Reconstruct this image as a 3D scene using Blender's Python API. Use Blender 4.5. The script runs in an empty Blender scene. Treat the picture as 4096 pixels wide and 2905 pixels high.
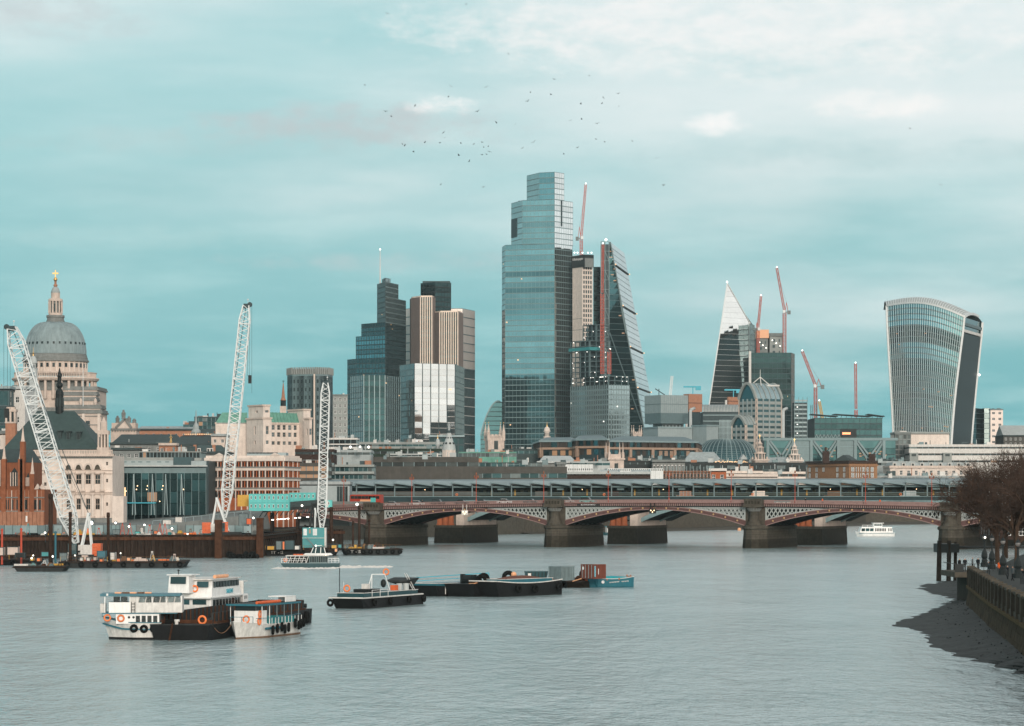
import bpy, math, random
from mathutils import Vector, Matrix
random.seed(7)
sc = bpy.context.scene
col = sc.collection
R = math.radians

# ---------------------------------------------------------------- camera
F, YH, HC, CX = 11600.0, 2000.0, 14.0, 2048.0      # focal length and horizon in photo pixels, eye height in metres
cam_d = bpy.data.cameras.new('camera')
cam = bpy.data.objects.new('camera', cam_d); col.objects.link(cam)
cam.location = (0, 0, HC); cam.rotation_euler = (R(90), 0, 0)
cam_d.sensor_width = 36.0; cam_d.lens = 36.0 * F / 4096.0
cam_d.shift_y = (YH - 1452.5) / 4096.0
cam_d.clip_start = 1.0; cam_d.clip_end = 60000.0
sc.camera = cam
sc.render.resolution_x = 1024; sc.render.resolution_y = 726

# ---------------------------------------------------------------- sky and sun
SUN_AZ, SUN_EL = 170.0, 12.0                       # clockwise from the view direction
world = bpy.data.worlds.new('World'); sc.world = world; world.use_nodes = True
wt = world.node_tree; wt.nodes.clear()
def wn(t, **k):
    n = wt.nodes.new(t)
    for a, b in k.items(): setattr(n, a, b)
    return n
def wmath(op, a, b=None, clamp=False):
    n = wn('ShaderNodeMath', operation=op, use_clamp=clamp)
    for i, q in enumerate((a, b)):
        if q is None: continue
        if isinstance(q, (int, float)): n.inputs[i].default_value = q
        else: wt.links.new(q, n.inputs[i])
    return n.outputs[0]
def wmix(f, a, b):
    n = wn('ShaderNodeMix', data_type='RGBA')
    if isinstance(f, (int, float)): n.inputs[0].default_value = f
    else: wt.links.new(f, n.inputs[0])
    for i, q in ((6, a), (7, b)):
        if isinstance(q, tuple): n.inputs[i].default_value = q + (1,)
        else: wt.links.new(q, n.inputs[i])
    return n.outputs[2]
def wstep(x, lo, hi):
    n = wn('ShaderNodeMapRange', interpolation_type='SMOOTHSTEP')
    wt.links.new(x, n.inputs[0]); n.inputs[1].default_value = lo; n.inputs[2].default_value = hi
    return n.outputs[0]
tc = wn('ShaderNodeTexCoord')
sep = wn('ShaderNodeSeparateXYZ'); wt.links.new(tc.outputs['Generated'], sep.inputs[0])
def wnoise(scale, detail, sxyz, rough=.55, off=(0, 0, 0)):
    mp = wn('ShaderNodeMapping'); mp.inputs['Scale'].default_value = sxyz; mp.inputs['Location'].default_value = off
    wt.links.new(tc.outputs['Generated'], mp.inputs[0])
    n = wn('ShaderNodeTexNoise'); n.inputs['Scale'].default_value = scale
    n.inputs['Detail'].default_value = detail; n.inputs['Roughness'].default_value = rough
    wt.links.new(mp.outputs[0], n.inputs['Vector']); return n.outputs['Fac']
sky = wn('ShaderNodeTexSky', sky_type='NISHITA', sun_disc=False)
sky.sun_elevation = R(SUN_EL); sky.sun_rotation = R(SUN_AZ)
sky.air_density = 1.2; sky.dust_density = 2.0; sky.ozone_density = 2.0
K = 10.0                                            # cloud colours are given at strength 1, the background runs at 0.1
n1 = wnoise(1.0, 5, (7, 7, 30), .5, (3.1, 0, 1.7))
n2 = wnoise(1.0, 6, (16, 16, 90), .55, (0.4, 2, 5.2))
n3 = wnoise(1.0, 3, (4, 4, 14), .5, (9.3, 1, 0.6))
g = wmath('ADD', sep.outputs[2], wmath('MULTIPLY', sep.outputs[0], .24))
g = wmath('ADD', g, wmath('MULTIPLY', wmath('SUBTRACT', n1, .5), .28))
g = wmath('ADD', g, wmath('MULTIPLY', wmath('SUBTRACT', n2, .5), .045))
cover = wstep(g, .045, .25)
def kc(r, g_, b): return (r * K, g_ * K, b * K)
teal = wmix(wstep(wmath('ADD', sep.outputs[2], wmath('MULTIPLY', wmath('SUBTRACT', n1, .5), .06)), .0, .15), kc(.165, .475, .52), kc(.39, .665, .69))
teal = wmix(wmath('MULTIPLY', wstep(n2, .42, .7), .55), teal, kc(.41, .69, .71))
teal = wmix(wmath('MULTIPLY', wstep(n3, .5, .72), .35), teal, kc(.27, .52, .55))
base = wmix(cover, teal, kc(.85, .90, .905))
n4 = wnoise(1.0, 7, (70, 70, 150), .62, (1.2, 3, 2.2))
def wblob(px, py, sx, sy, colr, amt, warp=.035):
    "a cloud seen at photo position px, py: a soft patch in the sky dome along that direction"
    v = Vector(((px - CX) / F, 1, (YH - py) / F)).normalized()
    dx = wmath('MULTIPLY', wmath('SUBTRACT', sep.outputs[0], v.x), F / sx)
    dz = wmath('MULTIPLY', wmath('SUBTRACT', sep.outputs[2], v.z), F / sy)
    r2 = wmath('ADD', wmath('MULTIPLY', dx, dx), wmath('MULTIPLY', dz, dz))
    r2 = wmath('ADD', r2, wmath('MULTIPLY', wmath('SUBTRACT', n4, .5), 5.0))
    fr = wstep(sep.outputs[1], .5, .7)
    return wmath('MULTIPLY', wmath('MULTIPLY', wmath('SUBTRACT', 1.0, wstep(r2, -1.3, 1.7)), amt), fr), colr
for b in (wblob(1400, 500, 620, 80, kc(.56, .57, .59), .8), wblob(1780, 415, 120, 42, kc(1.06, 1.02, 1.0), .95),
          wblob(2880, 495, 120, 42, kc(1.06, 1.02, 1.0), .95), wblob(3560, 410, 300, 55, kc(1.05, 1.0, .97), .8),
          wblob(200, 60, 420, 90, kc(.54, .58, .60), .6), wblob(1850, 1050, 900, 40, kc(.52, .63, .65), .6),
          wblob(3050, 130, 1200, 170, kc(1.0, .97, .95), .75), wblob(2250, 90, 700, 110, kc(.97, .94, .93), .5), wblob(700, 560, 700, 60, kc(.50, .62, .63), .4), wblob(3300, 620, 900, 60, kc(.45, .64, .66), .5), wblob(500, 950, 800, 45, kc(.46, .68, .69), .5)):
    base = wmix(b[0], base, b[1])
sdir = Vector((math.sin(R(SUN_AZ)) * math.cos(R(SUN_EL)), math.cos(R(SUN_AZ)) * math.cos(R(SUN_EL)), math.sin(R(SUN_EL))))
dp = wn('ShaderNodeVectorMath', operation='DOT_PRODUCT'); wt.links.new(tc.outputs['Generated'], dp.inputs[0]); dp.inputs[1].default_value = sdir
glow = wmath('POWER', wmath('MAXIMUM', dp.outputs['Value'], 0.0), 1.8)
base = wmix(wmath('MULTIPLY', glow, .8), base, kc(1.35, 1.22, 1.08))
final = wmix(.08, base, sky.outputs[0])
hi = wn('ShaderNodeVectorMath', operation='SCALE'); wt.links.new(final, hi.inputs[0])
wt.links.new(wmath('SUBTRACT', 1.0, wmath('MULTIPLY', wstep(sep.outputs[2], .2, .95), .42)), hi.inputs['Scale']); final = hi.outputs[0]   # dimmer towards the unseen zenith, as at dusk, to lower the ambient light
bg = wn('ShaderNodeBackground'); wt.links.new(final, bg.inputs[0]); bg.inputs[1].default_value = .1
wo = wn('ShaderNodeOutputWorld'); wt.links.new(bg.outputs[0], wo.inputs[0])
sun_d = bpy.data.lights.new('sun', 'SUN'); sun_d.energy = 2.2; sun_d.angle = R(12); sun_d.color = (1.0, .87, .76)
sun = bpy.data.objects.new('sun', sun_d); col.objects.link(sun)
sun.rotation_euler = (-sdir).to_track_quat('-Z', 'Y').to_euler()
sc.view_settings.view_transform = 'Standard'; sc.view_settings.look = 'None'
sc.view_settings.exposure = 0.08; sc.view_settings.gamma = 1.0; sc.view_settings.use_curve_mapping = False

# ---------------------------------------------------------------- pixel to place
def X(px, d): return (px - CX) / F * d
def Z(py, d): return HC + (YH - py) / F * d
def DW(py): return HC * F / (py - YH)              # distance at which the water surface shows at that height
def S(n, d): return n / F * d
HAZE = .000035
GZ = 6.0                                           # street level

# ---------------------------------------------------------------- materials
MATS = {}
SPEC = {  # colour, roughness, metallic, variation, noise scale, streak, object variation, bump
 'stone':      ((.56,.475,.415), .9, 0, .35, .25, .35, .04, .1),
 'stone_pale': ((.66,.585,.525), .9, 0, .28, .2, .3, .04, .1),
 'stone_grey': ((.36,.33,.31), .9, 0, .4, .25, .4, .05, .1),
 'stone_dark': ((.135,.105,.082), .95, 0, .6, .4, .5, .08, .3),
 'stone_wet':  ((.062,.047,.034), .8, 0, .7, .5, .5, .1, .3),
 'brick_orange':((.40,.125,.055), .9, 0, .35, .5, .2, .08, .1),
 'brick_red':  ((.30,.115,.06), .9, 0, .4, .5, .25, .08, .1),
 'brick_yellow':((.36,.20,.105), .9, 0, .4, .5, .2, .08, .1),
 'brick_dark': ((.085,.045,.035), .9, 0, .4, .5, .2, .08, .1),
 'terracotta': ((.44,.22,.14), .9, 0, .4, .5, .3, .06, .1),
 'concrete':   ((.34,.325,.31), .9, 0, .3, .2, .3, .06, .1),
 'concrete_brown':((.15,.125,.11), .9, 0, .35, .15, .35, .06, .1),
 'concrete_pale':((.52,.49,.46), .9, 0, .25, .2, .25, .06, .1),
 'slate':      ((.085,.105,.105), .7, 0, .35, .3, .2, .08, .1),
 'slate_green':((.09,.125,.12), .7, 0, .3, .3, .2, .06, .1),
 'lead':       ((.30,.345,.35), .65, 0, .35, .15, .5, .05, .1),
 'lead_pale':  ((.40,.44,.44), .6, 0, .25, .15, .35, .06, .05),
 'copper':     ((.15,.36,.29), .75, 0, .35, .2, .5, .05, .05),
 'black_iron': ((.018,.024,.025), .6, 0, .4, 1, .2, .1, .1),
 'white_metal':((.60,.65,.655), .45, 0, .2, .5, .2, .04, 0),
 'white_paint':((.76,.78,.77), .4, 0, .2, .6, .3, .03, .03),
 'white_dirty':((.60,.60,.575), .55, 0, .35, .8, .45, .03, .05),
 'grey_metal': ((.20,.265,.275), .5, .3, .25, .3, .2, .06, 0),
 'grey_light': ((.40,.475,.485), .5, .2, .2, .2, .2, .06, 0),
 'grey_dark':  ((.058,.09,.098), .55, .2, .3, .3, .2, .08, 0),
 'cladding':   ((.50,.53,.53), .5, .1, .15, .2, .2, .06, 0),
 'bridge_red': ((.175,.075,.068), .6, 0, .35, .6, .35, .04, .05),
 'bridge_pink':((.31,.205,.19), .6, 0, .3, .6, .35, .04, .05),
 'bridge_white':((.66,.63,.60), .6, 0, .25, .8, .3, .03, .05),
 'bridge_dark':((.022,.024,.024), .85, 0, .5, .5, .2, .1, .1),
 'steel_teal': ((.22,.33,.345), .55, .1, .25, .4, .25, .05, 0),
 'canopy':     ((.44,.49,.495), .5, .2, .2, .3, .1, .12, 0),
 'gold':       ((.75,.48,.18), .35, .8, .2, 1, 0, .05, 0),
 'boss':       ((.52,.34,.16), .5, .2, .2, 1, 0, .1, 0),
 'rust':       ((.125,.05,.028), .9, 0, .7, .5, .8, .08, .3),
 'rust_dark':  ((.055,.032,.024), .95, 0, .7, .5, .8, .15, .3),
 'rust_pile':  ((.075,.038,.026), .95, 0, .7, .8, .8, .1, .3),
 'crane_red':  ((.55,.085,.045), .55, 0, .25, 1, .2, .05, 0),
 'crane_orange':((.72,.14,.045), .55, 0, .2, 1, .2, .05, 0),
 'orange':     ((.85,.22,.06), .5, 0, .15, 2, .1, .1, 0),
 'orange_light':((.85,.42,.22), .5, 0, .2, 2, .1, .08, 0),
 'yellow':     ((.60,.34,.06), .6, 0, .3, 1, .2, .1, 0),
 'turquoise':  ((.10,.58,.56), .5, 0, .15, .4, .25, .05, 0),
 'teal_paint': ((.035,.30,.32), .5, 0, .2, .5, .3, .05, 0),
 'teal_dark':  ((.012,.085,.10), .5, 0, .25, .6, .3, .05, 0),
 'blue_paint': ((.02,.16,.215), .5, 0, .25, .6, .3, .05, 0),
 'blue_bright':((.02,.42,.55), .5, 0, .1, .6, .1, .05, 0),
 'bus_red':    ((.45,.06,.035), .35, 0, .15, .5, .1, .03, 0),
 'hull_black': ((.012,.012,.013), .65, 0, .6, .5, .7, .1, .2),
 'hull_grey':  ((.055,.055,.055), .75, 0, .5, .4, .7, .1, .2),
 'tyre':       ((.012,.012,.012), .85, 0, .3, 2, 0, .2, .1),
 'wood':       ((.20,.12,.075), .85, 0, .5, 1, .4, .15, .2),
 'wood_dark':  ((.05,.036,.028), .9, 0, .6, .8, .7, .2, .3),
 'bark':       ((.11,.062,.042), .95, 0, .5, 1, .3, .1, .2),
 'twig':       ((.11,.062,.046), .95, 0, .4, .4, 0, .05, 0),
 'foliage_dark':((.04,.055,.04), .9, 0, .5, .6, 0, .2, 0),
 'cargo_red':  ((.17,.075,.055), .95, 0, .5, 1.5, 0, .1, .4),
 'container_red':((.19,.062,.042), .6, 0, .35, .6, .4, .05, .05),
 'container_grey':((.27,.31,.315), .6, 0, .3, .6, .4, .05, .05),
 'tarp_blue':  ((.01,.36,.42), .6, 0, .25, .8, .1, .05, .3),
 'white_sheet':((.66,.70,.70), .8, 0, .15, .3, .25, .04, .1),
 'cabin_cream':((.62,.50,.44), .6, 0, .2, .5, .3, .05, 0),
 'pane_dark':  ((.018,.030,.033), .12, .25, .3, .3, 0, .6, 0),
 'pane_grey':  ((.10,.13,.135), .12, .4, .3, .3, 0, .5, 0),
 'pane_teal':  ((.03,.085,.095), .1, .5, .3, .3, 0, .5, 0),
 'glass_teal': ((.185,.375,.42), .05, .92, .3, .03, 0, .22, 0),
 'glass_blue': ((.12,.28,.32), .06, .9, .3, .03, 0, .3, 0),
 'glass_dark': ((.045,.115,.13), .07, .85, .35, .03, 0, .4, 0),
 'glass_black':((.02,.055,.062), .08, .75, .35, .03, 0, .4, 0),
 'glass_lit_face':((.84,.86,.85), .04, .97, .12, .05, 0, .1, 0),  # mirror-bright glass standing in for a face's reflection of bright sky
 'glass_grey': ((.36,.46,.475), .12, .85, .2, .03, 0, .15, 0),
 'panel_pale': ((.74,.65,.59), .4, .3, .15, .06, .1, .06, 0),
 'core':       ((.05,.075,.08), .6, .2, .2, .1, 0, .05, 0),
 'fin_cream':  ((.78,.66,.56), .6, .1, .2, .1, .1, .05, 0),
 'fin_brown':  ((.17,.14,.13), .6, .1, .2, .1, .1, .05, 0),
 'bronze':     ((.085,.055,.042), .55, .3, .3, .3, .2, .1, 0),
 'sandstone':  ((.40,.285,.215), .9, 0, .3, .3, .3, .06, .1),
 'asphalt':    ((.05,.05,.05), .9, 0, .3, .5, 0, 0, .1),
 'ground':     ((.07,.068,.064), .95, 0, .4, .02, 0, 0, 0),
 'cloth_dark': ((.018,.020,.024), .9, 0, .3, 3, 0, .3, 0),
 'cloth_blue': ((.03,.09,.14), .9, 0, .3, 3, 0, .2, 0),
 'cloth_orange':((.75,.13,.03), .8, 0, .2, 3, 0, .1, 0),
 'cloth_grey': ((.16,.17,.18), .9, 0, .3, 3, 0, .3, 0),
 'skin':       ((.42,.26,.19), .7, 0, .1, 3, 0, .1, 0),
 'bird':       ((.05,.06,.065), .8, 0, .2, 3, 0, .3, 0),
 'shore':      ((.055,.055,.052), .7, 0, .95, .2, 0, 0, .6),
 'shore_stone':((.04,.04,.038), .8, 0, .5, 1, 0, 0, .2),
 'moss_stone': ((.095,.062,.036), .95, 0, .6, .5, .7, .15, .3),
 'moss':       ((.15,.092,.04), .95, 0, .6, .7, .3, .1, .3),
 'dome_lead':  ((.42,.475,.485), .65, 0, .3, .12, .5, .04, .05),
 'fin_white':  ((.46,.57,.59), .5, .2, .1, .2, 0, .03, 0),
 'train':      ((.10,.098,.07), .5, .2, .25, .3, .2, .08, 0),
}
EMIT = {'lit_warm': ((1.0,.62,.32), 1.3), 'lit_white': ((1.0,.95,.85), 3.0), 'lamp_white': ((1.0,.94,.82), 4.0), 'lamp_globe': ((.7,.68,.64), .08),
        'lamp_warm': ((1.0,.66,.36), 4.5), 'lamp_teal': ((.25,1.0,.85), 4.0), 'lamp_red': ((1.0,.25,.1), 3.0), 'lit_dim': ((1.0,.55,.28), .22)}
def M(name):
    if name in MATS: return MATS[name]
    m = bpy.data.materials.new(name); m.use_nodes = True; MATS[name] = m
    t = m.node_tree; b = t.nodes['Principled BSDF']
    if name in EMIT:
        c, s = EMIT[name]
        b.inputs['Base Color'].default_value = (c[0]*.15, c[1]*.15, c[2]*.15, 1); b.inputs['Emission Color'].default_value = c + (1,)
        b.inputs['Emission Strength'].default_value = s; return m
    c, rough, metal, var, nsc, streak, ovar, bump = SPEC[name]
    if not name.startswith(('glass','pane','white','stone_pale','lead','fin','panel','gold')) and name != 'stone': c = tuple(a*b for a, b in zip(c, (.54,.63,.65) if max(c)-min(c) < .11 and max(c) < .7 else (.82,.82,.82) if max(c) < .6 else (.9,.93,.94)))   # most base colours darkened and greys cooled, a teal grade put into them
    b.inputs['Roughness'].default_value = rough; b.inputs['Metallic'].default_value = metal
    if rough >= .55 and metal < .3: b.inputs['Specular IOR Level'].default_value = .15 if rough >= .7 else .3
    geo = t.nodes.new('ShaderNodeNewGeometry')
    def noise(scale, det, sc3=(1, 1, 1)):
        mp = t.nodes.new('ShaderNodeMapping'); mp.inputs['Scale'].default_value = sc3
        t.links.new(geo.outputs['Position'], mp.inputs[0])
        n = t.nodes.new('ShaderNodeTexNoise'); n.inputs['Scale'].default_value = scale; n.inputs['Detail'].default_value = det
        n.inputs['Roughness'].default_value = .65
        t.links.new(mp.outputs[0], n.inputs['Vector']); return n.outputs['Fac']
    def mth(op, a, q):
        n = t.nodes.new('ShaderNodeMath'); n.operation = op
        for i, w in enumerate((a, q)):
            if isinstance(w, (int, float)): n.inputs[i].default_value = w
            else: t.links.new(w, n.inputs[i])
        return n.outputs[0]
    fac = mth('ADD', mth('MULTIPLY', mth('SUBTRACT', noise(nsc * 2, 5), .5), 2.2 * var), 1.0)
    if streak: fac = mth('ADD', fac, mth('MULTIPLY', mth('SUBTRACT', noise(nsc * 5, 3, (1, 1, .12)), .5), 1.6 * streak))
    if ovar:
        oi = t.nodes.new('ShaderNodeObjectInfo')
        fac = mth('MULTIPLY', fac, mth('ADD', mth('MULTIPLY', mth('SUBTRACT', oi.outputs['Random'], .5), 2 * ovar), 1.0))
    fac = mth('MINIMUM', mth('MAXIMUM', fac, .15), 1.9)
    vm = t.nodes.new('ShaderNodeVectorMath'); vm.operation = 'SCALE'
    vm.inputs[0].default_value = c; t.links.new(fac, vm.inputs['Scale'])
    t.links.new(vm.outputs[0], b.inputs['Base Color'])
    if bump:
        bp = t.nodes.new('ShaderNodeBump'); bp.inputs['Strength'].default_value = bump; bp.inputs['Distance'].default_value = .2
        t.links.new(noise(nsc * 8, 4), bp.inputs['Height']); t.links.new(bp.outputs[0], b.inputs['Normal'])
    return m

# ---------------------------------------------------------------- mesh helpers
class MB:
    def __init__(s): s.v = []; s.f = []
    def _add(s, vs, fs):
        n = len(s.v); s.v += [tuple(p) for p in vs]; s.f += [tuple(i + n for i in q) for q in fs]; return s
    BF = [(0,3,2,1),(4,5,6,7),(0,1,5,4),(1,2,6,5),(2,3,7,6),(3,0,4,7)]
    def box(s, x0, y0, z0, x1, y1, z1):
        return s._add([(x0,y0,z0),(x1,y0,z0),(x1,y1,z0),(x0,y1,z0),(x0,y0,z1),(x1,y0,z1),(x1,y1,z1),(x0,y1,z1)], s.BF)
    def hexa(s, p): return s._add(p, s.BF)
    def beam(s, p, q, w, h=None, up=None):
        p = Vector(p); q = Vector(q); h = h or w; d = (q - p)
        if d.length < 1e-6: return s
        d.normalize(); u = Vector(up) if up else (Vector((0,0,1)) if abs(d.z) < .95 else Vector((1,0,0)))
        a = d.cross(u).normalized(); b = a.cross(d).normalized()
        a *= w / 2; b *= h / 2
        return s._add([p-a-b, p+a-b, p+a+b, p-a+b, q-a-b, q+a-b, q+a+b, q-a+b], [(0,1,2,3),(7,6,5,4),(0,4,5,1),(1,5,6,2),(2,6,7,3),(3,7,4,0)])
    def cyl(s, p, q, r0, r1=None, n=10, caps=True):
        p = Vector(p); q = Vector(q); r1 = r0 if r1 is None else r1; d = (q - p).normalized()
        u = Vector((0,0,1)) if abs(d.z) < .95 else Vector((1,0,0)); a = d.cross(u).normalized(); b = a.cross(d)
        vs = []
        for c, r in ((p, r0), (q, r1)):
            for i in range(n):
                t = 2*math.pi*i/n; vs.append(c + (a*math.cos(t) + b*math.sin(t))*r)
        fs = [(i, (i+1)%n, n+(i+1)%n, n+i) for i in range(n)]
        if caps: fs += [tuple(range(n-1,-1,-1)), tuple(range(n, 2*n))]
        return s._add(vs, fs)
    def lathe(s, prof, n=24, c=(0,0), a0=0, arc=2*math.pi):
        full = arc > 6.28; m = n if full else n+1; vs = []
        for r, z in prof:
            for i in range(m):
                t = a0 + arc*i/n; vs.append((c[0]+r*math.cos(t), c[1]+r*math.sin(t), z))
        fs = []
        for k in range(len(prof)-1):
            for i in range(n):
                j = (i+1) % m; fs.append((k*m+i, k*m+j, (k+1)*m+j, (k+1)*m+i))
        return s._add(vs, fs)
    def prism(s, poly, z0, z1):
        n = len(poly); vs = [(x,y,z0) for x,y in poly] + [(x,y,z1) for x,y in poly]
        return s._add(vs, [(i,(i+1)%n,n+(i+1)%n,n+i) for i in range(n)] + [tuple(range(n-1,-1,-1)), tuple(range(n,2*n))])
    def loft(s, rings, closed=True, caps=True):
        n = len(rings[0]); vs = [p for r in rings for p in r]; fs = []
        for k in range(len(rings)-1):
            for i in range(n if closed else n-1):
                j = (i+1)%n; fs.append((k*n+i, k*n+j, (k+1)*n+j, (k+1)*n+i))
        if caps: fs += [tuple(range(n-1,-1,-1)), tuple(range((len(rings)-1)*n, len(rings)*n))]
        return s._add(vs, fs)
    def poly(s, pts): return s._add(pts, [tuple(range(len(pts)))])
    def slab(s, pts, thick, up=(0,0,1)):
        t = Vector(up)*thick; n = len(pts); a = [Vector(p) for p in pts]
        vs = [p - t for p in a] + a
        return s._add(vs, [(i,(i+1)%n,n+(i+1)%n,n+i) for i in range(n)] + [tuple(range(n-1,-1,-1)), tuple(range(n,2*n))])
    def torus(s, c, ax, R0, r, n=16, m=7):
        c = Vector(c); ax = Vector(ax).normalized(); u = Vector((0,0,1)) if abs(ax.z) < .9 else Vector((1,0,0))
        a = ax.cross(u).normalized(); b = ax.cross(a); vs = []
        for i in range(n):
            t = 2*math.pi*i/n; o = a*math.cos(t)+b*math.sin(t)
            for j in range(m):
                w = 2*math.pi*j/m; vs.append(c + o*(R0+r*math.cos(w)) + ax*(r*math.sin(w)))
        return s._add(vs, [(i*m+j, ((i+1)%n)*m+j, ((i+1)%n)*m+(j+1)%m, i*m+(j+1)%m) for i in range(n) for j in range(m)])
    def ball(s, c, r, n=10, m=6, sz=1.0):
        return s.lathe([(max(1e-4, r*math.sin(math.pi*k/m)), c[2]-r*sz*math.cos(math.pi*k/m)) for k in range(m+1)], n, c[:2])
    def mesh(s, name, mat=None, smooth=False):
        me = bpy.data.meshes.new(name); me.from_pydata(s.v, [], s.f)
        if mat: me.materials.append(M(mat))
        if smooth: me.polygons.foreach_set('use_smooth', [True]*len(me.polygons))
        me.update(); return me
UNIT = {}
def unit(mat):
    if mat not in UNIT: UNIT[mat] = MB().box(-.5,-.5,-.5,.5,.5,.5).mesh('block_'+mat, mat)
    return UNIT[mat]
def link(name, data, parent=None):
    o = bpy.data.objects.new(name, data); col.objects.link(o)
    if parent is not None: o.parent = parent
    return o
ALL = []
class Thing:
    def __init__(s, name, label, cat, loc=(0,0,0), rz=0, group=None):
        s.o = link(name, None); s.o.location = loc; s.o.rotation_euler = (0,0,rz); s.o.empty_display_size = .5
        s.o['label'] = label; s.o['category'] = cat; s.o['kind'] = 'thing'
        if group: s.o['group'] = group
        s.loc = Vector(loc); s.n = {}; ALL.append(s)
    def part(s, name, mb, mat, parent=None, smooth=False, kind=None, label=None):
        me = mb if isinstance(mb, bpy.types.Mesh) else mb.mesh(name, mat, smooth)
        o = link(name, me, parent or s.o)
        if kind: o['kind'] = kind
        if label: o['label'] = label
        return o
    def pc(s, name, mat, c, size, rz=0, parent=None, mesh=None):
        o = link(name, mesh or unit(mat), parent or s.o); o.location = c; o.scale = size
        if rz: o.rotation_euler = (0,0,rz)
        return o
    def bx(s, name, mat, x0, y0, z0, x1, y1, z1, parent=None):
        return s.pc(name, mat, ((x0+x1)/2,(y0+y1)/2,(z0+z1)/2), (x1-x0,y1-y0,z1-z0), 0, parent)
def single(name, label, cat, mb, mat, loc=(0,0,0), rz=0, group=None, smooth=False):
    o = link(name, mb if isinstance(mb, bpy.types.Mesh) else mb.mesh(name, mat, smooth)); o.location = loc; o.rotation_euler = (0,0,rz)
    o['label'] = label; o['category'] = cat; o['kind'] = 'thing'
    if group: o['group'] = group
    return o
def struct(name, mb, mat, parent=None):
    o = link(name, mb.mesh(name, mat) if isinstance(mb, MB) else mb, parent); o['kind'] = 'structure'; return o
def clone(root, loc, rz=0, label=None, scale=None):
    r = root.copy(); col.objects.link(r); r.location = loc; r.rotation_euler = (0,0,rz)
    if label: r['label'] = label
    if scale: r.scale = scale
    for ch in root.children:
        c = ch.copy(); col.objects.link(c); c.parent = r
        for gch in ch.children:
            d = gch.copy(); col.objects.link(d); d.parent = c
    return r
TXT = {}
def text_mesh(txt, size, mat, name='lettering', depth=.02, sx=1.0):
    k = (txt,size,mat,depth,sx)
    if k not in TXT: TXT[k] = make_text(txt, size, mat, name, depth, sx)
    return TXT[k]
def make_text(txt, size, mat, name='lettering', depth=.02, sx=1.0):
    cu = bpy.data.curves.new(name, 'FONT'); cu.body = txt; cu.size = size; cu.extrude = depth; cu.align_x = 'CENTER'; cu.align_y = 'CENTER'
    cu.resolution_u = 2
    o = bpy.data.objects.new(name, cu); col.objects.link(o)
    me = bpy.data.meshes.new_from_object(o.evaluated_get(bpy.context.evaluated_depsgraph_get()))
    bpy.data.objects.remove(o); bpy.data.curves.remove(cu)
    for v in me.vertices: v.co = (v.co.x*sx, -v.co.z, v.co.y)      # upright, facing -y
    me.materials.clear(); me.materials.append(M(mat)); return me
for q in (('BLACKFRIARS BRIDGE',.46,'white_paint','lettering',.01),('8 Bishopsgate',3.0,'white_paint','lettering',.05),('TTT-42',1.0,'white_dirty'),('TTT-35',1.0,'white_dirty'),('SALIENT',.68,'blue_bright','lettering',.02,.95),('3',.3,'black_iron')): text_mesh(*q)

# ---------------------------------------------------------------- plans and facades
class Face:
    "a wall plane in a thing's own frame: from p to q as seen left to right from outside"
    def __init__(s, p, q):
        s.p = Vector((p[0],p[1])); s.q = Vector((q[0],q[1])); s.W = (s.q-s.p).length
        s.u = (s.q-s.p)/s.W; s.n = Vector((s.u.y,-s.u.x)); s.rz = math.atan2(s.u.y, s.u.x)
    def at(s, u, z, w=0.0): p = s.p + s.u*u + s.n*w; return (p.x, p.y, z)
def rect(xl, xc, xr, d, a):
    "plan of a block: near corner seen at xc at distance d, right face receding at a degrees, ends seen at xl and xr"
    a = R(a); x0 = X(xc,d); t = (xr-CX)/F; t2 = (xl-CX)/F
    W = (t*d-x0)/(math.cos(a)-t*math.sin(a)); D = (x0-t2*d)/(math.sin(a)+t2*math.cos(a))
    c = Vector((x0,d)); u = Vector((math.cos(a),math.sin(a))); v = Vector((-math.sin(a),math.cos(a)))
    return [c+v*D, c, c+u*W, c+u*W+v*D]
def flat(xl, xr, d, a=0.0, D=20.0):
    a = R(a); x0 = X(xl,d); t = (xr-CX)/F; W = (t*d-x0)/(math.cos(a)-t*math.sin(a))
    c = Vector((x0,d)); u = Vector((math.cos(a),math.sin(a))); v = Vector((-math.sin(a),math.cos(a)))
    return [c+v*D, c, c+u*W, c+u*W+v*D]
def pts(*pd): return [Vector((X(p,d),d)) for p,d in pd]
def loc_of(poly, z=GZ):
    c = sum(poly, Vector((0,0)))/len(poly); return (c.x, c.y, z)
def local(poly, T): return [p - Vector((T.loc.x,T.loc.y)) for p in poly]
def facing(T, f):
    m = Vector((T.loc.x,T.loc.y)) + (f.p+f.q)/2; return f.n.dot(-m) > 0
def faces(T, lp): # outline listed anticlockwise
    n = len(lp); fs = [Face(lp[i], lp[(i+1)%n]) for i in range(n)]
    return [f for f in fs if f.W > .3 and facing(T, f)]
def frect(T, f, name, mat, u0, u1, z0, z1, w0, w1, parent=None):
    c = f.at((u0+u1)/2, (z0+z1)/2, (w0+w1)/2); return T.pc(name, mat, c, (u1-u0, abs(w1-w0), z1-z0), f.rz, parent)
def band_mesh(f, z0, z1, nb, tilt, mat, w=.12, gap=.0):
    mb = MB(); bw = f.W/nb; h = z1-z0
    for i in range(nb):
        a = random.gauss(0,tilt)*bw/2; b = random.gauss(0,tilt)*h/2; u0 = i*bw+gap; u1 = (i+1)*bw-gap
        mb.poly([f.at(u0,z0,w-a-b), f.at(u1,z0,w+a-b), f.at(u1,z1,w+a+b), f.at(u0,z1,w-a+b)])
    return mb
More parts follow.
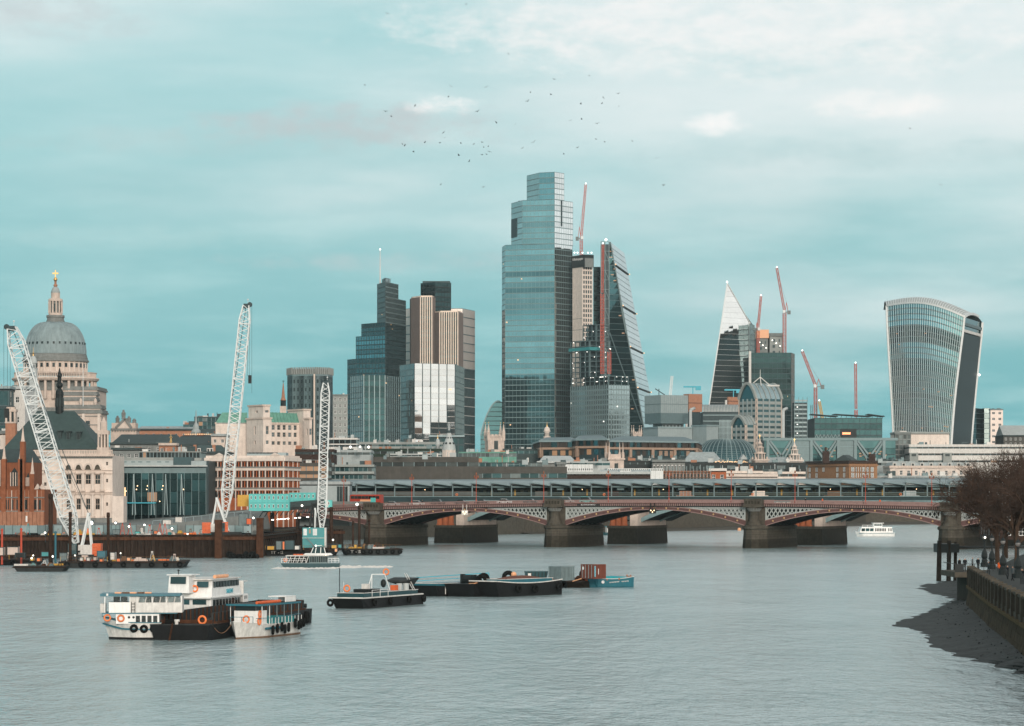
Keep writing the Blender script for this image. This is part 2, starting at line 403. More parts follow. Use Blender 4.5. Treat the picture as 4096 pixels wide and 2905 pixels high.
def curtain(T, f, z0, z1, fh, bw, glass='glass_teal', sp='grey_metal', sph=.18, mul='grey_metal', mw=.25, mo=.35, tilt=.004, lit=0.0, litmat='lit_warm', alt=None):
    nf = max(1, round((z1-z0)/fh)); nb = max(1, round(f.W/bw)); fh = (z1-z0)/nf
    for k in range(nf):
        a = z0+k*fh; gm = glass if not alt else (alt if random.random() < .3 else glass)
        T.part('glass_band', band_mesh(f, a+fh*sph/2, a+fh*(1-sph/2), nb, tilt, gm), gm)
        if sp: frect(T, f, 'spandrel', sp, 0, f.W, a-fh*sph/2, a+fh*sph/2, -.1, .3)
        if lit:
            for i in range(nb):
                if random.random() < lit:
                    frect(T, f, 'lit_window', litmat, (i+.2)*f.W/nb, (i+.2+.5*random.random())*f.W/nb, a+fh*.55, a+fh*.75, .14, .2)
    if mul:
        for i in range(nb+1):
            u = i*f.W/nb; frect(T, f, 'mullion', mul, u-mw/2, u+mw/2, z0, z1, -.1, mo)
WIN = {}
def win_mesh(pane='pane_dark', frame='white_paint', nv=1, nh=1, fw=.09):
    k = (pane, frame, nv, nh, fw)
    if k in WIN: return WIN[k]
    mb = MB(); mb.poly([(-.5,0,-.5),(.5,0,-.5),(.5,0,.5),(-.5,0,.5)]); n0 = 1
    for a in (-.5, .5-fw): mb.box(a,-.06,-.5,a+fw,.0,.5)
    for a in (-.5, .5-fw*.7): mb.box(-.5+fw,-.06,a,.5-fw,.0,a+fw*.7)
    for i in range(1,nv+1): c = -.5+i/(nv+1); mb.box(c-fw*.3,-.05,-.5+fw,c+fw*.3,.0,.5-fw)
    for i in range(1,nh+1): c = -.5+i/(nh+1); mb.box(-.5+fw,-.045,c-fw*.25,.5-fw,.0,c+fw*.25)
    me = mb.mesh('window_'+pane, pane); me.materials.append(M(frame))
    me.polygons.foreach_set('material_index', [0]+[1]*(len(me.polygons)-1)); me.update(); WIN[k] = me; return me
def wall_holes(f, W, z0, z1, ops, reveal, mb=None, u00=0.0):
    mb = mb or MB(); us = sorted({u00,W}|{o[0] for o in ops}|{o[1] for o in ops}); zs = sorted({z0,z1}|{o[2] for o in ops}|{o[3] for o in ops})
    for i in range(len(us)-1):
        for j in range(len(zs)-1):
            cu = (us[i]+us[i+1])/2; cz = (zs[j]+zs[j+1])/2
            if any(o[0]<cu<o[1] and o[2]<cz<o[3] for o in ops): continue
            mb.poly([f.at(us[i],zs[j]), f.at(us[i+1],zs[j]), f.at(us[i+1],zs[j+1]), f.at(us[i],zs[j+1])])
    for a,b,c,d in ops:
        q = [(a,c),(b,c),(b,d),(a,d)]
        for k in range(4):
            p0 = q[k]; p1 = q[(k+1)%4]
            mb.poly([f.at(*p0), f.at(*p1), f.at(*p1,-reveal), f.at(*p0,-reveal)])
    return mb
def windows(T, f, ops, mesh, reveal=.3, name='window', parent=None):
    for a,b,c,d in ops:
        T.pc(name, None, f.at((a+b)/2,(c+d)/2,-reveal), (b-a,1,d-c), f.rz, parent, mesh)
def grid(W, z0, z1, nc, nr, ww, wh, m=.0, sill=.5):
    "nc by nr openings of relative size ww, wh on a wall W wide from z0 to z1"
    cw = (W-2*m)/nc; rh = (z1-z0)/nr; ops = []
    for r in range(nr):
        for c in range(nc):
            u = m+(c+.5)*cw; z = z0+(r+sill)*rh
            ops.append((u-cw*ww/2, u+cw*ww/2, z-rh*wh/2, z+rh*wh/2))
    return ops
def masonry(T, f, z0, z1, mat, ops, mesh=None, reveal=.3, name='wall'):
    o = T.part(name, wall_holes(f, f.W, z0, z1, ops, reveal), mat)
    if ops: windows(T, f, ops, mesh or win_mesh(), reveal, 'window', o)
    return o
def roof_clutter(T, lp, h, n):
    c = sum(lp, Vector((0,0)))/len(lp); f = Face(lp[1],lp[2])
    for i in range(n):
        u = random.uniform(.06,.94)*f.W; w = -random.uniform(1.5,9); a = random.uniform(.3,1.6); b = random.uniform(.4,1.9); r = random.random()
        if r < .6: frect(T, f, 'roof_plant', random.choice(['lead_pale','grey_metal','concrete','white_dirty','grey_dark','slate','terracotta']), u-a, u+a, h-.1, h+b, w-1.2, w)
        elif r < .85: T.part('vent_pipe', MB().cyl(f.at(u,h,w),f.at(u,h+b*1.6,w),.16,.16,6), random.choice(['lead_pale','grey_dark','terracotta']))
        else: T.part('roof_rail', MB().beam(f.at(u,h+1,w),f.at(min(f.W,u+a*5),h+1,w),.09).beam(f.at(u,h,w),f.at(u,h+1,w),.09), 'grey_light')
def block(name, label, poly, ytop, mat, dref=None, fh=4.0, bw=4.0, ww=.5, wh=.55, z0=GZ, zt=None, top='concrete', mesh=None, cat='building', winmat=None, parapet=True, zwin=None, group=None):
    "a plain office or house: walls with recessed windows on the sides in view, a roof slab and a parapet"
    d = dref or min(p.y for p in poly); T = Thing(name, label, cat, loc_of(poly, z0), 0, group); lp = local(poly, T); h = (zt or Z(ytop,d))-z0
    mesh = mesh or win_mesh(*(winmat or ()))
    zl = max(0.0, h-5*fh) if zwin is None else zwin
    for f in faces(T, lp):
        nr = max(1, round((h-zl)/fh)); nc = max(1, round(f.W/bw))
        while nr*nc > 290: nc = int(nc*.9)
        masonry(T, f, 0, h, mat, grid(f.W, zl, h-.3, nc, nr, ww, wh) if ww else [], mesh)
        if parapet: frect(T, f, 'parapet', top, -.2, f.W+.2, h, h+.9, -.5, .25)
    n = len(lp); back = MB()
    for i in range(n):
        f = Face(lp[i], lp[(i+1)%n])
        if not facing(T, f): back.poly([f.at(0,0),f.at(f.W,0),f.at(f.W,h),f.at(0,h)])
    if back.f: T.part('rear_wall', back, mat)
    T.part('roof', MB().prism([(p.x,p.y) for p in lp], h-.4, h-.1), top)
    if parapet and ww: roof_clutter(T, lp, h, 5)
    return T, lp, h
SPEC['glass_mirror'] = ((.90,.90,.885), .03, .98, .08, .05, 0, .04, 0)
# a standing and a walking figure, each one continuous skinned surface
def figure(pose):
    me = bpy.data.meshes.new('figure'); sw = .12 if pose else .04
    v = [(0,0,.95),(0,0,1.2),(0,0,1.42),(0,-.01,1.54),(0,-.02,1.68),(.10,0,.9),(.11,-sw,.5),(.11,sw*.9,.08),(.12,sw*.9-.14,.03),(-.10,0,.9),(-.11,sw,.5),(-.11,-sw*.6,.08),(-.12,-sw*.6-.14,.03),(.2,0,1.4),(.26,.03,1.12),(.2,-.16 if pose else -.02,.9),(-.2,0,1.4),(-.26,.03,1.12),(-.22,-.05,.88)]
    e = [(0,1),(1,2),(2,3),(3,4),(0,5),(5,6),(6,7),(7,8),(0,9),(9,10),(10,11),(11,12),(2,13),(13,14),(14,15),(2,16),(16,17),(17,18)]
    rr = [.17,.16,.19,.065,.105,.1,.075,.055,.05,.1,.075,.055,.05,.085,.065,.045,.085,.065,.045]
    me.from_pydata(v,e,[]); o = bpy.data.objects.new('figure',me); col.objects.link(o); m = o.modifiers.new('skin','SKIN'); s2 = o.modifiers.new('sub','SUBSURF'); s2.levels = 1
    for i, sv in enumerate(me.skin_vertices[0].data): sv.radius = (rr[i],rr[i]*.8); sv.use_root = i == 0
    r = bpy.data.meshes.new_from_object(o.evaluated_get(bpy.context.evaluated_depsgraph_get())); bpy.data.objects.remove(o); return r
FIG = [figure(0), figure(1)]
# ================================================================ river, banks
def water_mat():
    m = bpy.data.materials.new('river_water'); m.use_nodes = True; t = m.node_tree; b = t.nodes['Principled BSDF']
    b.inputs['Base Color'].default_value = (.29,.385,.395,1); b.inputs['Roughness'].default_value = .16; b.inputs['IOR'].default_value = 1.33
    geo = t.nodes.new('ShaderNodeNewGeometry')
    def nz(scale, s3, det, rot=0):
        mp = t.nodes.new('ShaderNodeMapping'); mp.inputs['Scale'].default_value = s3; mp.inputs['Rotation'].default_value = (0,0,rot)
        t.links.new(geo.outputs['Position'], mp.inputs[0])
        n = t.nodes.new('ShaderNodeTexNoise'); n.inputs['Scale'].default_value = scale; n.inputs['Detail'].default_value = det; n.inputs['Roughness'].default_value = .6
        t.links.new(mp.outputs[0], n.inputs['Vector']); return n.outputs['Fac']
    def mth(op, a, q):
        n = t.nodes.new('ShaderNodeMath'); n.operation = op
        for i, w in enumerate((a, q)):
            if isinstance(w, (int, float)): n.inputs[i].default_value = w
            else: t.links.new(w, n.inputs[i])
        return n.outputs[0]
    calm = nz(.012, (1,.5,1), 3, .2)                          # slicks and rougher reaches
    h = mth('ADD', mth('MULTIPLY', nz(.55, (1,.42,1), 4, .25), 1.0), mth('MULTIPLY', nz(.11, (1,.3,1), 3, -.15), 2.2))
    h = mth('ADD', h, mth('MULTIPLY', nz(1.6, (1,.6,1), 2), .35))
    h = mth('MULTIPLY', h, mth('ADD', mth('MULTIPLY', mth('POWER', calm, 2.0), 3.4), .08))
    bp = t.nodes.new('ShaderNodeBump'); bp.inputs['Strength'].default_value = 1.0; bp.inputs['Distance'].default_value = .62
    t.links.new(h, bp.inputs['Height']); t.links.new(bp.outputs[0], b.inputs['Normal'])
    MATS['river_water'] = m
water_mat()
NB = [(-170,-3000),(-160,-400),(-150,400),(-137,640),(-137,705),(-61,712),(-58,806),(-64,892),(-62,1000),(5,1200),(75,1345),(120,1420),(205,1680),(330,1750),(640,1785)]
SB = [(-40,-3000),(4,-150),(27,100),(45,254),(57.6,364),(66,400),(92,520),(140,690),(176,802),(225,1000),(330,1400),(480,1785)]
struct('river', MB().poly([(-3000,-3000,0),(3000,-3000,0),(3000,2400,0),(-3000,2400,0)]), 'river_water')
gm = MB()
for (a, b) in zip(NB, NB[1:]): gm.poly([(-30000,a[1],GZ-.8),(a[0],a[1],GZ-.8),(b[0],b[1],GZ-.8),(-30000,b[1],GZ-.8)])
for (a, b) in zip(SB, SB[1:]): gm.poly([(a[0],a[1],4.4),(30000,a[1],4.4),(30000,b[1],4.4),(b[0],b[1],4.4)])
gm.poly([(-30000,1785,GZ-.8),(30000,1785,GZ-.8),(30000,40000,GZ-.8),(-30000,40000,GZ-.8)])
gm.poly([(-30000,-30000,GZ-.8),(30000,-30000,GZ-.8),(30000,-3000,GZ-.8),(-30000,-3000,GZ-.8)])
struct('ground', gm, 'ground')
rw = MB()
for (a, b) in zip(NB[6:], NB[7:]): rw.poly([(a[0],a[1],-1),(b[0],b[1],-1),(b[0],b[1],9.6 if b[1] > 1000 else 6.3),(a[0],a[1],9.6 if a[1] > 1000 else 6.3)])
struct('north_river_wall', rw, 'stone_dark')
fs = MB()                                                # strip of foreshore below the far north bank
fp = [(10,1195),(82,1325),(130,1392),(216,1650),(340,1722)]
for (a, b) in zip(fp, fp[1:]): fs.poly([(a[0]-14,a[1]+18,1.3),(b[0]-14,b[1]+18,1.3),(b[0],b[1]-12,-.15),(a[0],a[1]-12,-.15)])
struct('far_foreshore', fs, 'stone_dark')

# ================================================================ road bridge
BA = R(-20); BL = (42.1, 850.0)
PIERS = [-89.0,-30.9,30.15,87.3]; ENDS = [-146.5] + PIERS + [141.5]
def par(s): return 14.12 - 1.15*(s/88.0)**2
def bpt(s, y): return (BL[0]+s*math.cos(BA)-y*math.sin(BA), BL[1]+s*math.sin(BA)+y*math.cos(BA))
def bs(px, y=0.0):
    "distance along the bridge seen at photo column px, y metres behind its front"
    t = (px-CX)/F; ox = BL[0]-y*math.sin(BA); oy = BL[1]+y*math.cos(BA)
    return (t*oy-ox)/(math.cos(BA)-t*math.sin(BA))
B = Thing('road_bridge', 'red and white iron arch bridge on stone piers crossing the river', 'bridge', (BL[0],BL[1],0), BA)
WB = 31.0
dk = MB()
for i in range(36):
    s0 = -146.5+i*8; s1 = s0+8; dk.hexa([(s0,.9,par(s0)-2.1),(s1,.9,par(s1)-2.1),(s1,WB,par(s1)-2.1),(s0,WB,par(s0)-2.1),(s0,.9,par(s0)-1.0),(s1,.9,par(s1)-1.0),(s1,WB,par(s1)-1.0),(s0,WB,par(s0)-1.0)])
B.part('deck', dk, 'asphalt')
for k in range(5):
    e0, e1 = ENDS[k], ENDS[k+1]; a = e0+2.9; b = e1-2.9; c = (a+b)/2; hw = (b-a)/2
    if k == 0: a += 1.5
    zs, zc = 6.4, min(par(c)-3.0, 11.15)
    def arch(s): return zs+(zc-zs)*(1-((s-c)/hw)**2)
    def thick(s): return 1.05+.65*((s-c)/hw)**2
    N = 36; S_ = [c-hw+2*hw*i/N for i in range(N+1)]
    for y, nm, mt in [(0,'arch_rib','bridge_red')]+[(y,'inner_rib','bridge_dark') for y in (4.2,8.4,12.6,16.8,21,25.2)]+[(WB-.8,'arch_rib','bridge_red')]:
        rib = MB(); rib.loft([[(s,y,arch(s)),(s,y+.8,arch(s)),(s,y+.8,arch(s)+thick(s)),(s,y,arch(s)+thick(s))] for s in S_])
        ro = B.part(nm, rib, mt)
        if y == 0:
            fl = MB(); fl.loft([[(s,-.16,arch(s)),(s,-.003,arch(s)),(s,-.003,arch(s)+.2),(s,-.16,arch(s)+.2)] for s in S_])
            fl.loft([[(s,-.16,arch(s)+thick(s)-.2),(s,-.003,arch(s)+thick(s)-.2),(s,-.003,arch(s)+thick(s)),(s,-.16,arch(s)+thick(s))] for s in S_])
            B.part('flange', fl, 'bridge_pink', ro)
            bo = MB().ball((0,0,0),.3,8,5).mesh('boss','boss',True)
            nb_ = 15
            for i in range(nb_):
                s = a+(b-a)*(i+.7)/(nb_+.4); z = arch(s)+thick(s)/2
                B.pc('boss', None, (s,-.02,z), (1,.7,1), 0, ro, bo)
    for sg in (-1, 1):                                     # lattice spandrels
        sA = c+sg*hw; lt = MB(); pitch = 1.22
        def top(s): return par(s)-2.14
        def bot(s): return arch(s)+thick(s)+.02
        for fam in (-1, 1):
            for i in range(-30, 60):
                q0 = None; last = None
                for j in range(0, 150):
                    z = 5.8+j*.055; s = sA - sg*(i*pitch) + fam*sg*(z-6)*.62
                    ins = abs(s-c) <= hw-.2 and bot(s) <= z <= top(s) and abs(s-c) > hw*.3
                    if ins and q0 is None: q0 = (s,z)
                    if ins: last = (s,z)
                    if (not ins or j == 149) and q0:
                        if last and last[1]-q0[1] > .12: lt.beam((q0[0],.3+.06*fam,q0[1]),(last[0],.3+.06*fam,last[1]),.3,.1,(0,1,0)) if False else lt.beam((q0[0],.3+.06*fam,q0[1]),(last[0],.3+.06*fam,last[1]),.10,.22)
                        q0 = None
        lt.box(min(sA,sA-sg*.45),.15,bot(sA-sg*.3)-.2,max(sA,sA-sg*.45),.5,top(sA))
        ss = [sA-sg*hw*.72*i/14 for i in range(15)]
        lt.loft([[(s,.16,top(s)-.28),(s,.5,top(s)-.28),(s,.5,top(s)+.02),(s,.16,top(s)+.02)] for s in ss])
        lt.loft([[(s,.16,bot(s)-.06),(s,.5,bot(s)-.06),(s,.5,bot(s)+.22),(s,.16,bot(s)+.22)] for s in ss])
        B.part('lattice_spandrel', lt, 'bridge_white', kind='stuff')
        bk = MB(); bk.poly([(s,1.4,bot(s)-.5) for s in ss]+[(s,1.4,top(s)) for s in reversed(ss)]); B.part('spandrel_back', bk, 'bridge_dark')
    cb = MB(); pb = MB(); br = MB(); sp_ = [e0+2.5+(e1-e0-5)*i/12 for i in range(13)]
    cb.loft([[(s,-.25,par(s)-2.12),(s,.9,par(s)-2.12),(s,.9,par(s)-1.86),(s,-.25,par(s)-1.86)] for s in sp_])
    cb.loft([[(s,.12,par(s)-1.86),(s,.9,par(s)-1.86),(s,.9,par(s)-1.2),(s,.12,par(s)-1.2)] for s in sp_])
    co = B.part('cornice', cb, 'bridge_dark')
    pb.loft([[(s,-.45,par(s)-1.2),(s,.7,par(s)-1.2),(s,.7,par(s)-.95),(s,-.45,par(s)-.95)] for s in sp_])
    B.part('ledge', pb, 'bridge_red')
    s = e0+2.7
    while s < e1-2.7: br.box(s,-.3,par(s)-1.86,s+.3,.12,par(s)-1.2); s += .62
    B.part('bracket_row', br, 'bridge_pink', co, kind='stuff')
    rl = MB(); bal = MB()
    rl.loft([[(s,-.2,par(s)-.2),(s,.25,par(s)-.2),(s,.25,par(s)),(s,-.2,par(s))] for s in sp_])
    rl.loft([[(s,-.15,par(s)-.95),(s,.2,par(s)-.95),(s,.2,par(s)-.8),(s,-.15,par(s)-.8)] for s in sp_])
    s = e0+2.6
    while s < e1-2.6: bal.box(s,-.06,par(s)-.8,s+.16,.12,par(s)-.2); s += .42
    ro = B.part('parapet_rail', rl, 'bridge_pink'); B.part('baluster_row', bal, 'bridge_pink', ro, kind='stuff')
    bp_ = MB().loft([[(s,WB-.3,par(s)-1.2),(s,WB,par(s)-1.2),(s,WB,par(s)),(s,WB-.3,par(s))] for s in sp_]); B.part('parapet_rail', bp_, 'bridge_pink')
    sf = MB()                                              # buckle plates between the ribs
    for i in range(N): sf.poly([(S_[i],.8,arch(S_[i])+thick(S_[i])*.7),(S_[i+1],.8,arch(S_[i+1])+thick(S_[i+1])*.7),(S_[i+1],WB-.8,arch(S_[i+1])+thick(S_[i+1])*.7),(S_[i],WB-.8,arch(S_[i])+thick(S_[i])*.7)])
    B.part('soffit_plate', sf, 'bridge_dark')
for k, s in enumerate(PIERS):
    z6 = 6.3
    def ring(w, n, z, y1=34.0): return [(s-w,0,z),(s-w*.55,-n*.75,z),(s,-n,z),(s+w*.55,-n*.75,z),(s+w,0,z),(s+w,y1,z),(s-w,y1,z)]
    po = B.part('pier', MB().loft([ring(3.9,4.5,-1.5),ring(3.4,3.8,z6-.9)]), 'stone_wet')
    for q in range(9):
        za = -.9+q*.7; e = random.uniform(-.03,.05)+.06; B.part('stone_course', MB().loft([ring(3.9-.5*(za+1.5)/7+e,4.5-.7*(za+1.5)/7+e,za+.03,34+e),ring(3.9-.5*(za+2.2)/7+e,4.5-.7*(za+2.2)/7+e,za+.66,34+e)]), 'stone_wet' if za < 2.2+.8*(k%2) else 'stone_dark', po)
    B.part('pier_upper', MB().loft([ring(3.5,3.9,z6-1.0),ring(3.5,3.9,z6-.9),ring(3.9,4.4,z6-.6),ring(3.9,4.4,z6),ring(3.0,3.0,z6+.5)]), 'stone_dark', po)
    B.part('pier_body', MB().box(s-2.95,.1,z6+.3,s+2.95,WB,par(s)-2.2), 'stone_dark', po)
    col_ = MB().lathe([(2.1,z6+.4),(2.1,z6+.9),(1.75,z6+1.2),(1.75,z6+1.6),(1.4,z6+1.7),(1.32,par(s)-3.5),(1.4,par(s)-3.45),(1.45,par(s)-3.3),(1.7,par(s)-2.9),(2.2,par(s)-2.3),(2.25,par(s)-2.1)], 20, (s,-1.1))
    B.part('column', col_, 'stone_dark', po, True)
    leaf = MB()
    for i in range(14):
        t = math.pi+math.pi*i/13; leaf.beam((s+1.5*math.cos(t),-1.1+1.5*math.sin(t),par(s)-3.25),(s+2.05*math.cos(t),-1.1+2.05*math.sin(t),par(s)-2.4),.28)
    B.part('capital', leaf, 'stone_grey', po)
    rf = MB().box(s-2.9,-3.4,par(s)-2.1,s+2.9,1.0,par(s)-1.6); rf.box(s-2.6,-3.1,par(s)-1.6,s+2.6,-2.7,par(s)+.1)
    rf.box(s-2.6,-2.7,par(s)-1.6,s-2.2,.8,par(s)+.1); rf.box(s+2.2,-2.7,par(s)-1.6,s+2.6,.8,par(s)+.1); rf.box(s-2.8,-3.3,par(s)+.1,s+2.8,-2.6,par(s)+.35)
    ro = B.part('refuge', rf, 'stone_dark', po)
    for i in range(5): B.bx('recess', 'stone_wet', s-2.2+i*.92,-3.13,par(s)-1.2,s-1.55+i*.92,-3.09,par(s)-.3, ro)
for s, sg in ((-149.5,-1),(144.5,1)):
    B.part('abutment', MB().box(s-4,-3,-1,s+4,WB+2,par(s)-.2), 'stone_dark')
sg_ = B.part('name_board', MB().box(bs(2310),-.5,par(-24)-1.72,bs(2400),-.34,par(-24)-1.28), 'black_iron')
tm = text_mesh('BLACKFRIARS BRIDGE', .46, 'white_paint', depth=.01); lo = B.part('lettering', tm, None, sg_); lo.location = ((bs(2310)+bs(2400))/2,-.52,par(-24)-1.5)
for sx, w in ((bs(1862),0),(bs(2613),1)):                     # navigation lights hung at the crowns
    z = par(sx)-3.2
    nb_ = B.part('navigation_board', MB().box(sx-1,-.7,z-.9,sx+1,-.5,z+.5).beam((sx-.6,-.6,z+.5),(sx-.6,-.6,z+2.2),.15).beam((sx+.6,-.6,z+.5),(sx+.6,-.6,z+2.2),.15), 'white_dirty' if w == 0 else 'black_iron')
    for dx, dz in ((-.5,0),(.5,0),(0,-.5)): B.part('signal_lamp', MB().ball((sx+dx,-.78,z+dz),.16,8,5), 'lamp_warm', nb_)

# ================================================================ railway bridge behind it
RL = (BL[0]+25.5, BL[1]+70.0)
def rs(px, y=0.0):
    t = (px-CX)/F; ox = RL[0]-y*math.sin(BA); oy = RL[1]+y*math.cos(BA); return (t*oy-ox)/(math.cos(BA)-t*math.sin(BA))
Q = Thing('railway_bridge', 'grey steel railway bridge with sawtooth glass canopy roof behind the red bridge', 'bridge', (RL[0],RL[1],0), BA)
s0, s1 = rs(1290), rs(4020)
Q.part('deck', MB().box(s0,0,13.9,s1,30,14.9), 'grey_dark')
Q.part('edge_girder', MB().box(s0,-.5,13.4,s1,-.1,15.1), 'grey_dark'); Q.part('edge_ledge', MB().box(s0,-.8,14.95,s1,-.52,15.2), 'steel_teal')
Q.part('handrail', MB().box(s0,-.3,16.2,s1,-.2,16.32).box(s0,-.3,15.75,s1,-.2,15.8), 'steel_teal')
Q.part('fascia_beam', MB().box(s0,.6,18.0,s1,.9,18.5), 'steel_teal')
Q.part('rear_beam', MB().box(s0,22,16.9,s1,22.5,18.6), 'grey_dark')
pit = 6.85; n = int((s1-rs(1200))/pit)
cv = MB().slab([(0,-1.6,19.75),(pit*1.02,-1.6,18.75),(pit*1.02,3.0,20.0),(0,3.0,20.35)], .16).mesh('canopy_panel','canopy')
cv2 = MB().slab([(0,3.05,20.38),(pit*.97,3.05,20.03),(pit*.97,27,20.9),(0,27,20.9)], .16).mesh('solar_panel','grey_metal')
ed = MB().hexa([(0,-1.75,19.5),(pit*1.02,-1.75,18.5),(pit*1.02,-1.6,18.5),(0,-1.6,19.5),(0,-1.75,19.85),(pit*1.02,-1.75,18.85),(pit*1.02,-1.6,18.85),(0,-1.6,19.85)]).mesh('canopy_edge','grey_light')
un = MB().slab([(0,-1.0,19.25),(pit*.98,-1.0,18.3),(pit*.98,27,18.6),(0,27,18.6)], .1).mesh('canopy_soffit','grey_dark')
for i in range(n):
    s = rs(1200)+i*pit
    for nm, me in (('canopy_panel',cv),('solar_panel',cv2),('canopy_edge',ed),('canopy_soffit',un)): Q.pc(nm, None, (s,0,0), (1,1,1), 0, None, me)
    if s > s0+1: Q.bx('post', 'grey_light', s-.16,-.15,14.9,s+.16,.17,18.9)
    if i % 3 == 1 and s > rs(1900): Q.bx('platform_sign', 'steel_teal', s+1.2,2,17.2,s+3.5,2.1,17.8)
    if s > rs(1650) and i % 4 == 2:
        Q.part('platform_lamp', MB().ball((s+2.9,2.5,17.35),.13,8,5), 'lamp_warm')
for px in (1829,2418,3012,3603): s = rs(px); Q.part('lifebuoy', MB().torus((s,-.4,15.75),(0,1,0),.33,.11), 'orange')
for s in (-89.6,-30.6,29.4,88.4):
    po = Q.part('pier', MB().loft([[(s-4.6,-13,-1),(s+5.6,-13,-1),(s+5.6,20,-1),(s-4.6,20,-1)],[(s-4.3,-12.6,5.0),(s+5.2,-12.6,5.0),(s+5.2,20,5.0),(s-4.3,20,5.0)]]), 'stone_wet')
    Q.part('pier_cap', MB().box(s-4.6,-12.9,5.0,s+5.4,20,5.8), 'stone_dark', po)
    for i in range(3): Q.part('old_column', MB().lathe([(1.15,5.8),(1.15,6.2),(.95,6.3),(.9,10.6),(1.1,10.8),(1.1,11.4)],14,(s-3.2+i*1.9,-11)), 'brick_orange', po, True)
    Q.part('pier_shaft', MB().box(s+2.6,-11.5,5.8,s+5.2,19,11.4), 'stone', po)
    rb = MB(); pr = MB(); NS = 14; sp = 50.0; a = s+4.5
    def zz(u): return 6.6+5.9*(1-(2*u-1)**2)
    for y in (-8.0, 12.0):
        rb.loft([[(a+sp*i/NS,y,zz(i/NS)),(a+sp*i/NS,y+.7,zz(i/NS)),(a+sp*i/NS,y+.7,zz(i/NS)+1.4),(a+sp*i/NS,y,zz(i/NS)+1.4)] for i in range(NS+1)])
        for i in range(NS+1): pr.box(a+sp*i/NS-.2,y+.1,zz(i/NS)+1.3,a+sp*i/NS+.2,y+.5,13.6)
        pr.box(a,y,13.2,a+sp,y+.6,13.9)
    Q.part('arch_rib', rb, 'steel_teal'); Q.part('arch_post', pr, 'steel_teal', kind='stuff')
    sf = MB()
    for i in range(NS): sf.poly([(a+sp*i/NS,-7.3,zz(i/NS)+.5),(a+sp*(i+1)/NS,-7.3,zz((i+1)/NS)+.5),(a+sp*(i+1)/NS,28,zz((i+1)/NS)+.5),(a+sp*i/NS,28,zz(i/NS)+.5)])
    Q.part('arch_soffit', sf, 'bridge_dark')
# trains standing in the station
k = 0
for px in (1905,2190,2475,2765,3060,3360,3665):
    a = rs(px,6); b = a+19.6
    ox, oy = RL[0]-6*math.sin(BA)+a*math.cos(BA), RL[1]+6*math.cos(BA)+a*math.sin(BA)
    words = ['leftmost','second','third','fourth','fifth','sixth','rightmost'][k]; k += 1
    C = Thing('train_carriage', f'olive grey train carriage in the bridge station, {words} of the row from the left', 'train', (ox,oy,14.9), BA, 'train carriages under the canopy')
    C.part('body', MB().loft([[(0,0,.5),(19.6,0,.5),(19.6,2.8,.5),(0,2.8,.5)],[(0,-.05,2.0),(19.6,-.05,2.0),(19.6,2.85,2.0),(0,2.85,2.0)],[(0,.3,3.5),(19.6,.3,3.5),(19.6,2.5,3.5),(0,2.5,3.5)]]), 'train')
    C.part('underframe', MB().box(1,.3,.05,18.6,2.5,.5), 'black_iron')
    for i in range(7): C.bx('window', 'pane_dark', 1.0+i*2.6,-.09,1.55,2.5+i*2.6,-.03,2.45)
    for i in (5.2,13.4): C.bx('door', 'yellow', i,-.1,.55,i+.5,-.02,2.6)
# ================================================================ the towers of the city
def stack(T, tiers, **kw):
    "tiers: (outline [(px, distance)...] anticlockwise, photo height of its top, options)"
    zb = 0.0
    for poly, yt, opt in tiers:
        lp = local(pts(*poly), T); d = min(p[1] for p in poly); z1 = Z(yt,d)-T.loc.z
        T.part('core', MB().prism([(p.x,p.y) for p in lp], zb, z1), 'core')
        k = dict(kw); k.update(opt or {})
        for i, f in enumerate(faces(T, lp)):
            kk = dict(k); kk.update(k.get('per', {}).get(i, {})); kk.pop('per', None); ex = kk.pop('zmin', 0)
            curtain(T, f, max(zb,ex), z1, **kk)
        zb = z1
    return zb
def tower(name, label, tiers, **kw):
    T = Thing(name, label, 'tower', loc_of(pts(*tiers[0][0]))); stack(T, tiers, **kw); return T
def lattice(mb, p, q, w, n, bar=.18, up=None, diag=None):
    "a square lattice boom from p to q"
    p = Vector(p); q = Vector(q); d = (q-p).normalized(); u = Vector(up) if up else (Vector((0,0,1)) if abs(d.z) < .9 else Vector((0,1,0)))
    a = d.cross(u).normalized()*w/2; b = a.cross(d).normalized()*w/2; cs = [a+b, a-b, -a-b, -a+b]
    for c in cs: mb.beam(p+c, q+c, bar)
    for i in range(n):
        r0 = p+(q-p)*i/n; r1 = p+(q-p)*(i+1)/n
        for k in range(4):
            c0, c1 = cs[k], cs[(k+1)%4]
            if i % 2: c0, c1 = c1, c0
            mb.beam(r0+c0, r1+c1, bar*(diag or .7)); mb.beam(r0+c0, r0+c1, bar*(diag or .7))
    return mb
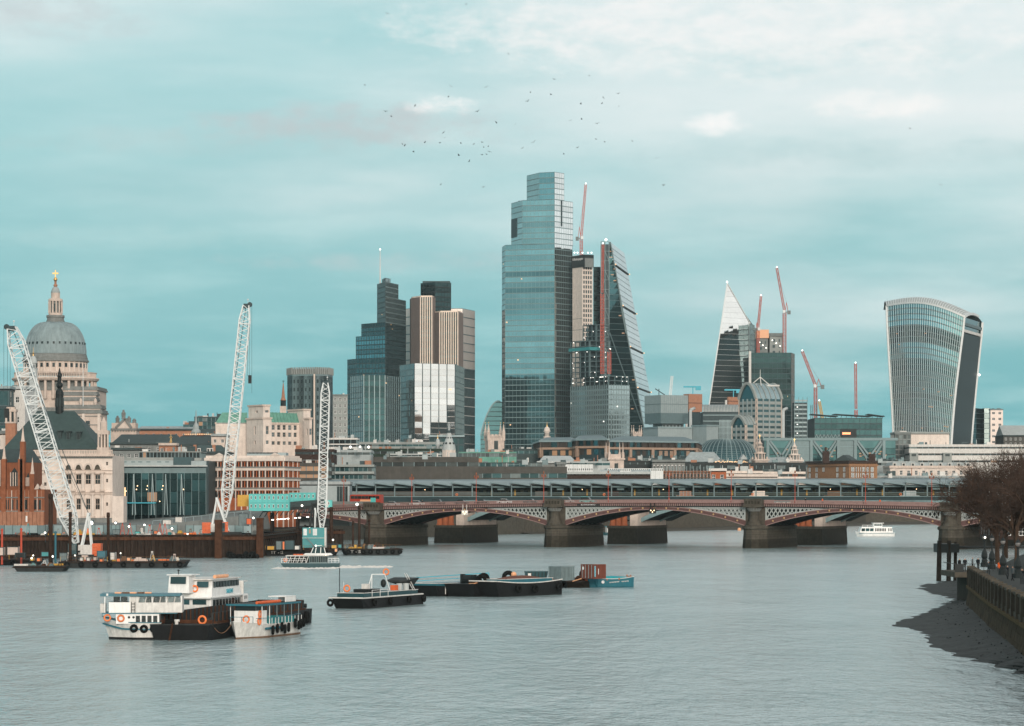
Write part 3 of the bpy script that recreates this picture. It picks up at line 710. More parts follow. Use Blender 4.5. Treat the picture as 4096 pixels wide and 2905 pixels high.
def tower_crane(label, px, ybase, yslew, tip, d, mat='crane_red', w=2.2, back=26, n=14, jw=1.6, cab=True):
    x = X(px,d); zb = Z(ybase,d); zs = Z(yslew,d); T = Thing('tower_crane', label, 'crane', (x,d,zb), 0, 'tower cranes over the rooftops')
    h = zs-zb; T.part('mast', lattice(MB(), (0,0,0), (0,0,h), w, max(3,int(h/2.4)), .42), mat)
    tx, tz = X(tip[0],d)-x, Z(tip[1],d)-zb; sg = 1 if tx >= 0 else -1
    j = T.part('jib', lattice(MB(), (0,0,h+1), (tx,0,tz), jw, n, .36), mat)
    bk = S(back,d)
    if cab:
        T.part('counter_jib', MB().box(min(0,-sg*bk),-1,h,max(0,-sg*bk),1,h+.6), 'grey_metal')
        T.part('counterweight', MB().box(-sg*bk-1.3,-1.2,h-1.6,-sg*bk+1.3,1.2,h+1.5), 'concrete')
        T.part('operator_cab', MB().box(sg*.6-1.1,-2.6,h-.6,sg*.6+1.1,-.8,h+1.9), 'white_metal')
        ah = max(6, (tz-h)*.22)
        T.part('a_frame', MB().beam((-sg*.5,-.7,h+.5),(-sg*bk*.45,-.3,h+ah),.35).beam((-sg*bk*.8,-.7,h+.5),(-sg*bk*.45,-.3,h+ah),.35).beam((-sg*.5,.7,h+.5),(-sg*bk*.45,.3,h+ah),.35).beam((-sg*bk*.8,.7,h+.5),(-sg*bk*.45,.3,h+ah),.35), mat)
        T.part('pendant_rope', MB().beam((-sg*bk*.45,0,h+ah),(tx*.9,0,h+1+(tz-h-1)*.9),.12), 'black_iron')
    T.part('warning_lamp', MB().ball((tx,-.3,tz+.8),.5,8,5), 'lamp_white')
    return T

# tall stepped glass tower
D0 = 2450
T = Thing('stepped_tower', 'tallest tower of the skyline, stepped teal glass with a bright right face', 'tower', loc_of(pts((2009,2475),(2021,2462),(2218,2450),(2287,2500),(2080,2560))))
kw = dict(fh=4.6, bw=3.4, glass='glass_teal', sp='steel_teal', sph=.14, mul='steel_teal', mw=.14, mo=.2, tilt=.006)
stack(T, [([(2009,2482),(2021,2463),(2218,2450),(2289,2471),(2080,2540)], 975, dict(lit=.006, alt='glass_blue', per={2: dict(glass='glass_lit_face', lit=0, alt=None)})),  # right faces: brighter glass puts their sky reflection into the material
          ([(2046,2482),(2090,2457),(2218,2450),(2291,2472),(2090,2540)], 798, dict(per={0: dict(glass='glass_grey'), 2: dict(glass='glass_lit_face')})),
          ([(2108,2478),(2157,2456),(2218,2450),(2256,2461),(2150,2520)], 688, dict(per={0: dict(glass='glass_grey'), 2: dict(glass='glass_lit_face')}))], **kw)
zt = Z(798,D0)-GZ
for px, y in ((2072,800),(2097,790),(2158,690)):
    x = X(px,D0+14)-T.loc.x; z = Z(y,D0)-GZ
    T.part('roof_crane', MB().box(x-.6,18,z-6,x+.6,19,z+2).box(x-5,17.5,z+1.4,x+4,19.5,z+3), 'grey_dark')
f2 = Face(*local(pts((2046,2482),(2090,2457)),T)); frect(T, f2, 'louvre_panel', 'grey_dark', .3, f2.W*.52, zt-30, zt-14, .2, .45)
fr = Face(*local(pts((2218,2450),(2256,2483)),T)); zt3 = Z(688,D0)-GZ
frect(T, Face(*local(pts((2218,2450),(2291,2472)),T)), 'roof_notch', 'grey_dark', 9.5, 11, zt-22, zt, .1, .5)
# dark flank building left of it
tower('slim_office_tower', 'dark slim office block with white floor lines left of the tallest tower', [([(2008,2600),(2022,2600),(2040,2640),(2008,2640)], 1225, None)], fh=4.2, bw=6, glass='glass_dark', sp='white_dirty', sph=.1, mul='grey_metal')
# curved glass dome-topped block
T = Thing('curved_glass_block', 'dark teal glass block with a curved rounded roof left of the tallest tower', 'building', (X(1965,2500),2500,GZ))
rg = []
for y, dd in ((0,0),(26,4)):
    r = []
    for i in range(15):
        t = i/14; px = 1922+86*t
        yy = 1765-162*math.sin(min(1.0,t*1.12+.04)*math.pi/2)**.72 if t < .82 else 1603+6*(t-.82)/.18
        r.append((X(px,2500)-T.loc.x, y, Z(yy,2500)-GZ))
    rg.append([(r[0][0],y,0)]+r+[(r[-1][0],y,0)])
T.part('glass_front', MB().poly(rg[0]), 'glass_blue')
sh = MB()
for i in range(len(rg[0])-1): sh.poly([rg[0][i],rg[0][i+1],rg[1][i+1],rg[1][i]])
T.part('curved_roof', sh, 'grey_light')
rb = MB()
for i in range(1,14): rb.beam(Vector(rg[0][i])+Vector((0,-.4,0)), Vector(rg[0][i+1])+Vector((0,-.4,0)), .9)
T.part('roof_rim', rb, 'grey_light')
for i in range(1,30):
    z = i*4.0
    xs = [p[0] for p in rg[0][1:-1] if p[2] > z]
    if xs: T.bx('floor_line', 'grey_dark', min(xs),-.3,z-.3,max(xs),-.02,z+.3)

# tower under construction with concrete core
T = Thing('concrete_core_tower', 'pale concrete lift core with a black banner box on top, beside the tallest tower', 'building', loc_of(rect(2290,2329,2371,2440,30)))
lp = local(rect(2290,2329,2371,2440,30), T); zt = Z(1040,2440)-GZ
T.part('core_wall', MB().prism([(p.x,p.y) for p in lp], 0, zt), 'stone_pale')
hl = local(rect(2286,2337,2375,2436,30), T); zb = Z(1068,2440)-GZ; zt2 = Z(1020,2440)-GZ
hb = T.part('hoarding', MB().prism([(p.x,p.y) for p in hl], zb, zt2), 'black_iron')
fL, fR = faces(T, hl)[:2]
tm = text_mesh('8 Bishopsgate', 3.0, 'white_paint', depth=.05); o = T.part('lettering', tm, None, hb); o.location = fL.at(fL.W/2, zt2-3.2, .12); o.rotation_euler = (0,0,fL.rz)
frect(T, fR, 'side_screen', 'concrete', .5, fR.W-.5, zb-.5, zt2-3, .02, .3)
gl, gr = faces(T, lp)[:2]
for i in range(16):
    z = 20+i*(zt-60)/16; frect(T, gl, 'formwork_joint', 'stone_grey', 0, gl.W, z, z+.35, .01, .12)
for c in range(4):
    for i in range(34): frect(T, gr, 'slot_window', 'grey_dark', gr.W*(.1+.22*c), gr.W*(.1+.22*c)+1.3, 70+i*4.0, 72.6+i*4.0, .01, .1)
for i, px in enumerate((2298,2310,2330,2352,2366)): T.part('site_lamp', MB().ball((X(px,2430)-T.loc.x,2430-T.loc.y,zt2+1),.6,8,5), 'lit_white')
tower_crane('red luffing crane on top of the concrete lift core', 2325, 1020, 955, (2343,738), 2445, back=16)

T = Thing('open_frame_building', 'half built office block with bare lit floor slabs and grey panelled lower storeys', 'building', loc_of(rect(2283,2434,2517,2330,32)))
zD, zC, zB, zA = [Z(y,2330)-GZ for y in (1538,1503,1358,1288)]
lp = local(rect(2283,2434,2517,2330,32), T)
T.part('core', MB().prism([(p.x,p.y) for p in lp], 0, zD), 'core')
for f in faces(T, lp):
    curtain(T, f, 0, zD, 4.0, 2.6, glass='glass_grey', sp='grey_light', sph=.3, mul='grey_light', mw=.5, mo=.3, tilt=.003, lit=.012, litmat='lit_white')
def frame_zone(poly, z0, z1, fh, lit):
    lp = local(poly, T); n = max(1, round((z1-z0)/fh)); fh = (z1-z0)/n; q = [(p.x,p.y) for p in lp]
    c = sum(lp, Vector((0,0)))/4
    T.part('inner_core', MB().prism([tuple(c+(p-c)*.55) for p in lp], z0, z1-.5), 'grey_dark')
    for k in range(1,n+1): T.part('floor_slab', MB().prism(q, z0+k*fh-.45, z0+k*fh), 'grey_metal')
    for f in faces(T, lp):
        m = max(3, round(f.W/7))
        for i in range(m+1): frect(T, f, 'column', 'grey_metal', f.W*i/m-.3, f.W*i/m+.3, z0, z1, -.9, -.2)
        for k in range(n):
            for i in range(int(m*1.6)):
                if random.random() < lit:
                    u = random.uniform(1,f.W-1); T.part('work_lamp', MB().ball(f.at(u, z0+(k+.82)*fh, -.7), .34, 6, 4), 'lit_white')
frame_zone(rect(2284,2433,2514,2331,32), zD, zC, 4.2, .9)
frame_zone(rect(2281,2358,2441,2345,32), zC, zB, 4.1, .22)
frame_zone(rect(2330,2384,2437,2362,32), zB, zA, 4.3, .12)
hf = Face(*local(rect(2276,2358,2412,2342,32)[:2],T)); hg = Face(*local(rect(2276,2358,2405,2342,32)[1:3],T))
for f in (hf,hg): frect(T, f, 'blue_netting', 'blue_bright' if False else 'teal_paint', 0, f.W, Z(1402,2345)-GZ, Z(1389,2345)-GZ, .1, .4)
tower_crane('tall red crane mast standing before the wedge shaped tower', 2409, 1495, 1175, (2412,978), 2335, w=2.6, back=14, cab=False)
tower_crane('short red crane mast beside the taller one', 2437, 1495, 1408, (2441,1400), 2328, w=2.6, cab=False)
tower('dark_slab_tower', 'narrow black glass tower between the concrete core and the wedge tower', [([(2374,2520),(2410,2520),(2420,2560),(2380,2560)], 1068, None)], fh=4.2, bw=5, glass='glass_black', sp='black_iron', sph=.2, mul='black_iron')

# wedge shaped tower
T = Thing('wedge_tower', 'wedge shaped glass tower with a sloping bright face and braced steel spine', 'tower', (X(2480,2460),2460,GZ))
def wp(px, d, z): return Vector((X(px,d)-T.loc.x, d-T.loc.y, z))
H = Z(968,2450)-GZ
L0, L1 = wp(2437,2452,0), wp(2437,2452,H)
B0, B1 = wp(2633,2482,0), wp(2440,2450,H)
ext = Vector((26.5, 62, 0)); e0 = Vector((14.3, 62, 0))
R0, R1 = B0+e0, B1+Vector((14.2,62,-4))
T.part('core', MB()._add([L0,B0,R0,L0+Vector((10,70,0)),L1,B1,R1,L1+Vector((2,60,-3))], MB.BF), 'core')
nf = 46
def lerp(a,b,t): return a+(b-a)*t
out = (B1-B0).cross(R0-B0).normalized(); out = out if out.y < 0 or out.x > 0 else -out
if out.x < 0: out = -out
side_n = (B0-L0).cross(Vector((0,0,1))).normalized()
if side_n.y > 0: side_n = -side_n
for k in range(nf):
    t0, t1 = k/nf, (k+1)/nf; a, b = lerp(B0,B1,t0+.0012), lerp(B0,B1,t1-.0006); c, d = lerp(R0,R1,t1-.0006), lerp(R0,R1,t0+.0012)
    mb = MB(); nbp = 9
    for i in range(nbp):
        w = [random.gauss(0,.006) for _ in range(2)]; o = out*.25
        q = [lerp(a,d,i/nbp), lerp(a,d,(i+1)/nbp), lerp(b,c,(i+1)/nbp), lerp(b,c,i/nbp)]
        mb.poly([q[0]+o+out*(-w[0]-w[1])*2, q[1]+o+out*(w[0]-w[1])*2, q[2]+o+out*(w[0]+w[1])*2, q[3]+o+out*(-w[0]+w[1])*2])
    T.part('glass_band', mb, 'glass_grey')
    l0, l1 = lerp(L0,L1,t0), lerp(L0,L1,t1); so = side_n*.2
    mb = MB(); nbs = max(1, round(9*(1-t0)+.6)); b0, b1 = lerp(B0,B1,t0), lerp(B0,B1,t1)
    for i in range(nbs):
        w = random.gauss(0,.01); mb.poly([lerp(l0,b0,i/nbs)+so, lerp(l0,b0,(i+1)/nbs)+so*(1+w), lerp(l1,b1,(i+1)/nbs)+so*(1+w), lerp(l1,b1,i/nbs)+so])
    T.part('side_glass_band', mb, 'glass_dark')
    T.part('floor_edge', MB().beam(l0+side_n*.4, b0+side_n*.4, .2, .28), 'grey_metal')
    if random.random() < .4:
        p = lerp(l0,b0,random.uniform(.3,.9))+side_n*.5+Vector((0,0,2)); T.part('lit_window', MB().box(p.x-1.6,p.y-.1,p.z-.5,p.x+1.6,p.y,p.z+.4), 'lit_dim')
for k in range(1,7):
    t = k/6.55; a, b = lerp(B0,B1,t)+out*.5, lerp(R0,R1,t)+out*.5
    T.part('storey_line', MB().beam(a, b, 1.2, 1.0), 'black_iron')
    for p in (a,b): T.part('corner_lamp', MB().ball(p+out*.9,.6,6,4), 'lit_warm')
for s in range(3):
    a, b = lerp(L0,B0,.15+.28*s), lerp(L1,B1,.5)
    T.part('brace', MB().beam(lerp(lerp(L0,L1,.33*s),lerp(B0,B1,.33*s),.95)+side_n*.6, lerp(L0,L1,.33*(s+1))+side_n*.6, .8), 'grey_metal')
T.part('edge_beam', MB().beam(B0+side_n*.5, B1+side_n*.5, .9), 'grey_metal')
lm = MB(); p0, p1 = wp(2404,2448,0), wp(2436,2448,0); w_ = (p1-p0).x
sp = T.part('spine_back', MB().box(p0.x,p0.y+2,0,p1.x,p0.y+16,H-2), 'grey_dark')
for x in (p0.x, (p0.x+p1.x)/2, p1.x): T.part('spine_post', MB().beam((x,p0.y,0),(x,p0.y,H),.7), 'grey_metal')
n = 28
for i in range(n):
    z0, z1 = H*i/n, H*(i+1)/n; T.part('spine_tie', MB().beam((p0.x,p0.y,z1),(p1.x,p0.y,z1),.5), 'grey_metal')
    T.part('spine_brace', MB().beam((p0.x if i%2 else p1.x,p0.y,z0),((p0.x+p1.x)/2,p0.y,z1),.45), 'grey_metal')
T.part('warning_lamp', MB().ball((p0.x+4.2,p0.y-1,H+1.5),1.0,8,5), 'lamp_white')

# ---------------------------------------------------------------- left cluster
tower('twin_fin_block', 'low teal glass block with tall vertical fins, in front of the stepped office tower', [([(1404,2290),(1455,2262),(1540,2265),(1600,2300),(1520,2350)], 1501, None)], fh=4.3, bw=4.4, glass='glass_dark', sp='grey_dark', sph=.12, mul='grey_light', mw=.6, mo=.45, tilt=.006, lit=.01)
tower('pale_glass_block', 'bright cream glass office block with a dark left side, below the ribbed tower', [([(1600,2338),(1657,2300),(1820,2318),(1856,2380),(1700,2420)], 1453, dict(per={0: dict(glass='glass_dark'), 1: dict(glass='glass_lit_face', bw=6.8, sp='white_dirty', sph=.06, mul='grey_dark', mw=.6), 2: dict(glass='glass_dark')}))], fh=4.6, bw=3.6, sp='grey_metal', sph=.14, mul='grey_metal', tilt=.012, lit=.004)  # front's bright sky reflection put in as paler glass, sides kept dark
T = Thing('ribbed_tower', 'cream ribbed tower of two lobes around a dark green glass core', 'tower', loc_of(pts((1644,2450),(1848,2450),(1848,2500),(1644,2500))))
z0, zl, zr, zk = [Z(y,2450)-GZ for y in (1480,1188,1249,1119)]; z0 = 0
T.part('core', MB().prism([(p.x,p.y) for p in local(pts((1684,2490),(1740,2478),(1803,2484),(1803,2520),(1684,2520)),T)], 0, zk), 'core')
for f in faces(T, local(pts((1684,2490),(1740,2478),(1803,2484),(1803,2520),(1684,2520)),T)): curtain(T, f, zr-6, zk, 4.0, 3.2, glass='glass_black', sp='black_iron', sph=.2, mul='black_iron', tilt=.01)
T.part('roof_rail', MB().box(*[a for a in (X(1690,2490)-T.loc.x, 2492-T.loc.y, zk, X(1800,2490)-T.loc.x, 2493-T.loc.y, zk+2)]), 'grey_dark')
for poly, zt, cut in ((pts((1644,2478),(1650,2466),(1683,2452),(1728,2450),(1737,2462),(1737,2500),(1644,2500)), zl, 0), (pts((1737,2462),(1760,2452),(1832,2448),(1848,2466),(1848,2500),(1737,2500)), zr, 0)):
    lp = local(poly, T); T.part('lobe_core', MB().prism([(p.x,p.y) for p in lp], 0, zt), 'core')
    T.part('lobe_roof', MB().prism([(p.x,p.y) for p in lp], zt, zt+1.2), 'fin_cream')
    for f in faces(T, lp):
        dark = f.n.x < -.35 or f.n.x > .5  # faces turned aside get browner fins, their shade put into the colour
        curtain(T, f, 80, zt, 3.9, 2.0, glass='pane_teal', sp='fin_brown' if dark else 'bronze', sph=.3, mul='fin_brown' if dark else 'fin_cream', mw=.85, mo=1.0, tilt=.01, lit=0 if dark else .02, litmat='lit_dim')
tower('banded_office_tower', 'pale banded office tower standing behind the ribbed two lobe tower', [([(1598,2570),(1640,2556),(1850,2556),(1899,2590),(1800,2640)], 1475, dict(glass='glass_dark', sp='white_dirty', sph=.08)),
      ([(1598,2570),(1640,2556),(1850,2556),(1899,2590),(1800,2640)], 1234, None)], fh=8.0, bw=2.2, glass='panel_pale', sp='grey_metal', sph=.1, mul='grey_light', mw=.2, mo=.2, tilt=.004)  # upper tier: pale panels in place of glass reflecting bright sky
tower('stepped_office_tower', 'dark teal stepped office tower with a tall thin roof mast', [
      ([(1391,2470),(1425,2455),(1541,2440),(1622,2490),(1500,2540)], 1432, None),
      ([(1425,2465),(1541,2440),(1622,2490),(1500,2540)], 1340, dict(glass='glass_blue')),
      ([(1447,2465),(1541,2440),(1622,2490),(1500,2540)], 1289, None),
      ([(1510,2468),(1541,2440),(1622,2490),(1540,2530)], 1187, dict(per={1: dict(glass='glass_grey', sp='grey_light')})),  # upper right faces: paler glass stands in for their reflection
      ([(1510,2468),(1541,2440),(1592,2472),(1545,2510)], 1127, dict(per={1: dict(glass='glass_grey', sp='grey_light')})),
      ([(1530,2455),(1541,2441),(1560,2450),(1550,2490)], 1112, dict(glass='glass_grey', sp='grey_light'))], fh=4.2, bw=3.2, glass='glass_dark', sp='grey_dark', sph=.2, mul='grey_dark', mw=.3, tilt=.006, lit=.006)
T = ALL[-1]; x = X(1520.5,2462)-T.loc.x; zz_ = Z(1127,2440)-GZ
T.part('roof_mast', MB().cyl((x,2462-T.loc.y,zz_-3),(x,2462-T.loc.y,Z(1060,2462)-GZ),.7,.5,8).cyl((x,2462-T.loc.y,Z(1060,2462)-GZ),(x,2462-T.loc.y,Z(1000,2462)-GZ),.45,.3,8), 'white_metal')
T.part('mast_lamp', MB().ball((x,2462-T.loc.y,Z(998,2462)-GZ),.7,6,4), 'lit_white')
# grey octagonal tower
T = Thing('octagonal_tower', 'grey eight sided office tower with a fluted crown, behind the cream stone building', 'tower', loc_of(pts((1150,1900),(1331,1900),(1331,1960),(1150,1960))))
poly = pts((1149,1915),(1169,1900),(1262,1893),(1313,1900),(1331,1918),(1331,1960),(1149,1960)); lp = local(poly, T); z1 = Z(1497,1895)-GZ; z2 = Z(1469,1895)-GZ
T.part('core', MB().prism([(p.x,p.y) for p in lp], 0, z1-1), 'core')
for i, f in enumerate(faces(T, lp)):
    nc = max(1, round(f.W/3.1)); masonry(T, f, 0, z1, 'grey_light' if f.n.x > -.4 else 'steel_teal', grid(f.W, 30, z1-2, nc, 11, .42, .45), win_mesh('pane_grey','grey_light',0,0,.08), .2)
    m = max(2, round(f.W/1.7))
    for k in range(m+1): frect(T, f, 'crown_fin', 'concrete_pale', max(0,f.W*k/m-.35), min(f.W,f.W*k/m+.35), z1, z2, -.5, .6)
    frect(T, f, 'crown_wall', 'stone_grey', 0, f.W, z1, z2-1, -.6, 0)
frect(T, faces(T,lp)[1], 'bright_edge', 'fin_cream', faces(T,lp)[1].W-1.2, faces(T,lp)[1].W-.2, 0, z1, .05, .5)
block('slab_block', 'pale grey slab block with small dark windows right of the octagonal tower', rect(1330,1331.5,1391,1880,8), 1583, 'concrete_pale', fh=4.3, bw=3.2, ww=.55, wh=.5, cat='tower', zwin=30)

# ---------------------------------------------------------------- right cluster
T = Thing('blade_tower', 'sharp pointed glass tower with a bright white upper face', 'tower', (X(2930,2380),2380,GZ))
def wp(px, d, y=None, z=None): return Vector((X(px,d)-T.loc.x, d-T.loc.y, (Z(y,d)-GZ) if z is None else z))
A = wp(2908,2398,1133); Rs = wp(2998,2408,1291); R_ = wp(2998,2398,z=0); Lb = wp(2773,2365,z=0)
T.part('core', MB()._add([Lb+Vector((.5,1.0,0)),R_+Vector((-.3,1.0,0)),Rs+Vector((-.3,1.0,-.5)),A+Vector((.1,1.0,-1)), Lb+Vector((25,60,0)),R_+Vector((8,50,0)),Rs+Vector((8,40,-2)),A+Vector((3,30,-3))],[(0,1,2,3),(7,6,5,4),(0,4,5,1),(1,5,6,2),(2,6,7,3),(3,7,4,0)]), 'core')
nrm = (R_-Lb).cross(A-Lb).normalized(); nrm = -nrm if nrm.y > 0 else nrm
fh = 4.4; z = 0.0; Hs = A.z
def xl(z): return lerp(Lb, A, z/A.z)
def xr(z): return lerp(R_, Rs, z/Rs.z) if z < Rs.z else lerp(Rs, A, (z-Rs.z)/(A.z-Rs.z))
while z < Hs-1:
    a, b = z+.06, min(z+fh-.03, Hs-.3); p, q, r, s = xl(a), xr(a), xr(b), xl(b); nb = max(1, round((q-p).length/4.5)); mb = MB()
    for i in range(nb):
        w = [random.gauss(0,.003) for _ in range(2)]; o = nrm*.1
        mb.poly([lerp(p,q,i/nb)+o*(1-w[0]*60-w[1]*60), lerp(p,q,(i+1)/nb)+o*(1+w[0]*60-w[1]*60), lerp(s,r,(i+1)/nb)+o*(1+w[0]*60+w[1]*60), lerp(s,r,i/nb)+o*(1-w[0]*60+w[1]*60)])
    T.part('glass_band', mb, 'glass_lit_face' if False else 'glass_mirror')
    if z < Rs.z: T.part('spandrel', MB().beam(xl(z)+nrm*.15, xr(z)+nrm*.15, .12, .16), 'white_metal')
    z += fh
T.part('edge_trim', MB().beam(Lb+nrm*.4, A+nrm*.4, .9), 'white_metal'); T.part('edge_trim', MB().beam(R_+nrm*.4, Rs+nrm*.4, 1.1), 'white_metal')
T.part('edge_trim', MB().beam(Rs+nrm*.4, A+nrm*.4, .5), 'white_metal')
sf = Face((R_.x,R_.y),(R_.x+6.2,R_.y+28)); curtain(T, sf, 0, Rs.z-1, 4.4, 4, glass='glass_grey', sp='grey_metal', mul='grey_metal')
T.part('warning_lamp', MB().ball(A+Vector((0,-.5,1)),.8,8,5), 'lamp_white')
tower('dark_glass_slab', 'black green glass slab block with a pale right edge, beside the pointed tower', [([(3000,2330),(3164,2330),(3177,2350),(3177,2440),(3000,2440)], 1411, dict(per={1: dict(glass='panel_pale', sp='grey_light', bw=3)}))], fh=4.2, bw=3.8, glass='glass_black', sp='grey_dark', sph=.12, mul='grey_dark', mw=.18, tilt=.004, lit=.003)
T = ALL[-1]; x0 = X(3000,2328)-T.loc.x; zt = Z(1411,2330)-GZ
T.part('pale_edge', MB().box(x0-.9,2328-T.loc.y-1,0,x0+.9,2330-T.loc.y+1,zt+1), 'white_dirty')
T.part('low_wing', MB().box(X(3140,2322)-T.loc.x,-45,0,X(3163,2322)-T.loc.x,-38,Z(1525,2322)-GZ), 'fin_brown')
for nm, lab, px0, px1, y0, mt, capm, ycap in (('lift_core','grey concrete lift core topped with an orange hoarding, behind the dark slab',3030,3072,1319,'concrete','orange_light',1353),
                                 ('lift_core','grey concrete lift core with open sides, right of the orange topped one',3079,3130,1333,'concrete_pale','concrete',1345)):
    T = Thing(nm, lab, 'building', loc_of(flat(px0,px1,2480,6,25))); lp = local(flat(px0,px1,2480,6,25),T); z1 = Z(ycap,2480)-GZ; z2 = Z(y0,2480)-GZ
    T.part('shaft', MB().prism([(p.x,p.y) for p in lp], 0, z1), mt)
    f = Face(lp[1],lp[2])
    T.part('hoarding', MB().box(lp[1].x-.6,lp[1].y-.8,z1,lp[2].x+.6,lp[2].y+18,z2), capm)
    for i in range(14): frect(T, f, 'opening', 'grey_dark', f.W*.22, f.W*.42, z1-5-i*5, z1-2.5-i*5, .01, .12); frect(T, f, 'opening', 'grey_dark', f.W*.7, f.W*.8, z1-5-i*5, z1-2.5-i*5, .01, .12)
    for u in (.2,.5,.8): T.part('site_lamp', MB().ball(f.at(f.W*u, z1-2-8*u, .6),.55,6,4), 'lit_white')
tower_crane('red luffing crane with a short boom just right of the pointed tower', 3032, 1420, 1320, (3044,1185), 2440, back=10, w=2, jw=1.5)
tower_crane('tall red luffing crane leaning left behind the dark slab block', 3138, 1412, 1250, (3107,1072), 2480, back=18, w=2.6)
tower_crane('red luffing crane with a white and red boom above the low glass offices', 3262, 1745, 1548, (3209,1406), 2250, back=28, w=2.2)
tower_crane('small orange crane boom leaning beside the red luffing crane', 3297, 1735, 1715, (3277,1606), 2240, back=6, w=1.6, cab=False, mat='yellow')
tower_crane('thin red crane seen end on above the low glass offices', 3424, 1668, 1640, (3422,1455), 2300, back=10, w=2, cab=False)

T = Thing('flared_tower', 'flared tower widening upwards with white vertical fins and a curved roof', 'tower', (X(3720,2300),2300,GZ))
def prof(tab, t):
    for (a, va), (b, vb) in zip(tab, tab[1:]):
        if t <= b: u = (t-a)/(b-a); return va+(vb-va)*u
    return tab[-1][1]
def smooth(tab, t): return (prof(tab,max(0,t-.06))+prof(tab,t)+prof(tab,min(1,t+.06)))/3
PL = [(0,3586),(.2,3580),(.5,3568),(.8,3553),(1,3545)]; PM = [(0,3797),(.2,3800),(.4,3808),(.6,3821),(.8,3840),(1,3860)]; PR = [(0,3869),(.25,3879),(.5,3893),(.75,3911),(1,3931)]
ZL, ZM, ZR = Z(1222,2330)-GZ, Z(1268,2300)-GZ, Z(1290,2350)-GZ
def fr(s, t):
    "point on the front: s from left to right, t from the ground up"
    d = 2334-34*s-10*math.sin(math.pi*s); px = smooth(PL,t)*(1-s)+smooth(PM,t)*s
    zt = ZL*(1-s)+ZM*s+5.5*math.sin(math.pi*s)
    return Vector((X(px,d)-T.loc.x, d-T.loc.y, zt*t))
def sd(s, t):
    d = 2300+52*s; px = smooth(PM,t)*(1-s)+smooth(PR,t)*s; return Vector((X(px,d)-T.loc.x, d-T.loc.y, (ZM*(1-s)+ZR*s)*t))
core = MB(); NS = 12
for k in range(NS):
    for i in range(NS): core.poly([fr(i/NS,k/NS),fr((i+1)/NS,k/NS),fr((i+1)/NS,(k+1)/NS),fr(i/NS,(k+1)/NS)])
T.part('core', core, 'core')
rs_ = MB(); bk_ = Vector((8.5,52,0))
for k in range(NS):
    a, b = k/NS, (k+1)/NS; rs_.poly([fr(0,a)+bk_,fr(0,a),fr(0,b),fr(0,b)+bk_]); rs_.poly([sd(1,a),fr(0,a)+bk_,fr(0,b)+bk_,sd(1,b)])
T.part('rear_screen', rs_, 'glass_black')
nf = 37; nb = 34
for k in range(nf):
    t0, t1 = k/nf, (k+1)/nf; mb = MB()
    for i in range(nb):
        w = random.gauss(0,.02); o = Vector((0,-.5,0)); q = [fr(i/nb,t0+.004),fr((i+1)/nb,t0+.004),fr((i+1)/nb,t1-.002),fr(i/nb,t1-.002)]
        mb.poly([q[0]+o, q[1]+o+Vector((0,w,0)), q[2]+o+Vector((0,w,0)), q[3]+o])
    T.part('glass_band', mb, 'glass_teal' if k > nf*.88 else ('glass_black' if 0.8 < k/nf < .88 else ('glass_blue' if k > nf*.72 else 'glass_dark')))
    ln = MB()
    for i in range(0,nb,2): ln.beam(fr(i/nb,t0)+Vector((0,-.6,0)), fr((i+2)/nb,t0)+Vector((0,-.6,0)), .3, .45)
    T.part('floor_edge', ln, 'grey_metal')
    mb = MB()
    for i in range(6): mb.poly([sd(i/6,t0),sd((i+1)/6,t0),sd((i+1)/6,t1),sd(i/6,t1)])
    if t1 < .93: T.part('side_screen', mb, 'grey_dark')
    if random.random() < .3:
        for i in range(random.randint(1,3)):
            p = fr(random.uniform(.1,.95), t0+.018)+Vector((0,-.9,0)); T.part('lit_window', MB().box(p.x-1,p.y-.1,p.z-.35,p.x+1,p.y,p.z+.35), 'lit_dim')
for i in range(nb+1):
    fm = MB(); o = Vector((-.2,-1.1,0)); NK = 14
    fm.loft([[fr(i/nb,k/NK)+o+Vector(c) for c in ((-.15,.2,0),(.15,.2,0),(.15,.7,0),(-.15,.7,0))] for k in range(NK+1)])
    T.part('fin', fm, 'fin_white')
ed = MB()
ed.loft([[sd(0,k/14)+Vector(c) for c in ((-1.0,-1.4,0),(.6,-1.4,0),(.6,.6,0),(-1.0,.6,0))] for k in range(15)]); T.part('corner_frame', ed, 'white_metal')
ed = MB(); ed.loft([[sd(1,k/14)+Vector(c) for c in ((-.8,-1,0),(.9,-1,0),(.9,1,0),(-.8,1,0))] for k in range(15)]); T.part('corner_frame', ed, 'white_metal')
ed = MB(); ed.loft([[fr(0,k/14)+Vector(c) for c in ((-.8,-1.4,0),(.8,-1.4,0),(.8,.6,0),(-.8,.6,0))] for k in range(15)]); T.part('corner_frame', ed, 'white_metal')
# roof: ribs that wrap over from the front to the back
def rf(s, v):
    a = fr(s,1.0)+Vector((0,-1.2,0)); lift = 2.5+6*math.sin(math.pi*min(1,s*.8+.12)); b = sd(1,1.0)+(fr(0,1.0)+Vector((4,50,0))-sd(1,1.0))*(1-s)
    p = lerp(a,b,v); return p+Vector((0,0,lift*math.sin(math.pi*v)**.75))
gl = MB()
for i in range(nb):
    for k in range(8): gl.poly([rf(i/nb,k/8),rf((i+1)/nb,k/8),rf((i+1)/nb,(k+1)/8),rf(i/nb,(k+1)/8)])
T.part('roof_glass', gl, 'lead_pale')
for i in range(nb+1):
    rm = MB(); 
    for k in range(6): rm.beam(rf(i/nb,k/8)+Vector((0,0,.3)), rf(i/nb,(k+1)/8)+Vector((0,0,.3)), .55 if i < nb else 2.0)
    T.part('roof_rib', rm, 'white_metal')
tb = MB()
for i in range(nb): tb.beam(fr(i/nb,1)+Vector((0,-1.3,0)), fr((i+1)/nb,1)+Vector((0,-1.3,0)), 1.0, 1.4)
T.part('eaves_beam', tb, 'white_metal')
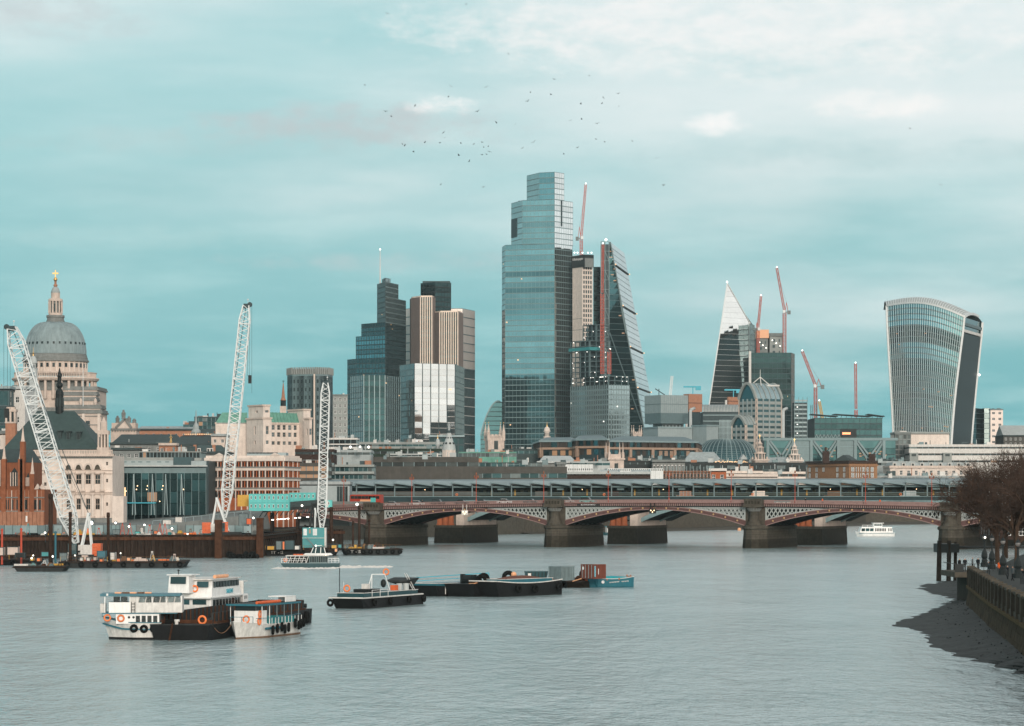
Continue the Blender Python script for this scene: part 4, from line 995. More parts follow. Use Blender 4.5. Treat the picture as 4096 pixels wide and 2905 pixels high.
for zf, mt in ((.93,'white_dirty'),(.965,'grey_metal')): T.part('sky_terrace', MB().beam(sd(.02,zf)+Vector((0,1,0)), sd(.98,zf)+Vector((0,1,0)), 1.5, 2.2), mt)
bkp = MB(); bkp.poly([sd(0,.93)+Vector((0,3,0)),sd(1,.93)+Vector((0,3,0)),sd(1,1)+Vector((0,3,0)),sd(0,1)+Vector((0,3,0))]); T.part('terrace_glass', bkp, 'glass_dark')
T.part('warning_lamp', MB().ball(sd(1,.72)+Vector((1.5,-1,0)),.9,6,4), 'lamp_white')
city_mark = {o.name for o in col.objects}
# ================================================================ middle distance roofs and buildings
def gable_roof(T, lp, z, h, mat, over=.6, name='roof', ridge_along=True, hip=.0):
    "pitched roof on a four cornered plan (back left, near, right, back right); the ridge runs parallel to the near-right side"
    L, C, R_, Bk = [Vector((p[0],p[1],z)) for p in lp]
    if not ridge_along: L, C, R_, Bk = Bk, L, C, R_
    m0, m1 = (L+C)/2, (R_+Bk)/2; d = (m1-m0)*hip; m0 = m0+d+Vector((0,0,h)); m1 = m1-d+Vector((0,0,h))
    return T.part(name, MB()._add([L,C,R_,Bk,m0,m1],[(1,2,5,4),(3,0,4,5),(0,1,4),(2,3,5)]), mat)
def strip_office(name, label, poly, ytop, mat, bands, glass='pane_teal', dref=None, z0=GZ, top=None, group=None, bay=3.0):
    "office of solid bands and window strips; bands: (photo y of strip top, photo y of strip bottom)"
    d = dref or min(p.y for p in poly); T = Thing(name, label, 'building', loc_of(poly, z0), 0, group); lp = local(poly, T); h = Z(ytop,d)-z0
    bo = T.part('body', MB().prism([(p.x,p.y) for p in lp], 0, h-.3), 'core')
    T.part('roof', MB().prism([(p.x,p.y) for p in lp], h-.3, h), top or mat)
    for f in faces(T, lp):
        prev = h
        for yt, yb in bands:
            a, b = Z(yt,d)-z0, Z(yb,d)-z0
            frect(T, f, 'wall_band', mat, 0, f.W, a, prev, 0, .5); nb = max(1, min(60, round(f.W/bay)))
            for i in range(nb):
                r = random.random(); gmat = glass if r < .8 else ('lit_dim' if r > .99 else 'pane_grey')
                frect(T, f, 'window', gmat, f.W*i/nb+.15, f.W*(i+1)/nb-.15, b, a, .02, .1, bo)
            for i in range(nb+1): frect(T, f, 'mullion', 'grey_metal', max(0,f.W*i/nb-.14), min(f.W,f.W*i/nb+.14), b, a, .02, .3)
            prev = b
        frect(T, f, 'wall_band', mat, 0, f.W, 0, prev, 0, .5)
    roof_clutter(T, lp, h, 9)
    return T, lp, h
def turret_lantern(T, x, y, z, s, mat='stone'):
    pass

# --- bronze and sandstone headquarters
T = Thing('bronze_headquarters', 'long low brown office with sandstone frames and grey sloping roof', 'building', (X(2460,1500),1500,GZ))
def bz(plan, yr, y1, y2, y3, lab):
    lp = local(plan, T); d = min(p.y for p in plan); zr, z1, z2, z3 = [Z(y,d)-GZ for y in (yr,y1,y2,y3)]
    T.part('body', MB().prism([(p.x,p.y) for p in lp], 0, z1), 'core')
    c = sum(lp,Vector((0,0)))/len(lp); ins = [c+(p-c)*.72 for p in lp]; ov = [c+(p-c)*1.03 for p in lp]; n = len(lp)
    T.part('roof', MB()._add([(p.x,p.y,z1) for p in ov]+[(p.x,p.y,zr) for p in ins], [(i,(i+1)%n,n+(i+1)%n,n+i) for i in range(n)]+[tuple(range(n,2*n))]), 'grey_metal')
    for f in faces(T, lp):
        frect(T, f, 'eaves', 'grey_light', -.6, f.W+.6, z1-.8, z1, -.2, 1.4); frect(T, f, 'ledge', 'sandstone', 0, f.W, z2-.7, z2+.4, -.2, 1.3)
        m = max(2, round(f.W/4.2))
        for i in range(m): frect(T, f, 'upper_pane', random.choice(['glass_dark','bronze','glass_black']), f.W*i/m+.5, f.W*(i+1)/m-.5, z2+.5, z1-.8, .02, .12)
        for i in range(m+1): frect(T, f, 'bronze_fin', 'bronze', max(0,f.W*i/m-.5), min(f.W,f.W*i/m+.5), z2+.4, z1-.8, 0, 1.0)
        k = max(1, round(f.W/13))
        for i in range(k+1): frect(T, f, 'stone_pier', 'sandstone', max(0,f.W*i/k-.75), min(f.W,f.W*i/k+.75), z3, z2-.7, -.1, 1.2)
        kk = k*4
        for i in range(kk):
            if f.W/kk > 1.2: frect(T, f, 'lower_pane', random.choice(['glass_dark','glass_black','bronze','lit_dim'] if lab else ['glass_dark','bronze','sandstone','glass_black']), f.W*(i+.25)/kk, f.W*(i+.85)/kk, z3+1, z2-1.2, .05, .2)
bz(pts((2140,1560),(2168,1505),(2300,1500),(2330,1560)), 1748, 1762, 1793, 1830, 1)
bz(pts((2296,1500),(2312,1480),(2428,1470),(2445,1540),(2310,1550)), 1740, 1755, 1787, 1826, 1)
bz(pts((2429,1472),(2783,1500),(2800,1570),(2470,1560)), 1742, 1762, 1792, 1830, 0)
# --- ribbed glass dome
T = Thing('glass_dome_roof', 'wide ribbed green glass dome roof beside the brown headquarters', 'building', (X(2905,1650),1650,GZ))
rx = S(135,1650); ry = 26; zt = Z(1761,1650)-GZ; zb = Z(1850,1650)-GZ
def dm(a, v):
    r = math.cos(v*.52*math.pi)**.75*1.0 if v < 1 else .3; r = .36+.64*math.cos(v*math.pi/2)**.8
    return Vector((rx*r*math.cos(a), ry*r*math.sin(a), zb-8+(zt-zb+8)*math.sin(v*math.pi/2)))
g_ = MB(); NA = 40; NV = 16
for i in range(NA):
    for k in range(NV): g_.poly([dm(2*math.pi*i/NA,k/NV),dm(2*math.pi*(i+1)/NA,k/NV),dm(2*math.pi*(i+1)/NA,(k+1)/NV),dm(2*math.pi*i/NA,(k+1)/NV)])
g_.poly([dm(2*math.pi*i/NA,1) for i in range(NA)]); T.part('glass_shell', g_, 'glass_dark')
for i in range(20):
    a = math.pi+math.pi*i/19; m = MB()
    for k in range(NV): m.beam(dm(a,k/NV)*1.004, dm(a,(k+1)/NV)*1.004, .35)
    T.part('rib', m, 'grey_light')
for k in range(1,24):
    m = MB()
    for i in range(24): m.beam(dm(math.pi+math.pi*i/24,k/24)*1.006, dm(math.pi+math.pi*(i+1)/24,k/24)*1.006, .22)
    T.part('ring', m, 'grey_metal')
T.part('drum', MB().lathe([(1,0),(1,1)],24).mesh('drum','concrete') if False else MB().prism([(rx*.99*math.cos(t*math.pi/12), ry*.99*math.sin(t*math.pi/12)) for t in range(24)], 0, zb-8), 'concrete')

# --- striped office with barrel domes
T = Thing('striped_domed_office', 'grey and white striped office with rounded barrel dome roofs', 'building', (X(3040,1950),1950,GZ))
def stripes(poly, y0, y1, n, d, arch_on):
    lp = local(poly, T); z0, z1 = Z(y0,d)-GZ, Z(y1,d)-GZ
    T.part('body', MB().prism([(p.x,p.y) for p in lp], 0, z1), 'core'); fh = (z1-z0)/n
    for f in faces(T, lp):
        for k in range(n):
            frect(T, f, 'stripe', 'concrete_pale', 0, f.W, z0+k*fh, z0+(k+.55)*fh, 0, .5)
            frect(T, f, 'window_strip', 'pane_teal', .1, f.W-.1, z0+(k+.55)*fh, z0+(k+1)*fh, .02, .1)
        m = max(1, round(f.W/5))
        for i in range(m+1): frect(T, f, 'pier', 'cladding' if i not in (0,m) else 'stone', max(0,f.W*i/m-.45), min(f.W,f.W*i/m+.45), 0, z1, .0, .8)
    return lp, z1
lp, z1 = stripes(rect(2957,3026,3125,1950,35), 1790, 1595, 9, 1950, 0)
L, C, R_, Bk = [Vector((p[0],p[1],0)) for p in lp]
def barrel(a, b, span, z, rise, n, mat, rib):
    "vault along a-b sideways span"
    sh = MB(); N = 12
    def bp(u, v): return lerp(a,b,u)+span*v+Vector((0,0,z+rise*math.sin(math.pi*v)**.8))
    for k in range(N): sh.poly([bp(0,k/N),bp(1,k/N),bp(1,(k+1)/N),bp(0,(k+1)/N)])
    T.part('barrel_roof', sh, mat)
    for i in range(n+1):
        m = MB()
        for k in range(N): m.beam(bp(i/n,k/N)+Vector((0,0,.2)), bp(i/n,(k+1)/N)+Vector((0,0,.2)), .5)
        T.part('roof_rib', m, rib)
    for u in (0.0,1.0):
        T.part('arch_end', MB().poly([bp(u,k/N)-(b-a).normalized()*(.1 if u == 0 else -.1) for k in range(N+1)]), 'glass_dark')
        m = MB()
        for k in range(N): m.beam(bp(u,k/N)-(b-a).normalized()*(.5 if u == 0 else -.5), bp(u,(k+1)/N)-(b-a).normalized()*(.5 if u == 0 else -.5), 1.6)
        T.part('arch_trim', m, 'concrete_pale')
barrel(C, R_, L-C, z1, Z(1532,1950)-Z(1595,1950), 5, 'glass_grey', 'concrete_pale')
ap = (C+R_+L+Bk)/4; zt = Z(1535,1950)-GZ
T.part('roof_frame', MB().beam((ap.x-7,ap.y,zt-1),(ap.x,ap.y,zt+5),.5).beam((ap.x+7,ap.y,zt-1),(ap.x,ap.y,zt+5),.5).beam((ap.x,ap.y-7,zt-1),(ap.x,ap.y,zt+5),.5).beam((ap.x,ap.y,zt+3),(ap.x,ap.y,zt+10),.3).beam((ap.x-9,ap.y,zt-1),(ap.x+13,ap.y,zt-.8),1), 'white_dirty')
lp2, z2 = stripes(rect(2929,2984,3016,1915,35), 1790, 1700, 4, 1915, 0)
L, C, R_, Bk = [Vector((p[0],p[1],0)) for p in lp2]; barrel(C, R_, L-C, z2, Z(1664,1915)-Z(1700,1915), 3, 'cladding', 'concrete_pale')

# --- crossbraced glass office
T = Thing('crossbraced_office', 'long dark glass office with large grey V shaped braces', 'building', loc_of(flat(3058,3582,1500,0,40)))
lp = local(flat(3058,3582,1500,0,40), T); z1 = Z(1755,1500)-GZ; f = Face(lp[1],lp[2])
T.part('body', MB().prism([(p.x,p.y) for p in lp], 0, z1), 'core')
for k in range(7):
    a = z1-5-(k+1)*3.4; T.part('glass_band', band_mesh(f, a+.35, a+3.3, 30, .006, 'glass_dark'), 'glass_dark'); frect(T, f, 'floor_edge', 'grey_dark', 0, f.W, a, a+.35, 0, .3)
T.part('glass_band', band_mesh(f, z1-4.9, z1-1, 30, .006, 'glass_blue'), 'glass_blue'); frect(T, f, 'roof_beam', 'grey_metal', -1, f.W+1, z1-1, z1+.4, -1, 2)
def fu(px): return (X(px,1500)-X(3058,1500))
for a, b in ((3070,3172),(3244,3352),(3420,3534)):
    for u0, u1 in ((a,a+58),(b,a+58),(a+10,a+78),(b-10,a+38)): T.part('brace', MB().beam(f.at(fu(u0),z1-1.2,1.4), f.at(fu(u1),z1-12.5,1.4), .9), 'grey_metal')
    for u in (a,b): T.part('brace_post', MB().beam(f.at(fu(u),z1-1,1.5), f.at(fu(u),z1-26,1.5), 1.5), 'grey_metal')
for a, b in ((3178,3238),(3358,3414)):
    frect(T, f, 'mesh_panel', 'grey_metal', fu(a), fu(b), z1-26, z1-1.2, .3, 1.1)
    for k in range(6): frect(T, f, 'panel_joint', 'steel_teal', fu(a), fu(b), z1-4.2-k*3.4, z1-4-k*3.4, 1.1, 1.25)
for i in range(40): u = random.uniform(5,f.W-5); z = z1-random.uniform(4,14); frect(T, f, 'lit_window', 'lit_dim', u, u+1.2, z, z+.7, .3, .4)
# --- white lattice canopy block with dark glass, LED sign and roof cranes
T = Thing('canopy_roof_office', 'dark glass office with a thin winged roof canopy and red sign', 'building', loc_of(flat(3258,3528,2100,0,50)))
lp = local(flat(3258,3528,2100,0,50), T); z1 = Z(1672,2100)-GZ; f = Face(lp[1],lp[2])
T.part('body', MB().prism([(p.x,p.y) for p in lp], 0, z1), 'core'); curtain(T, f, 0, z1, 4.2, 4, glass='glass_dark', sp='grey_dark', sph=.2, mul='grey_dark', lit=.03, litmat='lit_dim')
for u, b in ((-2,f.W*.35),(f.W*.3,f.W*.85),(f.W*.8,f.W+2)): T.part('roof_canopy', MB().slab([f.at(u,z1+3,1),f.at(b,z1+1.4,1),f.at(b,z1+1.4,-20),f.at(u,z1+3,-20)],.5), 'grey_dark')
for i in range(14): T.part('canopy_post', MB().beam(f.at(f.W*i/13,z1-1,0), f.at(f.W*i/13+1,z1+2,0), .3), 'grey_dark')
sb = T.part('sign_board', MB().box(*f.at(f.W*.38,z1-16,.0)[:2],z1-16,f.at(f.W*.62,0,0)[0],f.at(0,0,1.2)[1],z1-8), 'black_iron')
frect(T, f, 'red_display', 'lamp_red', f.W*.41, f.W*.53, z1-12, z1-10.5, 1.3, 1.4)
for i in range(9): T.part('roof_truss', MB().beam(f.at(f.W*i/9*.5,z1-15,1),f.at(f.W*(i+.5)/9*.5,z1-12,1),.3).beam(f.at(f.W*(i+.5)/9*.5,z1-12,1),f.at(f.W*(i+1)/9*.5,z1-15,1),.3), 'grey_light')
# --- steel service tower
T = Thing('service_tower', 'grey steel stair tower with stacked round landings right of the dark slab', 'building', loc_of(flat(3177,3228,2260,0,16)))
lp = local(flat(3177,3228,2260,0,16),T); z1 = Z(1600,2260)-GZ; f = Face(lp[1],lp[2]); T.part('body', MB().prism([(p.x,p.y) for p in lp], 0, z1-2), 'grey_dark')
for k in range(22):
    z = z1-k*3.4
    if z > 4: frect(T, f, 'landing', 'grey_light', -.3, f.W+.3, z-1.3, z, -.1, 1.2); 
    if k % 2 and z > 8: frect(T, f, 'stair_lamp', 'lit_white', f.W*(.2 if k % 4 else .6), f.W*(.28 if k % 4 else .72), z-2.4, z-1.9, .1, .4)
for u in (0,.33,.66,1): T.part('steel_post', MB().beam(f.at(f.W*u,0,1.4), f.at(f.W*u,z1+2,1.4), .35), 'grey_metal')
T.part('lift_mast', lattice(MB(), f.at(f.W+3.5,0,0), f.at(f.W+3.5,z1-4,0), 1.5, 24, .2), 'grey_metal')
# --- grey cube plant tower and its neighbours
T = Thing('metal_cube_tower', 'pale grey metal clad cube on a narrow base with a small roof crane', 'building', loc_of(rect(2579,2643,2752,2100,28)))
zt, zm, zb = [Z(y,2100)-GZ for y in (1580,1652,1694)]; lp = local(rect(2579,2643,2752,2100,28),T)
T.part('cube', MB().prism([(p.x,p.y) for p in lp], zm, zt), 'cladding')
for f in faces(T, lp):
    m = round(f.W/1.6)
    for i in range(m+1): frect(T, f, 'seam', 'grey_light', max(0,f.W*i/m-.1), min(f.W,f.W*i/m+.1), zm, zt, .01, .16)
    frect(T, f, 'joint', 'grey_metal', 0, f.W, (zm+zt)/2-.15, (zm+zt)/2+.15, .01, .2)
T.part('lower_cube', MB().prism([(p.x,p.y) for p in lp], zb, zm-.05), 'grey_metal')
lb = local(rect(2612,2650,2735,2106,28),T); T.part('base', MB().prism([(p.x,p.y) for p in lb], 0, zb), 'cladding')
for f in faces(T, lb):
    for i in range(6): frect(T, f, 'opening', 'pane_dark', f.W*(i+.15)/6, f.W*(i+.7)/6, zb-8, zb-1, .02, .15)
T.part('roof_crane', lattice(MB(), (X(2688,2100)-T.loc.x,10,zt), (X(2696,2100)-T.loc.x,10,Z(1498,2100)-GZ), 1.6, 10, .3), 'white_metal')
T.part('roof_davit', MB().beam((X(2625,2100)-T.loc.x,0,Z(1552,2100)-GZ),(X(2664,2100)-T.loc.x,0,zt+.5),.7).beam((X(2640,2100)-T.loc.x,0,zt),(X(2640,2100)-T.loc.x,0,zt+5),.6), 'grey_dark')
block('metal_clad_block', 'low pale metal clad block below the grey cube tower', rect(2571,2632,2768,1900,20), 1712, 'cladding', ww=0, top='grey_light')
block('square_plant_room', 'square pale metal plant room left of the striped office', rect(2766,2826,2874,1880,35), 1705, 'cladding', ww=0, top='grey_light')
def brown_box(label, xl, xc, xr, y0, y1, d, davit=True):
    T = Thing('plant_tower', label, 'building', loc_of(rect(xl,xc,xr,d,30))); lp = local(rect(xl,xc,xr,d,30),T); zt, zm = Z(y0,d)-GZ, Z(y1,d)-GZ
    T.part('box', MB().prism([(p.x,p.y) for p in lp], zm, zt), 'terracotta'); c = sum(lp,Vector((0,0)))/4
    T.part('stem', MB().prism([tuple(c+(p-c)*.8) for p in lp], 0, zm), 'grey_dark')
    for f in faces(T,lp): frect(T, f, 'joint', 'brick_dark', 0, f.W, (zm+zt)/2-.2, (zm+zt)/2+.2, 0, .15)
    T.part('pipe', MB().cyl((lp[1].x-2,lp[1].y-1,0),(lp[1].x-2,lp[1].y-1,zm+4),.9,.9,10), 'white_dirty')
    if davit: T.part('blue_crane', MB().beam((c.x,c.y,zt),(c.x,c.y,zt+5),.7).beam((c.x-7,c.y,zt+5.5),(c.x+6,c.y,zt+5.5),1.2).beam((c.x+2,c.y,zt+4),(c.x+6,c.y,zt+4),2), 'blue_bright')
brown_box('brown plant box with a blue roof crane right of the grey cube tower', 2734,2756,2809,1576,1648,2150)
brown_box('brown plant box with a blue roof crane below the pointed tower', 2908,2914,2960,1588,1622,2220)
# --- steel vaulted building in between
T = Thing('steel_vault_building', 'grey steel and glass building with a barrel roof and outside ducts', 'building', loc_of(flat(2812,2960,2180,0,40)))
lp = local(flat(2812,2960,2180,0,40),T); f = Face(lp[1],lp[2]); z1 = Z(1648,2180)-GZ; T.part('body', MB().prism([(p.x,p.y) for p in lp], 0, z1), 'grey_dark')
sh = MB(); ys = [(lp[1].y-1+8*math.sin(t*math.pi/12)*0+ (1-math.cos(t*math.pi/12))*8, z1+ (Z(1618,2180)-Z(1648,2180))*math.sin(t*math.pi/12)) for t in range(7)]
for i in range(6): sh.poly([(lp[1].x,ys[i][0],ys[i][1]),(lp[2].x,ys[i][0],ys[i][1]),(lp[2].x,ys[i+1][0],ys[i+1][1]),(lp[1].x,ys[i+1][0],ys[i+1][1])])
T.part('barrel_roof', sh, 'lead_pale')
for i in range(26):
    x = lp[1].x+f.W*i/25; m = MB()
    for k in range(6): m.beam((x,ys[k][0]-.2,ys[k][1]),(x,ys[k+1][0]-.2,ys[k+1][1]),.35)
    T.part('roof_rib', m, 'grey_metal')
for i in range(17): frect(T, f, 'column', 'grey_light', f.W*(.45+.55*i/16)-.3, f.W*(.45+.55*i/16)+.3, 0, z1-6, .1, .9)
for k in range(8): frect(T, f, 'floor_edge', 'grey_metal', 0, f.W, z1-3-k*4.5, z1-2-k*4.5, .0, .7)
for px in (2762,3133): single('vent_duct', f'pale vertical metal duct standing {"left" if px < 3000 else "right"} of the striped office', 'duct', MB().cyl((0,0,0),(0,0,Z(1640,2090)-GZ),1.1,1.1,12).cyl((0,0,Z(1640,2090)-GZ),(3,3,Z(1633,2090)-GZ),1.1,1.1,12), 'lead_pale', (X(px,2090),2090,GZ), smooth=True)
# --- far right blocks
tower('angled_glass_block', 'dark and grey faceted glass block right of the flared tower', [([(3872,2520),(3905,2500),(3926,2515),(3937,2500),(3958,2500),(3975,2540),(3872,2560)], 1633, dict(per={0: dict(glass='glass_black'), 1: dict(glass='glass_teal'), 2: dict(glass='glass_black')}))], fh=4.4, bw=5, glass='glass_grey', sp='grey_metal', sph=.1, mul=None)
block('brown_grey_block', 'brown grey office block with sloping top at the right end of the skyline', rect(3956,3962,4012,2440,10), 1640, 'panel_pale', fh=5, bw=5, ww=.5, wh=.4, top='grey_metal', zwin=20)
T, lp, h = block('far_roof_block', 'grey pitched roof block behind the bare tree at right', flat(4014,4130,2300,0,40), 1745, 'concrete_brown', ww=.4, top='slate'); gable_roof(T, lp, h, 9, 'lead_pale')
strip_office('white_banded_office', 'white office with three dark window bands behind the bare tree', flat(3640,4110,1400,0,40), 1778, 'white_dirty', ((1788,1795),(1814,1822),(1842,1850)), 'pane_dark')
T = ALL[-1]; f = Face(*local(flat(3640,4110,1400,0,40)[1:3],T))
for px in (3648,3782): u = X(px,1400)-X(3640,1400); frect(T, f, 'stair_box', 'concrete_pale', u-1.5, u+2.6, Z(1850,1400)-GZ, Z(1812,1400)-GZ, .5, 3); frect(T, f, 'stair_window', 'pane_dark', u-.6, u+1.6, Z(1826,1400)-GZ, Z(1816,1400)-GZ, 3.01, 3.1)
block('cream_plant_block', 'cream windowless block at the foot of the flared tower', flat(3582,3797,1480,0,20), 1735, 'stone_pale', ww=0, top='concrete_pale')
block('checkered_stair_block', 'brown grey checkered panel block beside the crossbraced office', rect(3576,3580,3644,1440,5), 1735, 'concrete', fh=2.6, bw=2.2, ww=.86, wh=.8, winmat=('pane_grey','stone_grey',0,0,.05), zwin=0)

# ---------------------------------------------------------------- lower roofs, right to left
T, lp, h = block('brick_warehouse', 'yellow brown brick house with white sash windows above the railway roof', rect(3222,3397,3509,1080,28), 1852, 'brick_yellow', ww=0, top='brick_dark')
fL, fR = faces(T, lp)[:2]
def uf(f, px, xa, xb): return f.W*(px-xa)/(xb-xa)
sash = win_mesh('pane_grey','white_paint',1,2,.12); hz = lambda y: Z(y,1080)-GZ
T.o['category'] = 'building'
for f, cols, xa, xb in ((fL,(3240,3268,3296,3351,3378),3222,3397),(fR,(3410,3428,3446,3458,3472,3488),3397,3509)):
    ops = []
    for px in cols:
        for ya, yb in ((1869,1886),(1892,1910)):
            if px == 3296 and ya > 1880: continue
            u = uf(f,px,xa,xb); ops.append((u-.62,u+.62,hz(yb),hz(ya)))
    for o_ in [c for c in T.o.children if c.name.startswith('wall')]: pass
    for a,b,c,d in ops:
        frect(T, f, 'window_surround', 'brick_dark', a-.12, b+.12, c-.12, d+.15, .0, .06); T.pc('window', None, f.at((a+b)/2,(c+d)/2,.1), (b-a,1,d-c), f.rz, None, sash)
    frect(T, f, 'cornice', 'brick_yellow', -.2, f.W+.2, h-1.1, h-.6, 0, .4)
for i in range(4): frect(T, fR, 'pilaster', 'brick_yellow', fR.W*(.27+.14*i), fR.W*(.27+.14*i)+.35, 0, h-1.1, .0, .3)
T.part('roof_gable', MB()._add([(lp[0].x+8,lp[0].y-10,h),(lp[0].x+18,lp[0].y-14,h),(lp[0].x+13,lp[0].y-12,h+3.2),(lp[0].x+11,lp[0].y-4,h),(lp[0].x+21,lp[0].y-8,h),(lp[0].x+16,lp[0].y-6,h+3.2)],[(0,1,2),(1,4,5,2),(0,2,5,3),(3,5,4)]), 'slate')
T.part('chimney', MB().box(lp[1].x-9,lp[1].y+8,h,lp[1].x-6.5,lp[1].y+10,h+4.5).box(lp[1].x-8.2,lp[1].y+8.5,h+4.5,lp[1].x-7.4,lp[1].y+9.4,h+6), 'brick_dark')
T.part('chimney', MB().box(lp[2].x-3,lp[2].y+1,h,lp[2].x-.5,lp[2].y+3,h+3.5), 'brick_dark')
T, lp, h = block('mansard_terrace', 'cream terrace with a long grey mansard roof and dormers behind the bare tree', flat(3560,3890,1180,4,14), 1872, 'stone_pale', fh=3.4, bw=3.2, ww=.4, wh=.55, top='stone', zwin=14)
f = Face(lp[1],lp[2]); q = [Vector((p[0],p[1],h)) for p in lp]; zz_ = Vector((0,0,Z(1850,1180)-Z(1872,1180)))
T.part('mansard_roof', MB()._add([q[0],q[1],q[2],q[3],q[0]+zz_+Vector((1.5,-1.5,0)),q[1]+zz_+Vector((1.5,1.5,0)),q[2]+zz_+Vector((-1.5,1.5,0)),q[3]+zz_+Vector((-1.5,-1.5,0))],MB.BF), 'lead')
for i in range(9): u = f.W*(i+.5)/9; frect(T, f, 'dormer', 'white_dirty', u-.7, u+.7, h+.3, h+2.0, -1.4, -.1); frect(T, f, 'dormer_window', 'pane_dark', u-.45, u+.45, h+.5, h+1.8, -.1, -.02)
block('orange_brick_bay', 'short orange brick front set into the cream terrace', flat(3688,3768,1170,4,6), 1875, 'brick_orange', fh=3.2, bw=2.6, ww=.5, wh=.6, zwin=12)
strip_office('low_grey_roofs', 'low flat grey office roofs right of the brick warehouse', flat(3500,3920,1040,2,20), 1903, 'lead', ((1911,1922),), 'pane_dark')
strip_office('cream_row_office', 'cream low office row with dark windows left of the brick warehouse', flat(3050,3222,1060,2,20), 1887, 'stone_pale', ((1896,1907),), 'pane_dark')
strip_office('cream_row_office', 'cream stone low office with close dark windows right of the red brick front', flat(2903,3052,1070,0,20), 1884, 'stone_pale', ((1894,1905),), 'pane_dark')
block('ornate_cream_front', 'ornate pale stone parapet front just above the railway canopy', flat(2885,3110,1030,0,8), 1907, 'stone_pale', fh=3, bw=3, ww=.4, wh=.5, top='stone_pale', zwin=14)
block('red_brick_front', 'small red brick building between the scaffolded block and cream row', flat(2838,2905,1050,0,14), 1884, 'brick_orange', fh=3.6, bw=3.2, ww=.42, wh=.5, top='white_dirty', zwin=10)
strip_office('dark_long_roof', 'long black flat roof with a row of terrace lamps above the cream rows', flat(2740,3225,1220,-3,30), 1850, 'black_iron', ((1862,1876),), 'pane_dark', top='slate')
T = ALL[-1]; f = Face(*local(flat(2740,3225,1220,-3,30)[1:3],T)); zt = Z(1850,1220)-GZ
for i in range(26): T.part('terrace_lamp', MB().ball(f.at(f.W*(.25+.0095*i*1.1)+random.uniform(-.2,.2), zt+.2+random.uniform(-.3,.3), .3), .26, 6, 4), 'lit_warm')
T, lp, h = block('slate_roof_house', 'grey slate pitched roof left of the slender church spire', flat(3060,3230,1330,2,18), 1868, 'stone_grey', ww=.4, top='slate'); gable_roof(T, lp, h, 4.5, 'lead', hip=.12)
T, lp, h = block('broken_roof_house', 'grey roofs with pale patches below the glass dome', flat(2730,2900,1330,0,20), 1855, 'stone_grey', ww=.4, top='slate'); gable_roof(T, lp, h, 5.5, 'lead', hip=.22)
T, lp, h = block('small_gable_house', 'small grey gabled roof in front of the glass dome', flat(2955,2995,1300,0,12), 1846, 'stone_pale', ww=.4, top='slate'); gable_roof(T, lp, h, 3.2, 'lead_pale', ridge_along=False)
# scaffolded block
T = Thing('scaffolded_block', 'brown block wrapped in scaffolding above the railway canopy', 'building', loc_of(flat(2650,2842,1060,0,14)))
lp = local(flat(2650,2842,1060,0,14),T); f = Face(lp[1],lp[2]); h = Z(1884,1060)-GZ; T.part('wall', MB().prism([(p.x,p.y) for p in lp], 0, h), 'terracotta')
for i in range(15):
    T.part('scaffold_pole', MB().beam(f.at(f.W*i/14,0,1.2), f.at(f.W*i/14,h+1.5+random.random(),1.2), .14), 'grey_light')
    if i < 14: frect(T, f, 'window', 'pane_dark', f.W*(i+.25)/14, f.W*(i+.7)/14, h-3.2, h-1, .02, .1)
for k in range(3): frect(T, f, 'scaffold_deck', 'wood', 0, f.W, h-.4-k*2.1, h-.25-k*2.1, .4, 1.5)
# stone office behind scaffold
block('fluted_stone_office', 'brown stone office with closely spaced upright windows behind the scaffold', flat(2610,2740,1180,0,20), 1848, 'stone_grey', fh=5, bw=1.5, ww=.5, wh=.75, zwin=16)
strip_office('black_roof_office', 'black flat roofed office right of the pinnacled church tower', flat(2490,2612,1240,0,20), 1843, 'black_iron', ((1850,1858),), 'pane_dark')
# wrapped white buildings
for px0, px1, yt, yb, d, lab in ((2262,2372,1858,1905,1120,'white sheeted building with a row of small square openings, left of the church tower'),(2430,2653,1874,1925,1110,'long white sheeted building with small square openings, right of the church tower')):
    T = Thing('sheeted_building', lab, 'building', loc_of(flat(px0,px1,d,2,16))); lp = local(flat(px0,px1,d,2,16),T); f = Face(lp[1],lp[2]); h = Z(yt,d)-GZ
    T.part('sheeting', MB().prism([(p.x,p.y) for p in lp], 0, h), 'white_sheet')
    m = round(f.W/.8); zq = Z(yt+20 if px0 < 2300 else yt+6, d)-GZ
    for i in range(m): frect(T, f, 'opening', 'pane_dark', f.W*(i+.3)/m, f.W*(i+.72)/m, zq-.35, zq+.35, .01, .06)
    for i in range(1,7): frect(T, f, 'sheet_seam', 'lead_pale', f.W*i/7-.05, f.W*i/7+.05, 0, h, .01, .05)
# dark red brick range with glazed vaults
T, lp, h = block('vaulted_brick_range', 'dark red brick range with two glazed barrel vaults above the railway roof', flat(2215,2602,1050,0,14), 1897, 'brick_dark', ww=0, top='lead_pale')
for a, b in ((2402,2477),(2525,2600)):
    x0, x1 = X(a,1050)-T.loc.x, X(b,1050)-T.loc.x; y0 = lp[1].y+.3; rr = Z(1879,1050)-Z(1897,1050)
    def vp(x, k): t = math.pi/2*k/6; return (x, y0+3.2*(1-math.cos(t)), h+rr*math.sin(t))
    sh = MB()
    for k in range(6): sh.poly([vp(x0,k),vp(x1,k),vp(x1,k+1),vp(x0,k+1)])
    T.part('barrel_vault', sh, 'lead_pale')
    for i in range(15):
        m = MB(); x = x0+(x1-x0)*i/14
        for k in range(6): m.beam(vp(x,k),vp(x,k+1),.09 if i < 14 else .5)
        T.part('vault_rib', m, 'grey_light')
